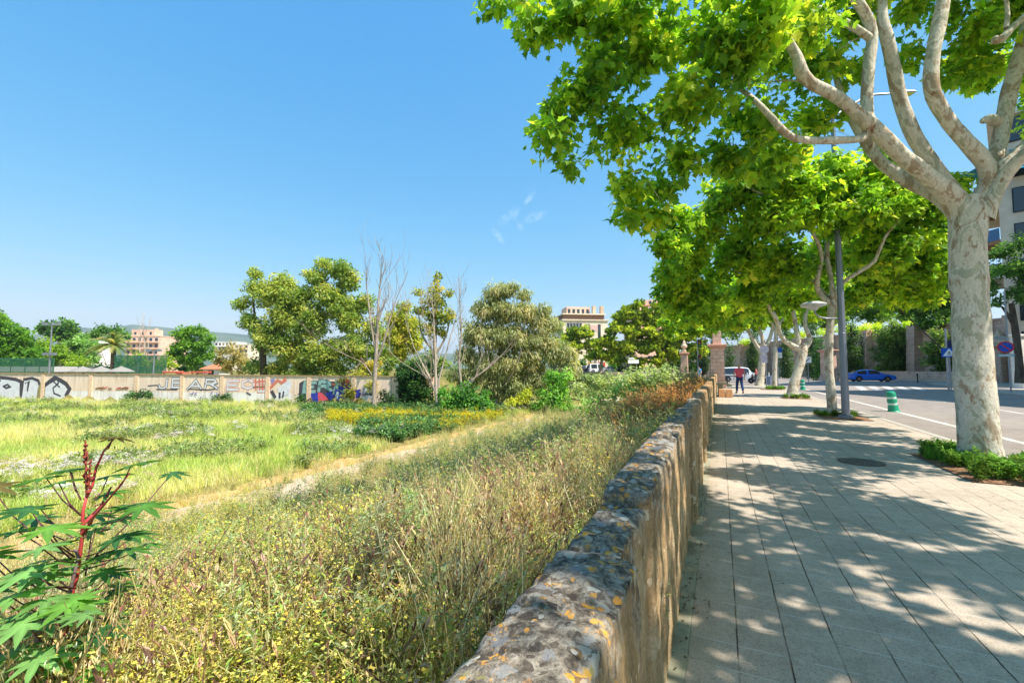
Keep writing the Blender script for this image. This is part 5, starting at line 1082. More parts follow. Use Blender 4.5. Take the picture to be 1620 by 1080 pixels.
# black-lined letters in the middle
g = Gr(); zb = zs_(265, 614); s0 = s_of(251); word(g, 'JE', s0, zb, 1.25, .8, .17, INK, SILV, .12, .06); s1 = s_of(299); word(g, 'AR', s1, zb - .05, 1.5, .8, .17, INK, SILV, .3, .06)
g.stroke([(s_of(236), zs_(236, 610)), (s_of(249), zs_(249, 609)), (s_of(252), zs_(252, 611))], .09, INK); g.stroke([(s_of(250), zs_(250, 615.5)), (s_of(282), zs_(282, 616))], .1, INK); g.stroke([(s_of(300), zs_(300, 615)), (s_of(330), zs_(330, 616.5)), (s_of(342), zs_(342, 615)), (s_of(340), zs_(340, 612))], .1, INK); g.build('graffiti')
# red outlined letters
g = Gr(); word(g, 'EOE', s_of(358), zs_(365, 616), 1.45, .8, .2, REDP, SILV, .05, .05)
for a in (405, 411, 416, 421): g.stroke(pxpoly([(a, 600), (a + 1, 616)]), .14, REDP)
g.stroke(pxpoly([(402, 604), (424, 603)]), .12, REDP); g.stroke(pxpoly([(402, 612), (424, 611)]), .12, paint('brown', lin(150, 100, 70)))
g.poly(pxpoly([(428, 600), (434, 598), (438, 606), (433, 611)]), LILAC); g.stroke(pxpoly([(430, 612), (440, 601), (447, 606), (450, 600), (455, 608)]), .25, REDP); g.poly(pxpoly([(440, 614), (458, 600), (463, 606), (458, 624), (444, 628)]), SILV); g.stroke(pxpoly([(432, 620), (436, 627)]), .3, INK); g.stroke(pxpoly([(444, 622), (444, 628)]), .2, INK); g.stroke(pxpoly([(450, 620), (449, 627)]), .16, INK); g.stroke(pxpoly([(392, 621), (398, 624)]), .12, INK); g.build('graffiti')
# teal / blue / red piece in the shade
g = Gr(); g.poly(pxpoly([(474, 606), (480, 602), (530, 603), (535, 640), (474, 640)]), INK); word(g, 'ERN', s_of(478), zs_(490, 619), 1.4, .8, .28, INK, TEAL, .2, .05)
g.poly(pxpoly([(488, 626), (495, 622), (504, 621), (505, 636), (488, 637)]), BLUE); g.poly(pxpoly([(504, 620), (510, 621), (522, 632), (505, 635)]), PINK); g.poly(pxpoly([(516, 622), (526, 618), (530, 634), (522, 632)]), BLUE); g.poly(pxpoly([(476, 625), (487, 622), (488, 638), (476, 636)]), paint('deep_green', lin(70, 100, 84)))
g.build('graffiti')
g = Gr()
rg = random.Random(4)
for i in range(26):
    a = rg.uniform(532, 588); b = rg.uniform(612, 636); g.stroke(pxpoly([(a, b), (a + rg.uniform(-5, 5), b + rg.uniform(-6, 6)), (a + rg.uniform(-7, 7), b + rg.uniform(-6, 6))]), rg.uniform(.15, .45), rg.choice([BLUE, SILV, LILAC, INK, SILV, BLUE]))
for i in range(10):
    a = rg.uniform(526, 552); b = rg.uniform(600, 610); g.stroke(pxpoly([(a, b), (a + rg.uniform(-4, 4), b + rg.uniform(-4, 4)), (a + rg.uniform(-4, 4), b + rg.uniform(-3, 3))]), .14, rg.choice([REDP, PINK]))
for i in range(12):
    a = rg.uniform(150, 205); g.stroke(pxpoly([(a, rg.uniform(613, 615)), (a + rg.uniform(3, 7), rg.uniform(612, 615))]), .12, rg.choice([REDP, paint('brown', lin(150, 100, 70))]))
for i in range(14):
    a = rg.uniform(300, 385); b = rg.uniform(622, 629); g.stroke(pxpoly([(a, b), (a + rg.uniform(-3, 3), b + rg.uniform(-3, 3))]), .1, rg.choice([LILAC, INK, LILAC]))
g.build('graffiti')
# end of the wall: streaked grey block and its small red roofed lodge behind
m = MB(); m.box((0, 0, -.7), (1.9, .5, 3.4), 0, .98); rw = m.build('wall_stub', M('streaked_grey_wall', lin(120, 116, 112), .9, var=.5, scale=2), None); rw.location = at(645, 39.6); tag(rw, 'short streaky grey wall stub in the gap past the last graffiti panel', 'wall')

# ---------------------------------------------------------------- generic buildings
def fbox(mb, x0, x1, y0, y1, z0, z1): mb.box(((x0 + x1) / 2, (y0 + y1) / 2, (z0 + z1) / 2), (x1 - x0, y1 - y0, z1 - z0))
SHUT = M('shutter_brown', lin(120, 90, 70), .8)
def block(label, px0, px1, ytop, w, depth, floors, cols, wall, roof=None, rz=0.0, extra=None, fh=3.0):
    """plain apartment block with recessed windows and balcony slabs; front faces the viewer"""
    a = at(px0, w); b = at(px1, w); wd = b.x - a.x; zt = P((px0 + px1) / 2, ytop, w).z
    t_ = thing('apartment_building', label, 'building', ((a.x + b.x) / 2, w, 0), rz)
    m = MB(); fbox(m, -wd / 2, wd / 2, 0, depth, -.4, zt); m.build('wall', wall, t_)
    m = MB(); fbox(m, -wd / 2 - .15, wd / 2 + .15, -.15, depth + .15, zt + .003, zt + .35); m.build('roof', roof or wall, t_)
    for f in range(floors):
        z0 = zt - (f + 1) * fh + .8
        if z0 < .5: break
        for k in range(cols):
            xc = -wd / 2 + wd * (k + .5) / cols; ww = wd / cols * .52
            m = MB(); fbox(m, xc - ww / 2 - .1, xc + ww / 2 + .1, -.05, .04, z0 - .1, z0 + 1.65); fr = m.build('window', WHITE if (k + f) % 3 else SHUT, t_)
            m = MB(); fbox(m, xc - ww / 2, xc + ww / 2, -.08, .0, z0, z0 + 1.55); m.build('pane', GLASS, fr)
        m = MB(); fbox(m, -wd / 2 + .3, wd / 2 - .3, -.9, -.003, z0 - .75, z0 - .55); m.build('balcony', wall, t_)
    if extra: extra(t_, wd, zt, depth)
    return t_
PINKW = M('pink_render', lin(226, 186, 164), .85, scale=.6); CREAM = M('cream_render', lin(232, 214, 188), .85, scale=.6); TANW = M('tan_render', lin(212, 184, 156), .85, scale=.6); WHT2 = M('off_white_render', lin(232, 226, 218), .85, scale=.6); TERR = M('terracotta', lin(196, 120, 88), .9, scale=3)
def pent(x0, x1, h, d0=1, d1=6):
    def f(t_, wd, zt, depth):
        m = MB(); fbox(m, -wd / 2 + wd * x0, -wd / 2 + wd * x1, d0, d1, zt + .36, zt + h); p_ = m.build('penthouse', PINKW, t_)
        for k in range(3):
            xc = -wd / 2 + wd * (x0 + (x1 - x0) * (k + .5) / 3); m = MB(); fbox(m, xc - .5, xc + .5, d0 - .06, d0 + .02, zt + .9, zt + 2.2); m.build('window', GLASS, p_)
        m = MB(); fbox(m, -wd / 2 + wd * .75, -wd / 2 + wd * .75 + .9, 2, 3, zt + .36, zt + h * 1.2); m.build('chimney', TANW, t_)
    return f
block('pale pink stepped apartment block below the hills behind the palm', 197, 250, 532, 210, 14, 5, 6, PINKW, extra=pent(.1, .8, 3.4))
block('lower pink apartment block with a tan roof beside the stepped block', 246, 268, 541, 225, 12, 4, 3, PINKW, TERR, extra=pent(.1, .6, 3))
block('white house with flat roof peeping over the trees left of the palm', 124, 146, 527, 240, 12, 3, 3, WHT2)
block('tan block half hidden behind the mast and left trees', 88, 104, 529, 200, 12, 4, 2, TANW)
block('white low house row far below the hill right of the round tree', 338, 372, 541, 300, 12, 2, 6, WHT2)
block('cream low house far left of the yellow green tree', 362, 392, 545, 290, 12, 2, 4, CREAM)
# cream corner block above the pines
def crn(t_, wd, zt, depth):
    for (x0, x1, z0, z1, y0) in ((.15, .68, 2.6, 5.2, 4),):
        m = MB(); fbox(m, -wd / 2 + wd * x0, -wd / 2 + wd * x1, y0, 12, zt + .36, zt + z1); p_ = m.build('penthouse', PINKW, t_)
        for k in range(5):
            xc = -wd / 2 + wd * (x0 + (x1 - x0) * (k + .5) / 5); m = MB(); fbox(m, xc - .45, xc + .45, y0 - .08, y0 + .02, zt + 2.6, zt + 4.4); m.build('window', GLASS, p_)
    m = MB(); fbox(m, -wd / 2 + .5, wd / 2 - .5, 2, 12, zt + .36, zt + 2.2); q = m.build('attic', M('attic_brown', lin(120, 96, 80), .9), t_)  # attic walls in one brown, darker than the cream block below
    m = MB(); fbox(m, -wd / 2 + .2, wd / 2 - .2, 1.2, 12.5, zt + 2.21, zt + 2.55); m.build('attic_roof', CREAM, t_)
    for x in (.72, .9):
        m = MB(); fbox(m, -wd / 2 + wd * x, -wd / 2 + wd * x + 1.1, 2.5, 4, zt + 2.56, zt + 5.4); m.build('chimney', TANW, t_)
    m = MB(); fbox(m, -wd / 2 + wd * .08, -wd / 2 + wd * .42, -.1, .05, zt - 2.6, zt - .9); s1 = m.build('window', GLASS, t_)
    for k in range(5): m = MB(); fbox(m, -wd / 2 + wd * (.08 + .068 * k) - .06, -wd / 2 + wd * (.08 + .068 * k) + .06, -.14, -.1, zt - 2.6, zt - .9); m.build('mullion', WHITE, s1)
    for (x0, x1) in ((.56, .6), (.78, .84)):
        m = MB(); fbox(m, -wd / 2 + wd * x0, -wd / 2 + wd * x1, -.1, .05, zt - 12, zt - 1.2); m.build('window', GLASS, t_)
    m = MB(); fbox(m, -wd / 2 + wd * .62, -wd / 2 + wd * .77, -.1, .05, zt - 3.6, zt - 1.4); m.build('shutter', M('pale_pink_shutter', lin(226, 180, 170), .8), t_)
a = at(889, 150); b = at(962, 150); zt = P(925, 507, 150).z
t_ = thing('apartment_building', 'cream corner apartment block with attic terraces above the pine trees', 'building', ((a.x + b.x) / 2 + .3, 150, 0), .12); wd = b.x - a.x
m = MB(); fbox(m, -wd / 2, wd / 2, 0, 16, -.4, zt); m.build('wall', CREAM, t_); m = MB(); fbox(m, -wd / 2 - .4, wd / 2 + .4, -.4, 16.3, zt + .003, zt + .35); m.build('roof', CREAM, t_); crn(t_, wd, zt, 16)
block('pinkish apartment block rising behind the tall pine', 1002, 1075, 484, 175, 14, 3, 6, PINKW, TERR, extra=pent(.3, .95, 2.6))

# right-hand apartment building
bx = at(1597, 37); t_ = thing('apartment_building', 'modern beige apartment building with glass balconies at the right edge', 'building', (bx.x, 37, 0), -.84)
BEIGE = M('beige_panels', lin(222, 206, 186), .8, scale=.8, bump=.15); SOFF = M('wood_soffit', lin(170, 122, 84), .7)
zt = 22.6; m = MB(); fbox(m, 0, 22, 0, 18, -.2, zt); m.build('wall', BEIGE, t_); m = MB(); fbox(m, -.4, 22.4, -.5, 18.4, zt + .003, zt + .4); m.build('roof', BEIGE, t_)
RAILG = None
tg_ = NT('balcony_glass'); p_ = tg_.n('ShaderNodeBsdfPrincipled'); p_.inputs['Base Color'].default_value = lin(70, 110, 150); p_.inputs['Roughness'].default_value = .08; p_.inputs['Transmission Weight'].default_value = .35; tg_.l(p_.outputs[0], tg_.out.inputs['Surface']); RAILG = tg_.m
for f in range(7):
    z = 2.2 + f * 3.0
    for k in range(6):
        xc = 1.4 + k * 3.4; m = MB(); fbox(m, xc - .62, xc + .62, -.06, .02, z + .2, z + 2.3); fr = m.build('window', DARKM, t_); m = MB(); fbox(m, xc - .54, xc + .54, -.09, -.061, z + .28, z + 2.22); m.build('pane', GLASS, fr)
    if f in (2, 3, 4):
        m = MB(); m.add([(-2.4 + .35 * (f - 3), 2.0, z + .9), (-.003, .2, z + .9), (-.003, 8, z + .9), (-2.4 + .35 * (f - 3), 8, z + .9), (-2.4 + .35 * (f - 3), 2.0, z + 1.2), (-.003, .2, z + 1.2), (-.003, 8, z + 1.2), (-2.4 + .35 * (f - 3), 8, z + 1.2)], [(3, 2, 1, 0), (4, 5, 6, 7), (0, 1, 5, 4), (3, 0, 4, 7)]); s_b = m.build('balcony', SOFF if f == 3 else BEIGE, t_)
        x0 = -2.4 + .35 * (f - 3); m = MB(); m.add([(x0 + .05, 2.05, z + 1.2), (-.05, .28, z + 1.2), (-.05, .28, z + 2.2), (x0 + .05, 2.05, z + 2.2), (x0 + .05, 2.09, z + 1.2), (-.05, .32, z + 1.2), (-.05, .32, z + 2.2), (x0 + .05, 2.09, z + 2.2)], [(0, 1, 2, 3), (7, 6, 5, 4), (3, 2, 6, 7)]); m.build('railing', RAILG, s_b)
AWN = M('teal_canvas', lin(40, 150, 176), .8)
for (xx, zz, L) in ((-2.6, 18.3, 2.6),):
    m = MB(); m.add([(xx, .2, zz), (xx + L, .4, zz + 1.3), (xx + L, 3.4, zz + 1.3), (xx, 3.2, zz), (xx, .2, zz - .25), (xx, 3.2, zz - .25)], [(0, 1, 2, 3), (4, 0, 3, 5), (4, 5, 3, 0)]); m.build('awning', AWN, t_)
m = MB(); m.add([(.8, -1.5, 17.6), (4.2, -1.5, 17.6), (4.2, -.02, 19.8), (.8, -.02, 19.8), (.8, -1.5, 17.3), (.8, -.02, 17.4)], [(0, 1, 2, 3), (0, 3, 5, 4)]); m.build('awning', AWN, t_)

sb = thing('apartment_building', 'tall beige apartment building out of view on the right whose shadow crosses the road', 'building', (35, -4, 0)); m = MB(); fbox(m, 0, 12, 0, 27, -.2, 23.5); m.build('wall', BEIGE, sb); m = MB(); fbox(m, -.3, 12.3, -.3, 27.3, 23.503, 23.9); m.build('roof', BEIGE, sb)
for f in range(7):
    for k in range(7): m = MB(); fbox(m, -.05, .02, 1.6 + k * 3.7, 3.4 + k * 3.7, 2 + f * 3, 3.7 + f * 3); m.build('window', GLASS, sb)
# ---------------------------------------------------------------- stone retaining wall across the road with its piers
rwx = 53.0; rt = thing('retaining_wall', 'high pinkish stone retaining wall with buttress piers beyond the crossing road', 'wall', (rwx, 44, 0))
m = MB(); fbox(m, 0, 1.2, 0, 95, -.15, 6.75); m.build('wall_body', STONE2, rt)
m = MB(); fbox(m, -.12, 1.3, 0, 95, 6.753, 6.95); m.build('coping', M('stone_coping', lin(206, 172, 148), .9, bump=.2), rt)
for w in (46.5, 50, 58, 65.8, 73.5, 82, 92, 102, 114):
    m = MB(); y = w - 44; m.add([(-1.35, y - .6, -.14), (-.002, y - .6, -.14), (-.002, y - .6, 7.1), (-1.0, y - .6, 7.1), (-1.35, y + .6, -.14), (-.002, y + .6, -.14), (-.002, y + .6, 7.1), (-1.0, y + .6, 7.1)], [(0, 1, 2, 3), (7, 6, 5, 4), (3, 2, 6, 7), (0, 3, 7, 4), (1, 0, 4, 5)]); m.build('buttress', STONE, rt)
lw = MB(); fbox(lw, -.25, .25, 0, 14, -.1, 1.15); lo = lw.build('low_wall', STONE); lo.location = (49.3, 47, 0); tag(lo, 'low tan stone wall along the far pavement right of the blue car', 'wall')
# ivy, cypresses and hedge on that wall
IVY = [lin(44, 66, 34), lin(74, 100, 48), lin(108, 132, 66), lin(140, 156, 84)]
CYP = [lin(34, 56, 34), lin(56, 84, 44), lin(88, 112, 58)]
HEDGE = [lin(110, 150, 30), lin(160, 190, 40), lin(190, 210, 70)]
def mass(name, label, cat, lob, w, pal, basepx, per=9, nleaf=40, lsize=.26, z=0):
    return lobe_tree(name, label, at(basepx, w, z), None, [], lob, w, pal, lsize=lsize, per=per * 1.7, nleaf=nleaf, rad=(.006 * w, .0135 * w), cat=cat, twigs=.1, shell=.45)
def cone_lobes(px, y0, y1, r, n=7, lean=0): return [(px + lean * i / n, y1 + (y0 - y1) * (i + .3) / n, r * (1 - .72 * (i / n) ** 1.6)) for i in range(n)]
mass('ivy_bush', 'big billowing ivy bush against the stone wall behind the blue car', 'bush', [(1412, 520, 16), (1400, 535, 18), (1425, 535, 18), (1412, 550, 24), (1396, 560, 16), (1430, 560, 16), (1410, 575, 22), (1425, 585, 14), (1398, 585, 12)], 60, IVY, 1412)
mass('ivy_bush', 'ivy bush on the wall left of the pedestrian crossing sign', 'bush', [(1485, 530, 16), (1480, 548, 18), (1495, 560, 20), (1478, 570, 16), (1500, 580, 14), (1486, 588, 12), (1505, 540, 12)], 53, IVY, 1488)
mass('cypress_tree', 'dark dense cypress just right of the lamp post', 'tree', cone_lobes(1348, 505, 592, 15), 62, CYP, 1348)
mass('cypress_tree', 'broad cypress column between the lamp post and the ivy bush', 'tree', cone_lobes(1363, 530, 596, 9, 6), 66, CYP, 1363)
mass('cypress_tree', 'tall clipped cypress left of the urn pillar', 'tree', cone_lobes(1286, 508, 592, 11), 66, CYP, 1286)
mass('cypress_tree', 'leaning dark cypress wedge beside the white slash sign', 'tree', cone_lobes(1296, 530, 596, 9, 6), 60, [lin(30, 62, 34), lin(52, 92, 44), lin(84, 122, 60)], 1296)
mass('cypress_tree', 'cypress standing behind the forked plane tree', 'tree', cone_lobes(1244, 520, 594, 11), 72, CYP, 1244)
mass('cypress_tree', 'bushy cypress right of the person in red', 'tree', cone_lobes(1192, 525, 594, 13), 84, CYP, 1192)
mass('cypress_tree', 'slim cypress just right of the big stone gate pillar', 'tree', cone_lobes(1154, 540, 592, 8, 6), 80, CYP, 1154)
mass('cypress_tree', 'dark cypress behind the traffic light', 'tree', cone_lobes(1112, 535, 590, 10, 6), 84, [lin(26, 42, 30), lin(44, 64, 40), lin(70, 90, 56)], 1112)
mass('hedge', 'bright yellow green hedge along the top of the stone wall', 'hedge', [(1180, 541, 8, 100), (1172, 545, 6, 104), (1256, 530, 8, 84), (1246, 532, 7, 86), (1266, 529, 8, 82), (1330, 520, 8, 73), (1345, 521, 9, 70), (1370, 519, 9, 66), (1385, 518, 9, 64), (1360, 521, 8, 68), (1436, 512, 8, 59), (1300, 526, 8, 77)], 72, HEDGE, 1345, z=6.9)
# trees on the terrace above it
DK = [lin(30, 56, 30), lin(54, 88, 40), lin(86, 122, 54), lin(120, 152, 66)]
MIDG = [lin(56, 90, 36), lin(90, 126, 46), lin(128, 158, 62), lin(160, 182, 84)]
mass('broadleaf_tree', 'dark broad street tree spreading over the road right of the lamp post', 'tree', [(1370, 440, 32), (1400, 420, 34), (1440, 430, 34), (1470, 450, 30), (1350, 470, 26), (1385, 475, 30), (1420, 470, 34), (1455, 485, 26), (1340, 490, 18), (1375, 498, 14), (1480, 480, 24), (1430, 495, 14), (1510, 460, 28), (1530, 430, 26)], 40, DK, 1532, 6, 44, .28, 0)
mass('broadleaf_tree', 'green tree above the wall behind the forked plane trees', 'tree', [(1230, 480, 26), (1260, 470, 28), (1295, 475, 26), (1320, 490, 22), (1245, 505, 22), (1280, 500, 24), (1310, 510, 16), (1215, 500, 18)], 84, DK, 1262, 3, 44, .5, 6.9)
mass('broadleaf_tree', 'mid green tree above the wall behind the big gate pillar', 'tree', [(1120, 500, 24), (1150, 490, 26), (1180, 500, 24), (1165, 520, 20), (1135, 520, 22), (1195, 515, 18), (1110, 520, 16)], 105, MIDG, 1150, 2.4, 44, .6, 6.9)
mass('broadleaf_tree', 'mid green treetops above the hedge right of the lamp post', 'tree', [(1335, 495, 20), (1360, 490, 22), (1390, 497, 22), (1420, 497, 20), (1448, 502, 18), (1375, 478, 20), (1410, 478, 20)], 78, MIDG, 1395, 3, 44, .45, 6.9)
mass('broadleaf_tree', 'dense green tree hiding the wall behind the pedestrian sign', 'tree', [(1480, 470, 26), (1500, 500, 24), (1470, 505, 20), (1510, 470, 24), (1495, 440, 20), (1520, 510, 20)], 55, DK, 1495, 5, 44, .36, 6.9)
w = 30
lobe_tree('broadleaf_tree', 'clipped dark green street tree at the right edge under the balconies', at(1612, w, 0), ([P(1613, 606, w), P(1612, 570, w), P(1606, 520, w), P(1600, 480, w)], [.24, .2, .18, .14]), [([P(1606, 520, w), P(1596, 500, w), P(1585, 485, w)], [.12, .1, .06])],
          [(1580, 400, 20), (1605, 385, 24), (1635, 385, 28), (1570, 430, 20), (1600, 425, 28), (1640, 425, 34), (1580, 460, 22), (1612, 460, 28), (1650, 460, 30), (1575, 478, 12), (1680, 430, 34), (1690, 400, 30), (1670, 380, 26), (1710, 460, 26)], w, DK, lsize=.2, per=9, nleaf=60, wood=BARK_D, rad=(.3, .5))
lobe_tree('broadleaf_tree', 'street tree out of view beyond the right edge shading the road', at(1850, 36, 0), ([at(1850, 36, 0), at(1850, 36, 3), at(1855, 36, 6)], [.26, .22, .16]), [], [(1800, 400, 70), (1850, 370, 70), (1900, 400, 70), (1850, 430, 70)], 36, DK, lsize=.3, per=5, nleaf=40)

# ---------------------------------------------------------------- ornamental pillars
def urn(mb, z, k=1.0, c=(0, 0)): mb.lathe([(.16 * k, z), (.2 * k, z + .06 * k), (.1 * k, z + .14 * k), (.12 * k, z + .2 * k), (.27 * k, z + .36 * k), (.3 * k, z + .5 * k), (.2 * k, z + .62 * k), (.22 * k, z + .66 * k), (.13 * k, z + .76 * k), (.14 * k, z + .86 * k), (.05 * k, z + 1.0 * k), (.02 * k, z + 1.06 * k)], (c[0], c[1], 0), 14)
def pillar(label, loc, rz, hgt, wd, flare, urn_k, mat=STONE, name='stone_pillar'):
    t_ = thing(name, label, 'pillar', loc, rz)
    m = MB(); m.box((0, 0, .2), (wd * 1.2, wd * 1.2, .7), 0, .97, .03); m.box((0, 0, .55 + (hgt - .55) / 2), (wd, wd, hgt - .552), 0, .94, .02); m.build('shaft', mat, t_)
    if flare:
        m = MB(); pts = [(-wd / 2 - .002, hgt * .8)] + [(-wd / 2 - flare * (1 - math.cos(a)) , hgt * .8 * (1 - math.sin(a)) + .0) for a in np.linspace(.15, math.pi / 2, 7)] + [(-wd / 2 - flare * 1.05, -.1), (-wd / 2 - .002, -.1)]
        m.prism(pts, wd * .7, Matrix.Translation((0, -wd * .35, 0))); m.build('buttress', mat, t_)
    m = MB(); m.box((0, 0, hgt + .07), (wd * 1.12, wd * 1.12, .14), 0, 1, .02); m.box((0, 0, hgt + .225), (wd * 1.36, wd * 1.36, .165), 0, 1, .03); m.build('cornice', M('brick_cornice', lin(216, 160, 138), .9, bump=.3), t_)
    if urn_k:
        m = MB(); m.box((0, 0, hgt + .4), (wd * .62, wd * .62, .18)); urn(m, hgt + .49, urn_k); m.build('urn', M('urn_stone', lin(216, 190, 162), .9, bump=.2), t_, smooth=False)
    return t_
pb = P(1136, 606, 34.7); p1 = pillar('big sandstone gate pillar with curved buttress at the end of the parapet', (pb.x, 34.7, 0), -TH, 3.05, 1.0, 1.5, 0)
m = MB(); m.box((0, 0, 3.85), (.62, .62, 1.05), 0, .95, .03); m.build('column_stump', STONE, p1)
pb = at(1083, 54); pillar('slender pinkish pillar with stone urn standing free beyond the sage shrubs', (pb.x, 54, 0), -TH, 3.1, .8, 1.6, 1.25)
pb = at(1311, 58); pillar('stone pillar with pale urn behind the tall lamp post', (pb.x, 58, 0), 0, 3.6, 1.3, 0, 1.7)
pb = at(1583, 47); pillar('reddish gate pillar with urn beside the no parking sign', (pb.x, 47, 0), 0, 3.6, 1.2, 0, 1.5)
pb = at(1617, 33); m = MB(); m.box((0, 0, 1.9), (.75, .75, 3.9), 0, 1, .03); m.box((0, 0, 3.92), (.95, .95, .16), 0, 1, .03); wp = m.build('white_pillar', WHITE); wp.location = (pb.x, 33, 0); tag(wp, 'square white pillar at the right edge behind the street tree trunk', 'pillar')
aw = MB(); aw.add([(-2.2, -1.6, 3.9), (2.6, -1.6, 3.9), (2.6, 1.6, 4.5), (-2.2, 1.6, 4.5), (-2.2, -1.6, 3.6), (2.6, -1.6, 3.6), (-2.2, 1.6, 4.35), (2.6, 1.6, 4.35)], [(0, 1, 2, 3), (4, 5, 1, 0), (4, 0, 3, 6), (5, 7, 2, 1), (6, 7, 5, 4)]); ao = aw.build('canopy_roof', M('canopy_beige', lin(206, 186, 168), .8)); ao.location = at(1600, 40); tag(ao, 'beige canopy roof behind the no parking sign', 'canopy')
# stone bench blocks and slab by the parapet
bb = S(.05, 25.9); t_ = thing('stone_bench', 'broken stone bench with two tan blocks and curved slab against the parapet', 'bench', bb, -TH)
for dx in (-.02, .32):
    m = MB(); m.box((dx, 0, .21), (.31, .5, .42), .03, .97, .02); m.build('block', M('tan_block', lin(196, 150, 108), .9, bump=.3), t_)
m = MB(); pts = [(x, 0, .44 + .22 * math.cos(x * 2.2)) for x in np.linspace(-.35, .5, 8)]
m.prism([(p[0], p[2] + .05) for p in pts] + [(p[0], p[2] - .05) for p in reversed(pts)], .4, Matrix.Translation((0, 1.6, 0))); m.box((-.1, 1.8, .3), (.25, .3, .58)); m.build('slab', M('pale_slab', lin(206, 186, 150), .9, bump=.3), t_)
# ---------------------------------------------------------------- bridge over the riverbed
br = thing('bridge', 'low grey bridge crossing the riverbed below the pines', 'bridge', at(935, 86), .0)
CONC = M('grey_concrete', lin(150, 140, 130), .9, bump=.2)
m = MB(); fbox(m, -16, 24, 0, 9, -.9, .55); m.build('deck', CONC, br)
m = MB(); fbox(m, -16, 24, -.25, -.003, -.3, .82); m.build('parapet', CONC, br); m = MB(); fbox(m, -16, 24, 9.003, 9.3, -.3, .82); m.build('parapet', CONC, br)
# ================================================================ pines, left background, palm
PINE = [lin(64, 86, 30), lin(104, 124, 42), lin(144, 156, 58), lin(170, 176, 78)]
def pine(label, base, trunk, lob, w, per, nleaf, lsize, pal=PINE, limbs=()): return lobe_tree('pine_tree', label, base, trunk, list(limbs), lob, w, pal, T=TUFT, lsize=lsize, per=per, nleaf=nleaf, wood=BARK_G, rad=(.5, .9), droop=-.6, flat=.5, cvar=.6)
w = 72
pine('large bushy pine with curved leaning trunk left of the plane trees', at(1052, w, 0), ([P(1056, 594, w), P(1050, 580, w), P(1040, 570, w), P(1026, 565, w)], [.55, .45, .4, .3]),
     [(985, 500, 18), (1003, 495, 20), (1025, 505, 24), (1050, 495, 24), (1078, 505, 26), (972, 520, 18), (995, 525, 24), (1030, 530, 26), (1060, 528, 26), (965, 545, 16), (990, 550, 20), (1020, 555, 22), (1050, 555, 22), (1080, 540, 24), (1100, 520, 22), (1005, 572, 16), (1075, 565, 18), (1100, 550, 18), (1040, 575, 16), (980, 568, 12), (1010, 482, 10)], w, 3.2, 40, .5)
w = 92
pine('rounded umbrella pine below the cream corner block', at(925, w, 0), ([P(945, 590, w), P(944, 575, w), P(936, 562, w)], [.4, .35, .25]),
     [(885, 540, 16), (905, 530, 18), (925, 530, 16), (895, 552, 16), (915, 550, 18), (935, 548, 16), (880, 560, 12), (905, 565, 12)], w, 2.6, 40, .6)
w = 84
pine('smaller pine between the umbrella pine and the large pine', at(955, w, 0), ([P(950, 590, w), P(951, 575, w), P(955, 560, w)], [.35, .3, .2]),
     [(945, 545, 14), (960, 540, 14), (950, 560, 14), (970, 555, 12), (935, 562, 10), (962, 568, 10)], w, 3, 40, .55)
mass('cypress_tree', 'dark narrow cypress pair under the large pine', 'tree', cone_lobes(984, 545, 592, 8, 5) + cone_lobes(1000, 548, 592, 8, 5), 88, [lin(24, 40, 26), lin(40, 58, 34), lin(64, 84, 46)], 990)
mass('broadleaf_tree', 'small bright lime tree above the bridge parapet', 'tree', [(966, 568, 9), (976, 572, 9), (970, 580, 8), (980, 562, 7)], 90, [lin(110, 160, 30), lin(150, 200, 40), lin(180, 220, 70)], 971)
mass('broadleaf_tree', 'grey green tree left of the umbrella pine behind the eucalyptus', 'tree', [(868, 515, 14), (880, 520, 12), (862, 535, 14), (875, 545, 14), (858, 560, 14)], 80, [lin(80, 100, 76), lin(116, 132, 104), lin(146, 158, 126)], 868, 3, 40, .5)
mass('bush', 'low dark bush row behind the bridge traffic', 'bush', [(880, 575, 9), (895, 578, 8), (905, 576, 8), (1010, 585, 10), (1030, 586, 9), (1060, 582, 10), (920, 574, 7), (1095, 585, 10)], 100, DBUSH, 950, 4, 40, .5)
mass('broadleaf_tree', 'shaded understorey tree behind the free standing urn pillar', 'tree', [(1065, 560, 12), (1080, 570, 12), (1095, 560, 14), (1070, 580, 12), (1090, 582, 12), (1110, 575, 10), (1120, 555, 12)], 88, DK, 1085, 4, 40, .5)

# left background
LGR = [lin(46, 80, 28), lin(72, 112, 38), lin(102, 138, 50), lin(128, 156, 68)]
w = 74
mass('broadleaf_tree', 'big leafy green tree at the far left behind the sports fence', 'tree', [(-60, 520, 36), (-30, 500, 30), (5, 510, 22), (25, 528, 20), (42, 538, 16), (-10, 540, 34), (20, 555, 28), (50, 560, 20), (-50, 560, 36), (0, 575, 22), (40, 576, 14)], w, LGR, -10, 3, 44, .5)
mass('broadleaf_tree', 'yellow green tree with low crown right of the big left tree', 'tree', [(68, 548, 16), (85, 555, 16), (60, 565, 16), (100, 565, 14), (80, 572, 14), (115, 572, 12)], 78, [lin(80, 110, 32), lin(110, 138, 42), lin(140, 156, 56)], 82, 3, 44, .5)
mass('broadleaf_tree', 'dark flat topped tree behind the left floodlight mast', 'tree', [(68, 518, 8), (80, 513, 9), (95, 520, 12), (108, 516, 12), (118, 524, 10), (104, 532, 12), (88, 530, 10), (122, 536, 8)], 125, DK, 98, 1.6, 44, .8)
mass('broadleaf_tree', 'grey green round tree left of the palm', 'tree', [(118, 545, 14), (134, 540, 14), (146, 550, 14), (128, 560, 14), (145, 566, 12), (115, 562, 10)], 90, [lin(70, 106, 56), lin(110, 144, 80), lin(148, 176, 104)], 132, 2.6, 44, .6)
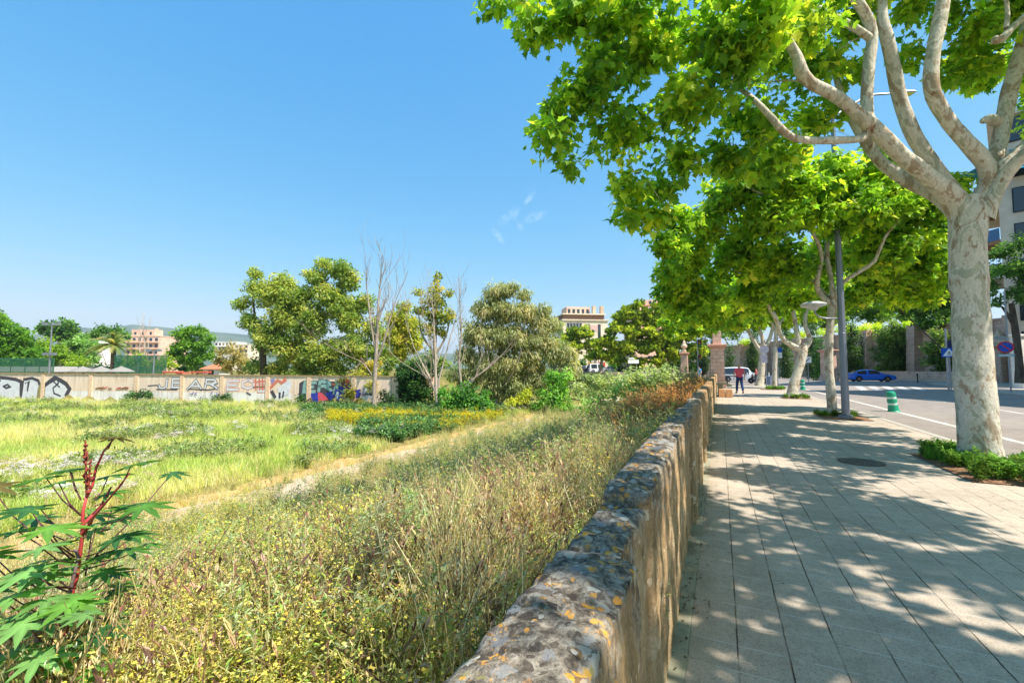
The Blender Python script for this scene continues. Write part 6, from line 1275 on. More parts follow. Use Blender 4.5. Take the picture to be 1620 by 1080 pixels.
mass('broadleaf_tree', 'dark green tree behind the palm crown', 'tree', [(150, 530, 10), (165, 522, 10), (184, 524, 9), (196, 530, 8)], 120, DK, 172, 2, 44, .7)
mass('broadleaf_tree', 'round dense green tree standing right of the pink apartment block', 'tree', [(285, 530, 12), (300, 522, 13), (318, 525, 12), (330, 535, 10), (280, 548, 14), (300, 545, 18), (322, 550, 16), (290, 565, 16), (312, 568, 16), (332, 562, 10), (276, 562, 10)], 76, LGR, 303, 3, 50, .46)
mass('shrub', 'dry olive brown shrub between the round tree and the big yellow green tree', 'shrub', [(350, 558, 10), (365, 552, 10), (380, 556, 10), (345, 570, 12), (365, 570, 14), (385, 572, 12), (355, 582, 10), (378, 584, 10)], 60, [lin(96, 100, 56), lin(136, 130, 80), lin(160, 146, 100)], 366, 4, 40, .34)
mass('bush', 'lime green bush patch behind the parasols', 'bush', [(118, 578, 7), (130, 576, 7), (205, 570, 10), (218, 565, 10), (225, 575, 8), (262, 568, 9), (270, 578, 8), (255, 578, 7), (240, 573, 6)], 72, [lin(90, 120, 34), lin(124, 148, 44), lin(150, 160, 64)], 200, 4, 44, .4)
mass('bush', 'dark green bush line behind the sports fence', 'bush', [(155, 580, 8), (170, 582, 7), (190, 575, 9), (200, 584, 6), (395, 575, 10), (400, 588, 8), (340, 586, 6), (290, 582, 9), (315, 582, 8), (20, 588, 8), (60, 584, 9), (90, 584, 8)], 80, DBUSH, 180, 3, 44, .5)
mass('bush', 'olive hedge clump just behind the wall under the yellow green tree', 'bush', [(420, 585, 10), (445, 586, 10), (470, 590, 8), (620, 575, 14), (650, 570, 12), (610, 590, 10), (700, 575, 14), (720, 590, 14), (680, 560, 12), (730, 610, 12)], 52, OLIVE[:4], 450, 4, 44, .36)
# palm
w = 66; base = at(178, w, -.2); tp = thing('palm_tree', 'palm tree with drooping feathery fronds among the left trees', 'tree', base)
m = MB(); zt_ = P(178, 543, w).z; m.tube([(0, 0, 0), (.05, 0, 1.5), (0, 0, zt_)], [.38, .32, .3], 10); m.build('trunk', BARK_D, tp)
parts = []; cols_ = []
for k in range(64):
    a = rng.random() * 6.283; el = rng.uniform(-.25, 1.35); L = rng.uniform(2.6, 3.5); d = np.array((math.cos(a) * math.cos(el), math.sin(a) * math.cos(el), math.sin(el))); p0 = np.array((0, 0, zt_)); n = 9
    mid_ = [p0 + d * L * t_ + np.array((0, 0, -1.0)) * L * .42 * t_ ** 2.2 for t_ in np.linspace(0, 1, n)]; sd_ = np.cross(d, (0, 0, 1)); sd_ /= np.linalg.norm(sd_)
    c = pick(random.Random(k), [lin(104, 130, 70), lin(130, 152, 84), lin(160, 174, 108), lin(180, 178, 116)])
    for i in range(1, n):
        for j in range(3):
            q = mid_[i - 1] + (mid_[i] - mid_[i - 1]) * j / 3; tt = (i - 1 + j / 3) / (n - 1); ll = .55 * (1 - .6 * abs(tt - .4)); f = (mid_[i] - mid_[i - 1]); f /= np.linalg.norm(f)
            for s2 in (-1, 1):
                e = q + (sd_ * s2 * .8 + f * .5 + np.array((0, 0, -.35))) * ll; parts.append((np.array([q, q + f * .15, e]), np.array([(0, 1, 2)]))); cols_ += [c] * 3
V, Fs = merge(parts); np_mesh('crown', V, Fs, LEAF, tp, col=np.array([c[:3] for c in cols_]))

# sports ground beyond the wall: fence, masts, roof, parasols, red benches
MESHG = None
t = NT('green_windbreak_net'); tr = t.n('ShaderNodeBsdfTransparent'); df = t.n('ShaderNodeBsdfDiffuse'); df.inputs[0].default_value = lin(60, 110, 84); mxs = t.n('ShaderNodeMixShader'); mxs.inputs[0].default_value = .45; t.l(tr.outputs[0], mxs.inputs[1]); t.l(df.outputs[0], mxs.inputs[2]); t.l(mxs.outputs[0], t.out.inputs['Surface']); MESHG = t.m
def fence(label, px0, px1, w, y0, y1, n):
    a = at(px0, w); L = at(px1, w).x - a.x; z0 = P(px0, y1, w).z; z1 = P(px0, y0, w).z; t_ = thing('sports_fence', label, 'fence', a)
    m = MB(); fbox(m, 0, L, -.01, .01, z0, z1); m.build('netting', MESHG, t_)
    for k in range(n + 1): m = MB(); m.tube([(L * k / n, .07, -.2), (L * k / n, .07, z1 + .05)], .05, 6); m.build('post', M('green_post', lin(60, 104, 84), .6), t_)
    m = MB(); m.tube([(0, .07, z1), (L, .07, z1)], .035, 5); m.build('rail', M('green_post', lin(60, 104, 84), .6), t_); return t_
fence('tall green netting fence at far left behind the painted wall', -120, 84, 60, 567, 592, 9)
fence('low green netting fence behind the parasols', 84, 256, 66, 580, 594, 7)
fence('tall green netting around the court behind the palm', 180, 262, 64, 562, 590, 4)
gr_ = MB(); fbox(gr_, -10, 6.2, 0, 6, 1.0, 1.75); gr_.mi = 1
go = gr_.build('shed_roof', [M('grey_sheet', lin(196, 194, 196), .6), DARKM]); go.location = at(14, 62.5); tag(go, 'long low grey roofed shed at far left above the wall', 'shed')
def mast(label, px, w, ytop, heads):
    b = at(px, w); z1 = P(px, ytop, w).z; t_ = thing('floodlight_mast', label, 'mast', b); m = MB(); m.tube([(0, 0, -.2), (0, 0, z1)], [.11, .06], 8); m.build('pole', STEEL, t_)
    for (z, L) in heads:
        m = MB(); m.box((0, 0, z1 - z), (L, .1, .1)); m.box((-L / 2, -.1, z1 - z + .1), (.5, .35, .3)); m.box((L / 2, -.1, z1 - z + .1), (.5, .35, .3)); m.build('lamp', STEEL, t_)
mast('tall thin floodlight mast at the left in front of the dark tree', 78, 55, 510, [(.3, 1.6), (4.0, 1.0)])
mast('dark floodlight mast at the court right of the bare white tree', 243, 60, 554, [(.1, 1.4)])
mast('short pale mast inside the court netting beside the palm', 218, 66, 566, [(.1, .6)])
m_ = None
bare_tree('bare_tree', 'small whitish leafless poplar between the palm and round tree', at(228, 74, -.2), [(pl([(228, 590, 74), (228, 570, 74), (229, 550, 74), (228, 530, 74)]), [.2, .16, .12, .05]), (pl([(228, 585, 74), (222, 560, 74), (221, 540, 74)]), [.12, .1, .05]), (pl([(228, 585, 74), (234, 560, 74), (235, 540, 74)]), [.12, .1, .05])], BARK_W, 3, 5)
proto = None
for i, (px, lab) in enumerate(((131, 'leftmost of the three grey thatched parasols above the wall'), (160, 'middle one of the three grey thatched parasols above the wall'), (192, 'rightmost grey thatched parasol above the wall, near the palm'))):
    b = at(px, 60); zt_ = P(px, 579.5, 60).z
    t_ = thing('parasol', lab, 'parasol', b, 0, 'thatched parasols behind the wall'); m = MB(); m.tube([(0, 0, -.2), (0, 0, zt_ - .2)], .05, 6); m.build('pole', DARKM, t_); m = MB(); m.lathe([(1.5, zt_ - .75), (1.52, zt_ - .7), (.9, zt_ - .35), (.1, zt_), (.02, zt_ + .08)], n=14); m.build('shade', M('grey_thatch', lin(142, 138, 130), .95, bump=.4), t_)
for i, (px0, px1, lab) in enumerate(((257, 280, 'red framed dugout shelter left of the pair above the wall'), (302, 325, 'red framed dugout shelter right of the pair above the wall'))):
    a = at(px0, 56); L = at(px1, 56).x - a.x; zt_ = P(px0, 587, 56).z; t_ = thing('dugout_shelter', lab, 'shelter', a, 0, 'red dugout shelters'); m = MB(); fbox(m, 0, L, 0, 1.2, zt_ - .22, zt_); m.build('roof', M('faded_red', lin(196, 96, 78), .7), t_)
    m = MB(); fbox(m, .05, .17, .05, .17, -.2, zt_ - .222); fbox(m, L - .17, L - .05, .05, .17, -.2, zt_ - .222); m.build('frame', M('faded_red', lin(196, 96, 78), .7), t_); m = MB(); fbox(m, .2, L - .2, .9, 1.0, .3, zt_ - .4); m.build('back_panel', M('salmon_panel', lin(206, 130, 104), .8), t_)
a = at(281, 57); L = at(301, 57).x - a.x; m = MB(); fbox(m, 0, L, 0, .1, -.2, 1.05); fo = m.build('low_red_fence', M('salmon_panel', lin(206, 130, 104), .8)); fo.location = a; tag(fo, 'low salmon fence panel joining the two red dugout shelters', 'fence')
a = at(334, 66); hs_ = thing('small_house', 'small white lodge with red hipped roof left of the olive shrub', 'house', a); m = MB(); fbox(m, -1.2, 1.2, 0, 2.4, -.2, 1.4); m.build('wall', WHT2, hs_); m = MB(); m.add([(-1.6, -.4, 1.403), (1.6, -.4, 1.403), (1.6, 2.8, 1.403), (-1.6, 2.8, 1.403), (0, 1.2, 2.3)], [(0, 1, 4), (1, 2, 4), (2, 3, 4), (3, 0, 4), (3, 2, 1, 0)]); m.build('roof', TERR, hs_); m = MB(); fbox(m, -.4, .4, -.06, .02, .2, 1.2); m.build('door', DARKM, hs_)
a = at(655, 47); hs_ = thing('small_house', 'pale lodge with dark red roof seen through the gap past the tall bare tree', 'house', a); m = MB(); fbox(m, -1.6, 1.6, 0, 3, -2, 1.6); m.build('wall', PINKW, hs_); m = MB(); m.add([(-2, -.4, .3), (2, -.4, .3), (2, .0, .75), (-2, .0, .75), (-2, -.4, .2), (2, -.4, .2)], [(0, 1, 2, 3), (4, 5, 1, 0)]); m.build('roof', M('dark_red_tiles', lin(140, 72, 64), .9), hs_); m = MB(); fbox(m, -.5, -.1, -.05, .02, .9, 1.5); m.build('window', GLASS, hs_)
# ================================================================ castor oil plant at the lower left
def castor_leaf_T(lobes=8):
    """palmate leaf, stalk joins near the base, long pointed lobes"""
    out = []; 
    for i in range(lobes):
        a = -2.45 + 4.9 * i / (lobes - 1); L = 1.0 - .42 * (abs(a) / 2.45) ** 1.3; da = 4.9 / (lobes - 1)
        ang = math.pi / 2 - a
        def pt(r, b): return (r * math.cos(b), r * math.sin(b))
        out.append(pt(.30, ang + da * .5)); out.append(pt(L * .62, ang + da * .24)); out.append(pt(L, ang)); out.append(pt(L * .62, ang - da * .24))
    out.append(pt(.30, ang - da * .5)); V = [(0, 0, 0)]; 
    for (x, y) in out: V.append((x, y, 0))
    # midrib points give each lobe a fold
    mids = []
    for i in range(lobes):
        a = -2.45 + 4.9 * i / (lobes - 1); ang = math.pi / 2 - a; L = 1.0 - .42 * (abs(a) / 2.45) ** 1.3; mids.append((L * .5 * math.cos(ang), L * .5 * math.sin(ang), -.07))
    b = len(V); V += mids; F_ = []
    for i in range(lobes):
        k = 1 + 4 * i; m = b + i; nx = k + 4
        F_ += [(0, k, m), (k, k + 1, m), (k + 1, k + 2, m), (k + 2, k + 3, m), (k + 3, nx, m), (nx, 0, m)]
    V = np.array(V, float); V[:, 2] -= .22 * (V[:, 0] ** 2 + V[:, 1] ** 2) - .0; return V, np.array(F_)
CL = castor_leaf_T()
cb_ = P(100, 1130, 2.05); cbase = Vector((cb_.x, cb_.y, float(terr(*toS(cb_.x, cb_.y))))); ct = thing('castor_plant', 'tall castor oil plant with red stems and pointed lobed leaves at the lower left', 'plant', cbase)
RED = M('red_stem', lin(186, 66, 66), .55, var=.25, spec=.5); GSTEM = M('grey_purple_stem', lin(132, 108, 112), .6); DSTEM = M('dark_petiole', lin(96, 58, 60), .5)
def cpl(pts): return [P(a, b, w) - cbase for a, b, w in pts]
w = 2.05
m = MB(); pts = [Vector((0, 0, 0))] + cpl([(92, 1075, w), (96, 1020, w), (108, 960, w), (122, 910, w), (130, 850, w), (131, 810, w), (137, 785, w)]); m.tube(pts, [.011, .010, .009, .008, .0075, .007, .0065, .0055], 10)
m.tube(cpl([(137, 786, w), (146, 768, w + .02), (152, 740, w + .03), (165, 712, w + .03), (182, 692, w + .02)]), [.0065, .0055, .005, .004, .003], 8)
m.tube(cpl([(131, 845, w), (150, 815, w - .05), (180, 780, w - .1), (205, 748, w - .12)]), [.006, .005, .004, .003], 8)
m.tube(cpl([(131, 830, w), (160, 800, w + .1), (176, 770, w + .15)]), [.008, .006, .004], 8); m.build('stem', RED, ct, smooth=True)
m = MB(); m.tube([Vector((-.12, .02, 0))] + cpl([(54, 1075, 1.9), (60, 1010, 1.9), (63, 985, 1.9)]), [.014, .012, .011, .008], 8); m.tube(cpl([(100, 1000, w), (112, 930, w - .02), (124, 880, w - .02), (118, 868, w - .02)]), [.008, .007, .006, .005], 8); m.build('side_stem', GSTEM, ct, smooth=True)
# flower spike
m = MB(); rg = random.Random(3)
for (x0, y0, x1, y1, n) in ((137, 785, 135, 695, 46), (140, 770, 143, 727, 20)):
    m.tube(cpl([(x0, y0, w), ((x0 + x1) / 2, (y0 + y1) / 2, w), (x1, y1, w)]), [.005, .004, .002], 6)
    for k in range(n):
        t_ = rg.random() ** .8; q = P(x0 + (x1 - x0) * t_ + rg.uniform(-5, 5) * (1 - t_ * .6), y0 + (y1 - y0) * t_, w + rg.uniform(-.02, .02)) - cbase; r = rg.uniform(.004, .009) * (1 - .4 * t_)
        m.lathe([(r * .3, -r), (r, -.2 * r), (r * .8, .6 * r), (r * .1, r)], q, 6)
m.build('flower_spike', M('rusty_buds', lin(150, 70, 56), .7, var=.4, scale=40), ct)
leaves = [  # tip of petiole px,py,dw, node px,py, length m, heading deg (0 = right in picture), droop, tone
    (180, 691, .02, 165, 712, .17, 10, .1, 3), (178, 692, -.03, 165, 712, .13, 170, .15, 3), (208, 735, -.1, 180, 780, .22, 15, -.35, 1), (72, 754, .05, 128, 815, .24, 185, .1, 1), (92, 762, -.05, 128, 815, .2, 20, -.25, 1), (112, 742, .1, 128, 790, .2, 190, .0, 1), (110, 743, .05, 128, 790, .15, 40, -.2, 0), (172, 752, .1, 150, 790, .2, 25, -.15, 1),
    (225, 800, -.1, 160, 830, .26, 5, .0, 1), (215, 798, 0, 160, 830, .2, 172, .05, 1), (170, 780, .15, 150, 800, .2, 10, -.1, 2), (60, 800, .1, 115, 850, .24, 180, .1, 2), (25, 838, -.05, 118, 880, .3, 185, .12, 2), (75, 835, -.15, 118, 880, .3, 15, .0, 2), (95, 858, .0, 128, 870, .24, 175, .1, 1), (150, 815, .2, 135, 840, .22, 30, 0, 2), (200, 868, .1, 135, 900, .24, 12, .0, 1), (165, 878, .05, 135, 890, .22, 190, .1, 2), (185, 850, -.1, 135, 880, .24, 20, -.15, 0),
    (45, 905, -.2, 120, 930, .3, 184, .1, 4), (60, 912, -.1, 120, 930, .26, 20, -.05, 4), (20, 945, -.25, 100, 980, .34, 178, .1, 4), (110, 955, -.3, 105, 1000, .27, 340, .05, 2), (122, 948, -.28, 105, 1000, .24, 190, .0, 2), (160, 905, -.05, 130, 930, .24, 10, 0, 1), (90, 910, .1, 120, 930, .22, 150, 0, 2), (150, 1003, -.15, 108, 1030, .28, 12, .0, 0), (165, 985, .05, 108, 1010, .24, 5, .05, 1), (40, 985, -.3, 95, 1030, .32, 200, .1, 4), (10, 1040, -.3, 80, 1075, .3, 150, 0, 4), (60, 1040, -.35, 85, 1080, .26, 30, 0, 4), (150, 1066, -.2, 100, 1085, .24, 10, .05, 2), (0, 1000, -.1, 90, 1040, .3, 190, .1, 2), (-20, 870, 0, 60, 930, .3, 170, .1, 2), (-15, 770, .1, 60, 850, .26, 20, .0, 3), (120, 1000, .15, 100, 1040, .26, 350, 0, 1), (75, 975, .2, 100, 1020, .26, 170, 0, 1), (60, 1085, -.2, 92, 1100, .28, 170, .1, 2), (185, 930, .2, 130, 960, .22, 20, .1, 1), (215, 845, .25, 150, 880, .2, 15, .1, 1), (272, 748, .3, 150, 880, .18, 15, .05, 0)]
tones = [lin(58, 100, 54), lin(78, 122, 48), lin(98, 142, 58), lin(104, 92, 48), lin(112, 152, 84)]
rg = random.Random(21); leaves = leaves + [(l_[0] + rg.uniform(-55, 40), l_[1] + rg.uniform(-35, 45), l_[2] + rg.uniform(-.15, .25), l_[3], l_[4] + 10, l_[5] * rg.uniform(.6, .95), rg.choice((0, 20, 170, 190, 340)) + rg.uniform(-20, 20), rg.uniform(-.2, .15), rg.choice((0, 1, 1, 2, 4))) for l_ in leaves if l_[1] > 775]
Vs = []; Fs = []; Cs = []; b = 0; pet = MB(); rg = random.Random(9)
for (px, py, dw, nx, ny, L, hd, dr, tn) in leaves:
    p_ = np.array(P(px, py, w + dw)) - np.array(cbase); q_ = np.array(P(nx, ny, w + dw * .2)) - np.array(cbase); a = R(hd + rg.uniform(-8, 8)); yv = np.array((math.cos(a), math.sin(a) * .7 + rg.uniform(-.5, .5), -dr)); nv = np.array((rg.uniform(-.22, .22), rg.uniform(-.16, .18), 1.0))
    Rm = frames(yv[None], nv[None]); V, Fq = place(CL, p_[None], Rm, np.array([L * .56])); Vs.append(V); Fs.append(Fq + b); b += len(V)
    c = np.array(vary(tones[tn], rg, .15)); sh = np.ones((len(V), 3)) * c; sh[0] *= 1.7; sh[-8:] *= 1.3; sh *= 1 + .12 * rng.normal(size=(len(V), 1)); Cs.append(sh)
    mid_ = (p_ + q_) / 2 + np.array((0, 0, -.02)); pet.tube([q_, mid_, p_], [.0034, .0028, .0022], 6)
np_mesh('foliage', np.vstack(Vs), np.vstack(Fs), CASTOR, ct, col=np.vstack(Cs)); pet.build('petiole', DSTEM, ct, smooth=True)
for (px, py, w_, hh, lab) in ((470, 905, 3.6, .11, 'little castor seedling poking from the yellow weeds'),):
    e = P(px, py, w_); bs = Vector((e.x, e.y, float(terr(*toS(e.x, e.y))))); t_ = thing('castor_seedling', lab, 'plant', bs); m = MB(); m.tube([(0, 0, 0), (.02, .02, (e.z - bs.z) * .5), (0, 0, e.z - bs.z)], [.008, .006, .004], 6); m.build('stem', DSTEM, t_)
    n = 4; ps = np.array([(0, 0, e.z - bs.z - .03 * i) for i in range(n)]); an = np.arange(n) * 1.9 + .1; Rm = frames(np.column_stack([np.cos(an), np.sin(an), np.full(n, .05)]), rng.normal(size=(n, 3)) * .2 + np.array([0, -.2, 1])); V, Fq = place(CL, ps, Rm, np.full(n, hh)); np_mesh('foliage', V, Fq, CASTOR, t_, col=np.tile(np.array(lin(84, 140, 104)[:3]), (len(V), 1)))

# ================================================================ street lamp, signs, bollards
b = S(3.36, 16.4, 0); lw_ = 13.47
lp = thing('street_lamp', 'tall grey steel lamp post with low dish lamp and high road arm', 'street lamp', b)
m = MB(); m.tube([(0, 0, 0), (0, 0, 4.6), (0, 0, 9.6)], [.105, .088, .055], 16); m.box((0, 0, .06), (.3, .3, .12), .4, .9, .02); m.lathe([(.094, 2.52), (.1, 2.53), (.1, 2.56), (.094, 2.57)], n=16); m.build('pole', M('grey_blue_steel', lin(126, 132, 142), .4, .5, .1), lp, smooth=False)
def dish(mb, c, r=.34): mb.lathe([(.06, .1), (.2, .08), (r, .02), (r + .01, 0), (r * .95, -.05), (.14, -.1), (.1, -.16), (.05, -.18)], c, 20)
zl = P(1284, 482, lw_).z; xl = (1284 - 1328) / F * lw_
m = MB(); m.tube([(0, 0, zl - .42), (xl * .55, 0, zl - .42), (xl * .8, 0, zl - .38), (xl * .95, 0, zl - .25), (xl * .93, 0, zl - .1)], .028, 8); m.build('lower_arm', STEEL, lp, smooth=True)
m = MB(); dish(m, (xl, 0, zl)); m.build('lamp_dish', M('light_grey_shade', lin(196, 198, 196), .35), lp, smooth=False)
zr = P(1440, 148, lw_).z; xr = (1440 - 1322) / F * lw_
m = MB(); m.tube([(0, 0, 9.3), (xr * .5, 0, zr - .08), (xr * .85, 0, zr - .02)], [.04, .035, .03], 8); m.build('upper_arm', STEEL, lp); m = MB(); m.box((xr, 0, zr), (.62, .26, .09), 0, .8, .02); m.mi = 1; m.box((xr + .05, 0, zr - .05), (.4, .2, .02)); m.build('lamp_head', [STEEL, M('lamp_lens', lin(220, 210, 120), .3)], lp)

BLU = M('sign_blue', lin(30, 84, 178), .5, var=.06); REDS = M('sign_red', lin(206, 44, 48), .5, var=.06); SW = M('sign_white', lin(236, 236, 234), .5, var=.05); BLK = M('sign_black', lin(30, 30, 32), .5)
def sign_post(t_, h, r=.035): m = MB(); m.tube([(0, 0, -.1), (0, 0, h)], r, 10); m.build('post', STEEL, t_)
def face_cam(p): return math.atan2(-p.x, p.y) * 1.0
def panel(t_, name, pts, y, th, mat): m = MB(); m.prism([(a, z) for a, z in pts], th, Matrix.Translation((0, y, 0))); return m.build(name, mat, t_)
def circ(r, zc, n=28, xc=0): return [(xc + r * math.cos(i * 2 * math.pi / n), zc + r * math.sin(i * 2 * math.pi / n)) for i in range(n)]
# no parking sign with plate
p_ = at(1597, 27.5); p_.z = 0; zc = P(1593, 549, 27.5).z; t_ = thing('no_parking_sign', 'round red and blue no parking sign with plate on grey post', 'sign', p_, face_cam(p_)); sign_post(t_, zc + 3.4, .045); xo = -.1
sg = panel(t_, 'disc', circ(.36, zc, xc=xo), -.09, .02, REDS); o = panel(t_, 'blue_field', circ(.29, zc, xc=xo), -.096, .005, BLU); m = MB(); m.add([(xo - .24, -.1, zc + .19), (xo - .19, -.1, zc + .24), (xo + .24, -.1, zc - .19), (xo + .19, -.1, zc - .24)], [(0, 1, 2, 3)]); m.build('slash', REDS, t_)
panel(t_, 'plate', [(xo - .36, zc - .58), (xo + .36, zc - .58), (xo + .36, zc - .42), (xo - .36, zc - .42)], -.09, .02, M('plate_grey_green', lin(150, 176, 172), .5)); m = MB()
for k in range(2): m.add([(xo - .28, -.094, zc - .475 - k * .05), (xo + .28 - k * .1, -.094, zc - .475 - k * .05), (xo + .28 - k * .1, -.094, zc - .5 - k * .05), (xo - .28, -.094, zc - .5 - k * .05)], [(0, 1, 2, 3)])
m.build('lettering', SW, t_)
# pedestrian crossing sign
p_ = at(1503, 31); zc = P(1500, 557.5, 31).z; t_ = thing('crossing_sign', 'blue square pedestrian crossing sign with white triangle left of the near trunk', 'sign', p_, face_cam(p_)); sign_post(t_, zc + .1, .04); a = .4
panel(t_, 'panel', [(-a, zc - a * .8), (a, zc - a * .8), (a, zc + a * .8), (-a, zc + a * .8)], -.06, .02, BLU); panel(t_, 'triangle', [(-.33, zc - .24), (.33, zc - .24), (0, zc + .29)], -.066, .005, SW)
m = MB(); m.tube([(0, -.069, zc + .1), (.0, -.069, zc + .09)], .03, 6)
for q in ([(.0, zc + .08), (.0, zc - .06)], [(0, zc - .05), (-.09, zc - .19)], [(0, zc - .05), (.08, zc - .19)], [(0, zc + .04), (-.08, zc - .03)], [(0, zc + .04), (.08, zc - .02)]): m.tube([(q[0][0], -.069, q[0][1]), (q[1][0], -.069, q[1][1])], .016, 5)
m.build('walking_figure', BLK, t_)
p_ = at(1499, 34); t_ = thing('sign_post', 'pale post with dark blue sign behind the pedestrian crossing sign', 'sign', p_, face_cam(p_)); zc = P(1499, 520, 34).z; sign_post(t_, zc, .07); panel(t_, 'panel', [(.05, zc - 1.5), (.62, zc - 1.5), (.62, zc - 1.0), (.34, zc - .8), (.05, zc - 1.0)], -.09, .02, M('navy_panel', lin(30, 40, 80), .5))
# white square sign with black slash
p_ = at(1278.5, 44); zc = P(1278, 569, 44).z; t_ = thing('slash_sign', 'white square sign with black diagonal slash on thin post', 'sign', p_, face_cam(p_)); sign_post(t_, P(1278, 553, 44).z); a = .29; panel(t_, 'panel', [(-a, zc - a), (a, zc - a), (a, zc + a), (-a, zc + a)], -.06, .02, SW); m = MB(); m.add([(-.21, -.064, zc - .15), (-.16, -.064, zc - .2), (.21, -.064, zc + .15), (.16, -.064, zc + .2)], [(0, 1, 2, 3)]); m.build('slash', BLK, t_)
# bus / info panels between the trunks
p_ = at(1230, 35); zc = P(1231, 556, 35).z; t_ = thing('bus_stop_sign', 'blue and white bus stop panel on a post between the thin trunks', 'sign', p_, face_cam(p_)); sign_post(t_, zc + .3); panel(t_, 'blue_panel', [(-.03, zc - .05), (.36, zc - .05), (.36, zc + .3), (-.03, zc + .3)], -.06, .02, BLU); panel(t_, 'white_panel', [(.06, zc - .5), (.34, zc - .5), (.34, zc - .08), (.06, zc - .08)], -.06, .02, M('pale_timetable', lin(206, 216, 214), .5))
p_ = at(1211.5, 32.5); p_.x -= 0; zc = P(1209, 553, 32.5).z; t_ = thing('sign_post', 'grey backed round and rectangular signs on the post beside the leaning trunk', 'sign', p_, face_cam(p_)); sign_post(t_, zc + .3); LIL = M('sign_back_lilac', lin(176, 172, 186), .5, .3); panel(t_, 'round_sign', circ(.3, zc + .02, xc=-.06), -.07, .02, LIL); panel(t_, 'rectangle_sign', [(-.3, zc - .95), (.12, zc - .95), (.12, zc - .32), (-.3, zc - .32)], -.07, .02, LIL)
p_ = at(1216, 33.6); t_ = thing('litter_bin', 'small blue grey litter bin hung on a post beside the farthest plane tree', 'bin', p_); m = MB(); m.tube([(0, 0, -.0), (0, 0, 1.2)], .04, 8); m.build('post', WHITE, t_); m = MB(); m.lathe([(.18, .3), (.22, .85), (.24, .9), (.2, .92)], n=14); m.build('bucket', M('bin_blue', lin(120, 136, 166), .5), t_)
# traffic lights
def traffic_light(label, px, w, y0, heads, side):
    p_ = at(px, w); t_ = thing('traffic_light', label, 'traffic light', p_, face_cam(p_)); z1 = P(px, y0, w).z; sign_post(t_, z1, .06)
    for zc in heads:
        m = MB(); m.box((side * .22, -.05, z1 - zc), (.3, .22, .9), 0, 1, .03); h_ = m.build('signal_head', M('signal_black', lin(36, 38, 40), .5), t_)
        for k, c in enumerate((lin(120, 30, 30), lin(140, 100, 30), lin(40, 110, 60))): m = MB(); m.lathe([(.09, 0), (.1, .03), (.0, .03)], (0, 0, 0), 12, Matrix.Translation((side * .22, -.16, z1 - zc + .27 - k * .27)) @ Matrix.Rotation(math.pi / 2, 4, 'X')); m.build('lens', M('lens_%d' % k if False else ('lens_red', 'lens_amber', 'lens_green')[k], c, .3), h_)
    return t_
traffic_light('grey traffic light pole with dark heads near the person in blue', 1104.5, 50, 536, (.5, 2.2), 1)
tl = traffic_light('traffic light with white backing plate beside the big gate pillar', 1133, 48, 529, (1.1,), -1); z1 = P(1133, 529, 48).z; m = MB(); m.box((-.22, .08, z1 - 1.1), (.62, .03, 1.3)); m.build('backing_plate', WHITE, tl)
p_ = at(1002, 62); t_ = thing('direction_sign', 'white direction sign on two posts in front of the dark cypress pair', 'sign', p_); zc = P(1002, 573, 62).z
for x in (-.4, .4): m = MB(); m.tube([(x, 0, -1.5), (x, 0, zc + .3)], .05, 6); m.build('post', STEEL, t_)
m = MB(); m.box((0, -.08, zc + .1), (1.5, .04, .5)); m.box((-.25, -.08, zc + .55), (.8, .04, .2)); m.build('panel', SW, t_)
# green plastic bollards on the white line
GRN = M('bollard_green', lin(24, 148, 112), .45, var=.12, spec=.5); BAND = M('reflective_band', lin(196, 222, 206), .4)
def bollard(label, loc, tilt):
    t_ = thing('plastic_bollard', label, 'bollard', loc, 0, 'green plastic bollards on the lane line'); t_.rotation_euler = (0, tilt, 0)
    m = MB(); m.lathe([(.2, 0), (.2, .02), (.17, .05), (.15, .2), (.145, .24), (.14, .25), (.138, .34), (.15, .35), (.145, .47), (.135, .48), (.135, .56), (.15, .57), (.145, .68), (.12, .74), (.05, .76)], n=20); m.build('body', GRN, t_)
    for z in (.26, .49):
        m = MB(); m.lathe([(.141, z), (.1415, z + .005), (.1395, z + .065), (.138, z + .07)], n=20); m.build('band', BAND, t_)
    return t_
b = G(1414, 651, RZ); bo = bollard('nearest green bollard, leaning, with two pale bands beside the lamp post', b, -.12)
b = G(1270, 616.5, RZ)
b2 = bo.copy(); COL.objects.link(b2); b2.location = b; b2.rotation_euler = (0, 0, 0); b2['label'] = 'far upright green bollard between the leaning trunk and lamp post'
for ch in bo.children: c = ch.copy(); c.parent = b2; COL.objects.link(c)
# small stone bollards and posts across the road
GST = M('pale_stone_bollard', lin(196, 190, 186), .8)
bs = None
for px, w, lab in ((1438, 57.5, 'left one of the two pale stone bollards right of the blue car'), (1466, 55.5, 'right one of the two pale stone bollards, nearest the crossing sign'), (1296, 60, 'lone stone bollard between the leaning trunk and lamp post')):
    p_ = at(px, w); p_.z = .03
    t_ = thing('stone_bollard', lab, 'bollard', p_, 0, 'pale stone bollards'); m = MB(); m.lathe([(.2, 0), (.2, .55), (.18, .6)], n=14); m.build('shaft', GST, t_); m = MB(); m.lathe([(.19, .603), (.22, .64), (.2, .75), (.1, .82), (.02, .84)], n=14); m.build('cap', GST, t_)
p_ = at(1450.5, 50); p_.z = -.1; m = MB(); m.lathe([(.1, 0), (.07, .05), (.055, .08), (.055, .8), (.08, .82), (.085, .9), (.07, 1.0), (.02, 1.03)], n=14); o = m.build('iron_bollard', DARKM); o.location = p_; tag(o, 'slim black iron bollard standing in the road mouth right of the blue car', 'bollard')
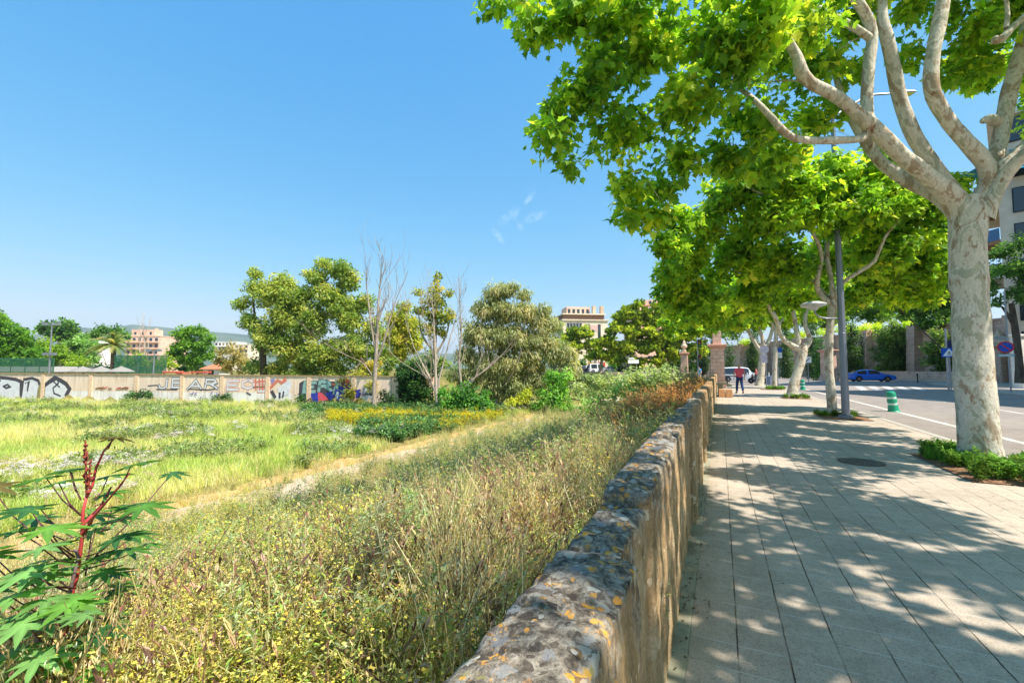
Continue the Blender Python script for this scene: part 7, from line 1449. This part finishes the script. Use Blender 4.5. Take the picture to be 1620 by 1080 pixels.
m = MB(); p_ = S(.55, 41.5); m.box((0, 0, .86), (1.5, .14, .1), 0, 1, .02); m.box((-.1, 0, .4), (.12, .1, .82)); m.box((-.1, 0, .03), (.4, .3, .06)); o = m.build('barrier_rail', DARKM); o.location = p_; tag(o, 'dark low barrier rail at the end of the pavement beside the gate pillar', 'barrier')

# ================================================================ cars
def car(name, label, loc, rz, paint, L=4.4, Wd=1.8, Ht=1.45, style='hatch', group=None, rims=None):
    """nose points to +x. Body lofted through stations, glasshouse inset above the belt"""
    t_ = thing(name, label, 'car', loc, rz, group)
    if style == 'van': up = [(0, .75), (.02, 1.0), (.05, .8 * Ht + .3), (.08, Ht * .97), (.3, Ht), (.55, Ht), (.68, Ht * .96), (.78, 1.12), (.88, 1.02), (.96, .9), (1, .62)]
    elif style == 'hatch': up = [(0, .55), (.015, .8), (.05, .98), (.09, 1.08), (.2, Ht * .93), (.32, Ht * .99), (.45, Ht), (.55, Ht * .97), (.69, 1.0), (.8, .92), (.92, .8), (.98, .68), (1, .52)]
    else: up = [(0, .6), (.02, .88), (.1, .96), (.2, 1.0), (.32, Ht * .96), (.45, Ht), (.55, Ht * .98), (.7, .98), (.85, .9), (.95, .78), (1, .55)]
    xs = np.linspace(0, 1, 41); top = np.interp(xs, [u[0] for u in up], [u[1] for u in up]); belt = np.where(xs < .5, .92, .92 - .06 * (xs - .5) * 2)
    V = []; n = 0; rows = []
    for i, x in enumerate(xs):
        e = min(x, 1 - x); pw_ = Wd / 2 * (1 - .16 * max(0, 1 - e / .10) ** 2); tz = top[i]; bz = min(belt[i], tz - .03); lowz = .22 + .1 * max(0, 1 - e / .06)
        wa1 = abs(x - .18) * L; wa2 = abs(x - .80) * L; arch = 0
        for d in (wa1, wa2):
            if d < .36: arch = max(arch, math.sqrt(.36 ** 2 - d ** 2) + .30)
        lz = max(lowz, arch); k = max(0, min(1, (tz - bz) / .5)); tw = pw_ * (1 - .24 * k)
        prof = [(pw_ * .9, lz), (pw_ * .985, lz + .05), (pw_, (lz + bz) / 2 + .02), (pw_ * .985, bz), (pw_ * (.97 - .15 * k), bz + (tz - bz) * .5), (tw, bz + (tz - bz) * .86), (tw * .82, tz - .012), (0, tz)]
        rows.append([((x - .5) * L, y, z) for y, z in prof] + [((x - .5) * L, -y, z) for y, z in reversed(prof[:-1])])
    A = np.array(rows); m_, k_ = A.shape[:2]; idx = np.arange(m_ * k_).reshape(m_, k_); Fq = np.stack([idx[:-1, :-1], idx[1:, :-1], idx[1:, 1:], idx[:-1, 1:]], -1).reshape(-1, 4)
    o = np_mesh('body', A.reshape(-1, 3), [Fq, idx[:1, ::-1], idx[-1:]], paint, t_, smooth=True); md = o.modifiers.new('edge', 'EDGE_SPLIT'); md.split_angle = R(42)
    m = MB(); m.box((0, 0, .34), (L * .93, Wd * .82, .26)); m.build('underbody', M('car_underside', lin(24, 24, 26), .9), t_)
    def strip(i0, i1, c0, c1, nm, off=.006):
        for s2 in (1, -1):
            q = A[i0:i1 + 1, [c0, c1]] * np.array([1, s2, 1]); q = q + np.array([0, s2 * off, .001]); mm = MB(); vs = [tuple(v) for r in q for v in r]; mm.add(vs, [(2 * i, 2 * i + 1, 2 * i + 3, 2 * i + 2) for i in range(len(q) - 1)]); mm.build(nm, GLASS, t_)
    g0, g1 = (4, 28) if style == 'van' else (6, 25); mid_ = (g0 + g1) // 2
    strip(g0, mid_ - 1, 3, 5, 'side_window'); strip(mid_ + 1, g1, 3, 5, 'side_window')
    fr = (27, 31) if style == 'van' else (22, 27)
    for nm, (i0, i1) in (('windscreen', fr), ('rear_window', (1, 3) if style == 'van' else (4, 8))):
        q = A[i0:i1 + 1, 6:9] * np.array([1, .98, 1]) + np.array([0, 0, .006]); vs = [tuple(v) for r in q for v in r]; mm = MB(); mm.add(vs, [(3 * i + j, 3 * i + j + 1, 3 * i + j + 4, 3 * i + j + 3) for i in range(len(q) - 1) for j in range(2)]); mm.build(nm, GLASS, t_)
    for fx in (.18, .80):
        for s2 in (1, -1):
            Mx = Matrix.Translation(((fx - .5) * L, s2 * (Wd / 2 - .12), .33)) @ Matrix.Rotation(math.pi / 2, 4, 'X'); mm = MB(); mm.lathe([(.2, -.1), (.31, -.1), (.33, -.07), (.33, .07), (.31, .1), (.2, .1)], n=22, M=Mx); wh = mm.build('wheel', M('tyre', lin(34, 33, 34), .9), t_)
            mm = MB(); mm.lathe([(.2, -.108), (.205, .0), (.2, .108)], n=18, M=Mx)
            for a in range(5): mm.box((0, 0, 0), (.05, .38, .05)) if False else mm.add([Mx @ (Matrix.Rotation(a * 1.2566, 4, 'Z') @ Vector(v)) for v in ((-.035, .02, .112), (.035, .02, .112), (.025, .2, .112), (-.025, .2, .112), (-.035, .02, -.112), (.035, .02, -.112), (.025, .2, -.112), (-.025, .2, -.112))], [(0, 1, 2, 3), (7, 6, 5, 4)])
            mm.build('rim', rims or STEEL, wh)
    for s2 in (1, -1):
        mm = MB(); mm.box(((.955 - .5) * L, s2 * Wd * .36, .72), (.26, .3, .13), s2 * -.35, .8, .03); mm.build('headlight', M('headlight_glass', lin(214, 222, 230), .15), t_)
        mm = MB(); mm.box(((.022 - .5) * L, s2 * Wd * .38, .82), (.12, .26, .14), 0, .9, .03); mm.build('tail_light', M('tail_red', lin(150, 24, 24), .3), t_)
        mm = MB(); mm.box(((.655 - .5) * L, s2 * (Wd / 2 + .07), 1.0), (.16, .18, .12), 0, .8, .03); mm.build('wing_mirror', paint, t_)
        for dx in (.36, .58): mm = MB(); mm.box(((dx - .5) * L - .3, s2 * (Wd / 2 - .004), .8), (.16, .03, .03)); mm.build('door_handle', paint, t_)
    mm = MB(); mm.box(((.99 - .5) * L, 0, .52), (.06, .7, .16), 0, 1, .02); mm.build('grille', DARKM, t_)
    return t_
def carpaint(name, c): return M(name, c, .28, .0, .04, 2, 0, .5, .6)
p_ = at(1376.5, 54.5); car('parked_car', 'bright blue hatchback crossing in front of the stone wall', (p_.x, p_.y, -.1), -TH * .75, carpaint('blue_paint', lin(20, 110, 220)), 4.6, 1.85, 1.46, 'hatch', None, M('bronze_rim', lin(150, 120, 96), .4, .4))
p_ = at(1171, 52.5); car('parked_car', 'white van shaped car passing behind the person in the red shirt', (p_.x, p_.y, -.1), -TH, carpaint('white_car_paint', lin(224, 226, 230)), 4.3, 1.8, 1.75, 'van')
WCP = carpaint('white_car_paint', lin(224, 226, 230))
for px, w, rz_, c, st, lab in ((899, 90, 2.6, WCP, 'hatch', 'white car at the left end of the bridge, nose down'), (947, 91, .1, WCP, 'van', 'white van parked in the middle of the bridge'), (968, 90, .0, carpaint('silver_paint', lin(176, 180, 186)), 'sedan', 'silver car at the right end of the bridge'), (931, 92, .1, carpaint('dark_car_paint', lin(52, 54, 60)), 'hatch', 'dark car on the bridge behind the two pedestrians')):
    p_ = at(px, w); car('parked_car', lab, (p_.x, p_.y, .55), rz_, c, 4.3, 1.75, 1.5 if st != 'van' else 1.95, st)
p_ = at(889, 93); t_ = thing('bus_shelter', 'dark framed glass shelter at the left end of the bridge', 'shelter', (p_.x, p_.y, .55)); m = MB(); m.box((0, 0, 2.3), (3.6, 1.5, .12)); m.build('roof', DARKM, t_)
for x in (-1.7, 0, 1.7): m = MB(); m.box((x, .6, 1.12), (.08, .08, 2.23)); m.build('post', DARKM, t_)
m = MB(); m.box((0, .68, 1.2), (3.3, .03, 1.7)); m.build('glass_panel', GLASS, t_)
for px, w, c, lab in ((936, 95, lin(226, 160, 60), 'yellow orange advertising panel on the bridge behind the pedestrians'), (952, 95, lin(220, 80, 60), 'red and white panel on the bridge above the white van')):
    p_ = at(px, w); t_ = thing('advert_panel', lab, 'panel', (p_.x, p_.y, .55)); m = MB(); m.box((0, 0, 2.2), (1.5, .2, 2.0), 0, 1, .03); m.build('board', M('advert_' + ('yellow' if px == 936 else 'red'), c, .6), t_); m = MB(); m.box((0, 0, .6), (.2, .18, 1.2)); m.build('leg', STEEL, t_)
    m = MB(); m.box((0, -.11, 2.6), (1.2, .02, .7)); m.build('white_field', SW, t_)
# motorbike by the farthest plane tree
def motorbike(label, loc, rz):
    t_ = thing('motorbike', label, 'motorbike', loc, rz); 
    for x in (-.62, .62):
        Mx = Matrix.Translation((x, 0, .3)) @ Matrix.Rotation(math.pi / 2, 4, 'X'); m = MB(); m.lathe([(.2, -.05), (.28, -.05), (.3, 0), (.28, .05), (.2, .05)], n=18, M=Mx); wh = m.build('wheel', M('tyre', lin(34, 33, 34), .9), t_); m = MB(); m.lathe([(.03, -.06), (.2, -.02), (.2, .02), (.03, .06)], n=14, M=Mx); m.build('rim', STEEL, wh)
    m = MB(); m.box((-.25, 0, .62), (.75, .28, .3), 0, .8, .06); m.box((.1, 0, .4), (.6, .26, .16), 0, 1, .04); m.box((.48, 0, .7), (.16, .34, .62), 0, .7, .05); m.tube([(.62, 0, .3), (.5, 0, .75), (.42, 0, 1.0)], .035, 6); m.build('body', M('scooter_black', lin(40, 40, 46), .35), t_)
    m = MB(); m.box((-.28, 0, .83), (.7, .26, .12), 0, .85, .04); m.build('saddle', DARKM, t_); m = MB(); m.tube([(.4, -.32, 1.05), (.44, 0, 1.0), (.4, .32, 1.05)], .02, 6); m.build('handlebar', DARKM, t_); m = MB(); m.lathe([(.02, 0), (.08, .02), (.08, .06)], (0, 0, 0), 12, Matrix.Translation((.55, 0, .92)) @ Matrix.Rotation(math.pi / 2, 4, 'Y')); m.build('headlight', M('headlight_glass', lin(214, 222, 230), .15), t_)
p_ = at(1198, 47); motorbike('black scooter parked behind the farthest plane tree trunk', (p_.x, p_.y, -.1), 2.6)

# ================================================================ people
def skin_mesh(name, verts, edges, radii, mat, parent, sub=2, root=0):
    me = bpy.data.meshes.new(name); me.from_pydata([tuple(v) for v in verts], edges, []); me.update(); me.materials.append(mat)
    o = bpy.data.objects.new(name, me); COL.objects.link(o); o.parent = parent
    sk_ = o.modifiers.new('skin', 'SKIN'); sk_.use_smooth_shade = True
    for i, sv in enumerate(me.skin_vertices[0].data): sv.radius = radii[i] if isinstance(radii[i], tuple) else (radii[i], radii[i]); sv.use_root = (i == root)
    ss = o.modifiers.new('subdivision', 'SUBSURF'); ss.levels = sub; ss.render_levels = sub; return o
SKINM = M('skin', lin(206, 156, 128), .6, var=.08)
def person(label, loc, rz, shirt, trousers, shoes, hair, stride=.22, arms=(.1, -.1), hgt=1.74, bald=False, sleeves='short'):
    """faces +y; left side is -x. One skinned body, clothes a little larger on top"""
    t_ = thing('person', label, 'person', loc, rz); k = hgt / 1.74; N = {}
    N['pelvis'] = (0, 0, .96); N['waist'] = (0, .005, 1.1); N['chest'] = (0, .0, 1.31); N['neck'] = (0, -.01, 1.47); N['jaw'] = (0, .02, 1.54); N['head'] = (0, .01, 1.63); N['crown'] = (0, 0, 1.69); N['nose'] = (0, .115, 1.60)
    for s2, nm, st, ar in ((-1, 'l', stride, arms[0]), (1, 'r', -stride, arms[1])):
        N[nm + 'sh'] = (s2 * .18, -.01, 1.415); N[nm + 'el'] = (s2 * .26, -.04 + ar * .3, 1.15); N[nm + 'wr'] = (s2 * .27, .05 + ar, .91); N[nm + 'pa'] = (s2 * .27, .075 + ar * 1.1, .84)
        for f in range(4): N[f'{nm}f{f}a'] = (s2 * .272, .05 + ar * 1.1 + f * .02, .79); N[f'{nm}f{f}b'] = (s2 * (.265 - .003 * f), .058 + ar * 1.1 + f * .021, .755 - .008 * (f in (1, 2)))
        N[nm + 'tha'] = (s2 * .255, .115 + ar * 1.1, .825); N[nm + 'thb'] = (s2 * .25, .125 + ar * 1.1, .795); N[nm + 'ea'] = (s2 * .082, .0, 1.615)
        N[nm + 'hi'] = (s2 * .085, 0, .9); N[nm + 'kn'] = (s2 * .1, st * .55 + .03, .51); N[nm + 'an'] = (s2 * .1, st - (.1 if st < 0 else 0), .1 + (.04 if st < 0 else 0)); N[nm + 'to'] = (s2 * .115, st + .15 - (.1 if st < 0 else 0), .04)
    names = list(N); ix = {n: i for i, n in enumerate(names)}; V = [Vector(N[n]) * k for n in names]
    E = [('pelvis', 'waist'), ('waist', 'chest'), ('chest', 'neck'), ('neck', 'jaw'), ('jaw', 'head'), ('head', 'crown'), ('head', 'nose')]
    for q in 'lr':
        E += [('chest', q + 'sh'), (q + 'sh', q + 'el'), (q + 'el', q + 'wr'), (q + 'wr', q + 'pa'), (q + 'pa', q + 'tha'), (q + 'tha', q + 'thb'), ('pelvis', q + 'hi'), (q + 'hi', q + 'kn'), (q + 'kn', q + 'an'), (q + 'an', q + 'to'), ('head', q + 'ea')]
        for f in range(4): E += [(q + 'pa', f'{q}f{f}a'), (f'{q}f{f}a', f'{q}f{f}b')]
    rd = {'pelvis': (.13, .1), 'waist': (.135, .1), 'chest': (.15, .105), 'neck': .055, 'jaw': .062, 'head': (.078, .09), 'crown': .06, 'nose': .012}
    for q in 'lr':
        rd.update({q + 'sh': .065, q + 'el': .042, q + 'wr': .028, q + 'pa': (.02, .036), q + 'tha': .011, q + 'thb': .009, q + 'hi': .088, q + 'kn': .058, q + 'an': .04, q + 'to': .032, q + 'ea': .014})
        for f in range(4): rd[f'{q}f{f}a'] = .0095; rd[f'{q}f{f}b'] = .008
    sc = lambda r: tuple(a * k for a in r) if isinstance(r, tuple) else r * k
    skin_mesh('body', V, [(ix[a], ix[b]) for a, b in E], [sc(rd[n]) for n in names], SKINM, t_)
    def sub(nm, keys, edges, rr, mat): i2 = {n: i for i, n in enumerate(keys)}; return skin_mesh(nm, [Vector(N[n]) * k for n in keys], [(i2[a], i2[b]) for a, b in edges], [sc(rr[n]) for n in keys], mat, t_)
    # shirt, hem hanging over the hips; sleeves to the elbow
    N['hem'] = (0, 0, .9); N['col'] = (0, -.01, 1.45)
    for s2, q in ((-1, 'l'), (1, 'r')):
        a = Vector(N[q + 'sh']); b = Vector(N[q + 'el']); N[q + 'sl'] = tuple(a + (b - a) * (.72 if sleeves == 'short' else 1)); c = Vector(N[q + 'wr']); N[q + 'cu'] = tuple(b + (c - b) * .9)
    keys = ['waist', 'hem', 'chest', 'col', 'lsh', 'lsl', 'rsh', 'rsl']; ed = [('hem', 'waist'), ('waist', 'chest'), ('chest', 'col'), ('chest', 'lsh'), ('lsh', 'lsl'), ('chest', 'rsh'), ('rsh', 'rsl')]
    rr = {'waist': (.185, .15), 'hem': (.18, .145), 'chest': (.19, .14), 'col': .075, 'lsh': .088, 'lsl': .07, 'rsh': .088, 'rsl': .07}
    if sleeves == 'long': keys += ['lcu', 'rcu']; ed += [('lsl', 'lcu'), ('rsl', 'rcu')]; rr.update({'lcu': .048, 'rcu': .048})
    sub('shirt', keys, ed, rr, shirt)
    for q in 'lr': a = Vector(N[q + 'kn']); b = Vector(N[q + 'an']); N[q + 'cf'] = tuple(a + (b - a) * .96)
    sub('trousers', ['pelvis', 'lhi', 'lkn', 'lcf', 'rhi', 'rkn', 'rcf'], [('pelvis', 'lhi'), ('lhi', 'lkn'), ('lkn', 'lcf'), ('pelvis', 'rhi'), ('rhi', 'rkn'), ('rkn', 'rcf')], {'pelvis': (.155, .125), 'lhi': .108, 'rhi': .108, 'lkn': .08, 'rkn': .08, 'lcf': .068, 'rcf': .068}, trousers)
    for q in 'lr':
        a = Vector(N[q + 'an']) * k; b = Vector(N[q + 'to']) * k; skin_mesh('shoe', [a + Vector((0, -.03, -.03)), (a + b) / 2 + Vector((0, 0, -.02)), b + Vector((0, .03, 0))], [(0, 1), (1, 2)], [.05, .052, .042], shoes, t_)
    hc = Vector(N['head']) * k
    m = MB(); vs = []
    for j in range(6):
        for i in range(14):
            th = j / 5 * (1.15 if bald else 1.75); a = i / 14 * 2 * math.pi; r = Vector((.098 * math.sin(th) * math.cos(a), .108 * math.sin(th) * math.sin(a), .104 * math.cos(th)))
            if r.y > .05 and r.z < .06: r = Vector((r.x, .05, max(r.z, .05)))
            vs.append(hc + Vector((0, -.012, .018)) + r * k)
    m.add(vs, [(j * 14 + i, j * 14 + (i + 1) % 14, j * 14 + 14 + (i + 1) % 14, j * 14 + 14 + i) for j in range(5) for i in range(14)]); m.build('hair', hair, t_, smooth=True)
    m = MB()
    for s2 in (-1, 1): m.lathe([(.002, -.008), (.009, 0), (.002, .008)], hc + Vector((s2 * .033, .086, .0)) * k, 8)
    m.box(hc + Vector((0, .083, -.062)) * k, (.045, .014, .01)); m.build('face_detail', M('dark_features', lin(70, 40, 36), .6), t_)
    return t_
CLO = lambda n, c: M('cloth_' + n, c, .9, var=.15, scale=14, bump=.3)
JEANS = CLO('dark_jeans', lin(38, 62, 104)); BSHOE = M('black_shoes', lin(26, 26, 28), .6); GHAIR = M('grey_hair', lin(170, 150, 136), .8); DHAIR = M('dark_hair', lin(52, 40, 34), .7)
p_ = G(1170.5, 622.3); person('person in red short sleeved shirt and dark blue jeans walking away along the pavement', (p_.x, p_.y, 0), -TH + .25, CLO('red', lin(232, 92, 108)), JEANS, BSHOE, GHAIR, .2, (.04, -.06), 1.78)
p_ = at(1106.5, 55); person('person in light blue top and pale trousers standing beyond the gate pillar', (p_.x, p_.y, .0), 2.4, CLO('light_blue', lin(70, 160, 214)), CLO('pale_trousers', lin(176, 188, 206)), BSHOE, DHAIR, .03, (.25, .2), 1.68)
p_ = at(1196, 46); person('person in pink top standing by the scooter behind the farthest plane tree', (p_.x, p_.y, -.1), 1.2, CLO('pink', lin(226, 110, 112)), CLO('grey_trousers', lin(96, 92, 96)), BSHOE, DHAIR, .05, (.2, .15), 1.7)
for px, sh, tr, lab in ((920, CLO('pale_pink', lin(226, 190, 190)), CLO('brown_trousers', lin(104, 76, 66)), 'person in pale pink top and brown trousers on the bridge'), (927, CLO('white', lin(220, 222, 236)), JEANS, 'person in white top and blue jeans on the bridge')):
    p_ = at(px, 87.5); person(lab, (p_.x, p_.y, .55), 1.3, sh, tr, BSHOE, DHAIR, .14, (.08, -.08), 1.72)

# ================================================================ air
def haze():
    m = MB(); m.box((0, 0, 198.5), (19000, 19000, 403)); t = NT('haze_air'); pv = t.n('ShaderNodeVolumePrincipled'); pv.inputs['Color'].default_value = (.86, .92, 1, 1); pv.inputs['Density'].default_value = .00014; pv.inputs['Anisotropy'].default_value = .2
    t.l(pv.outputs[0], t.out.inputs['Volume']); o = m.build('haze', t.m); o['kind'] = 'stuff'; o.display_type = 'WIRE'
haze()
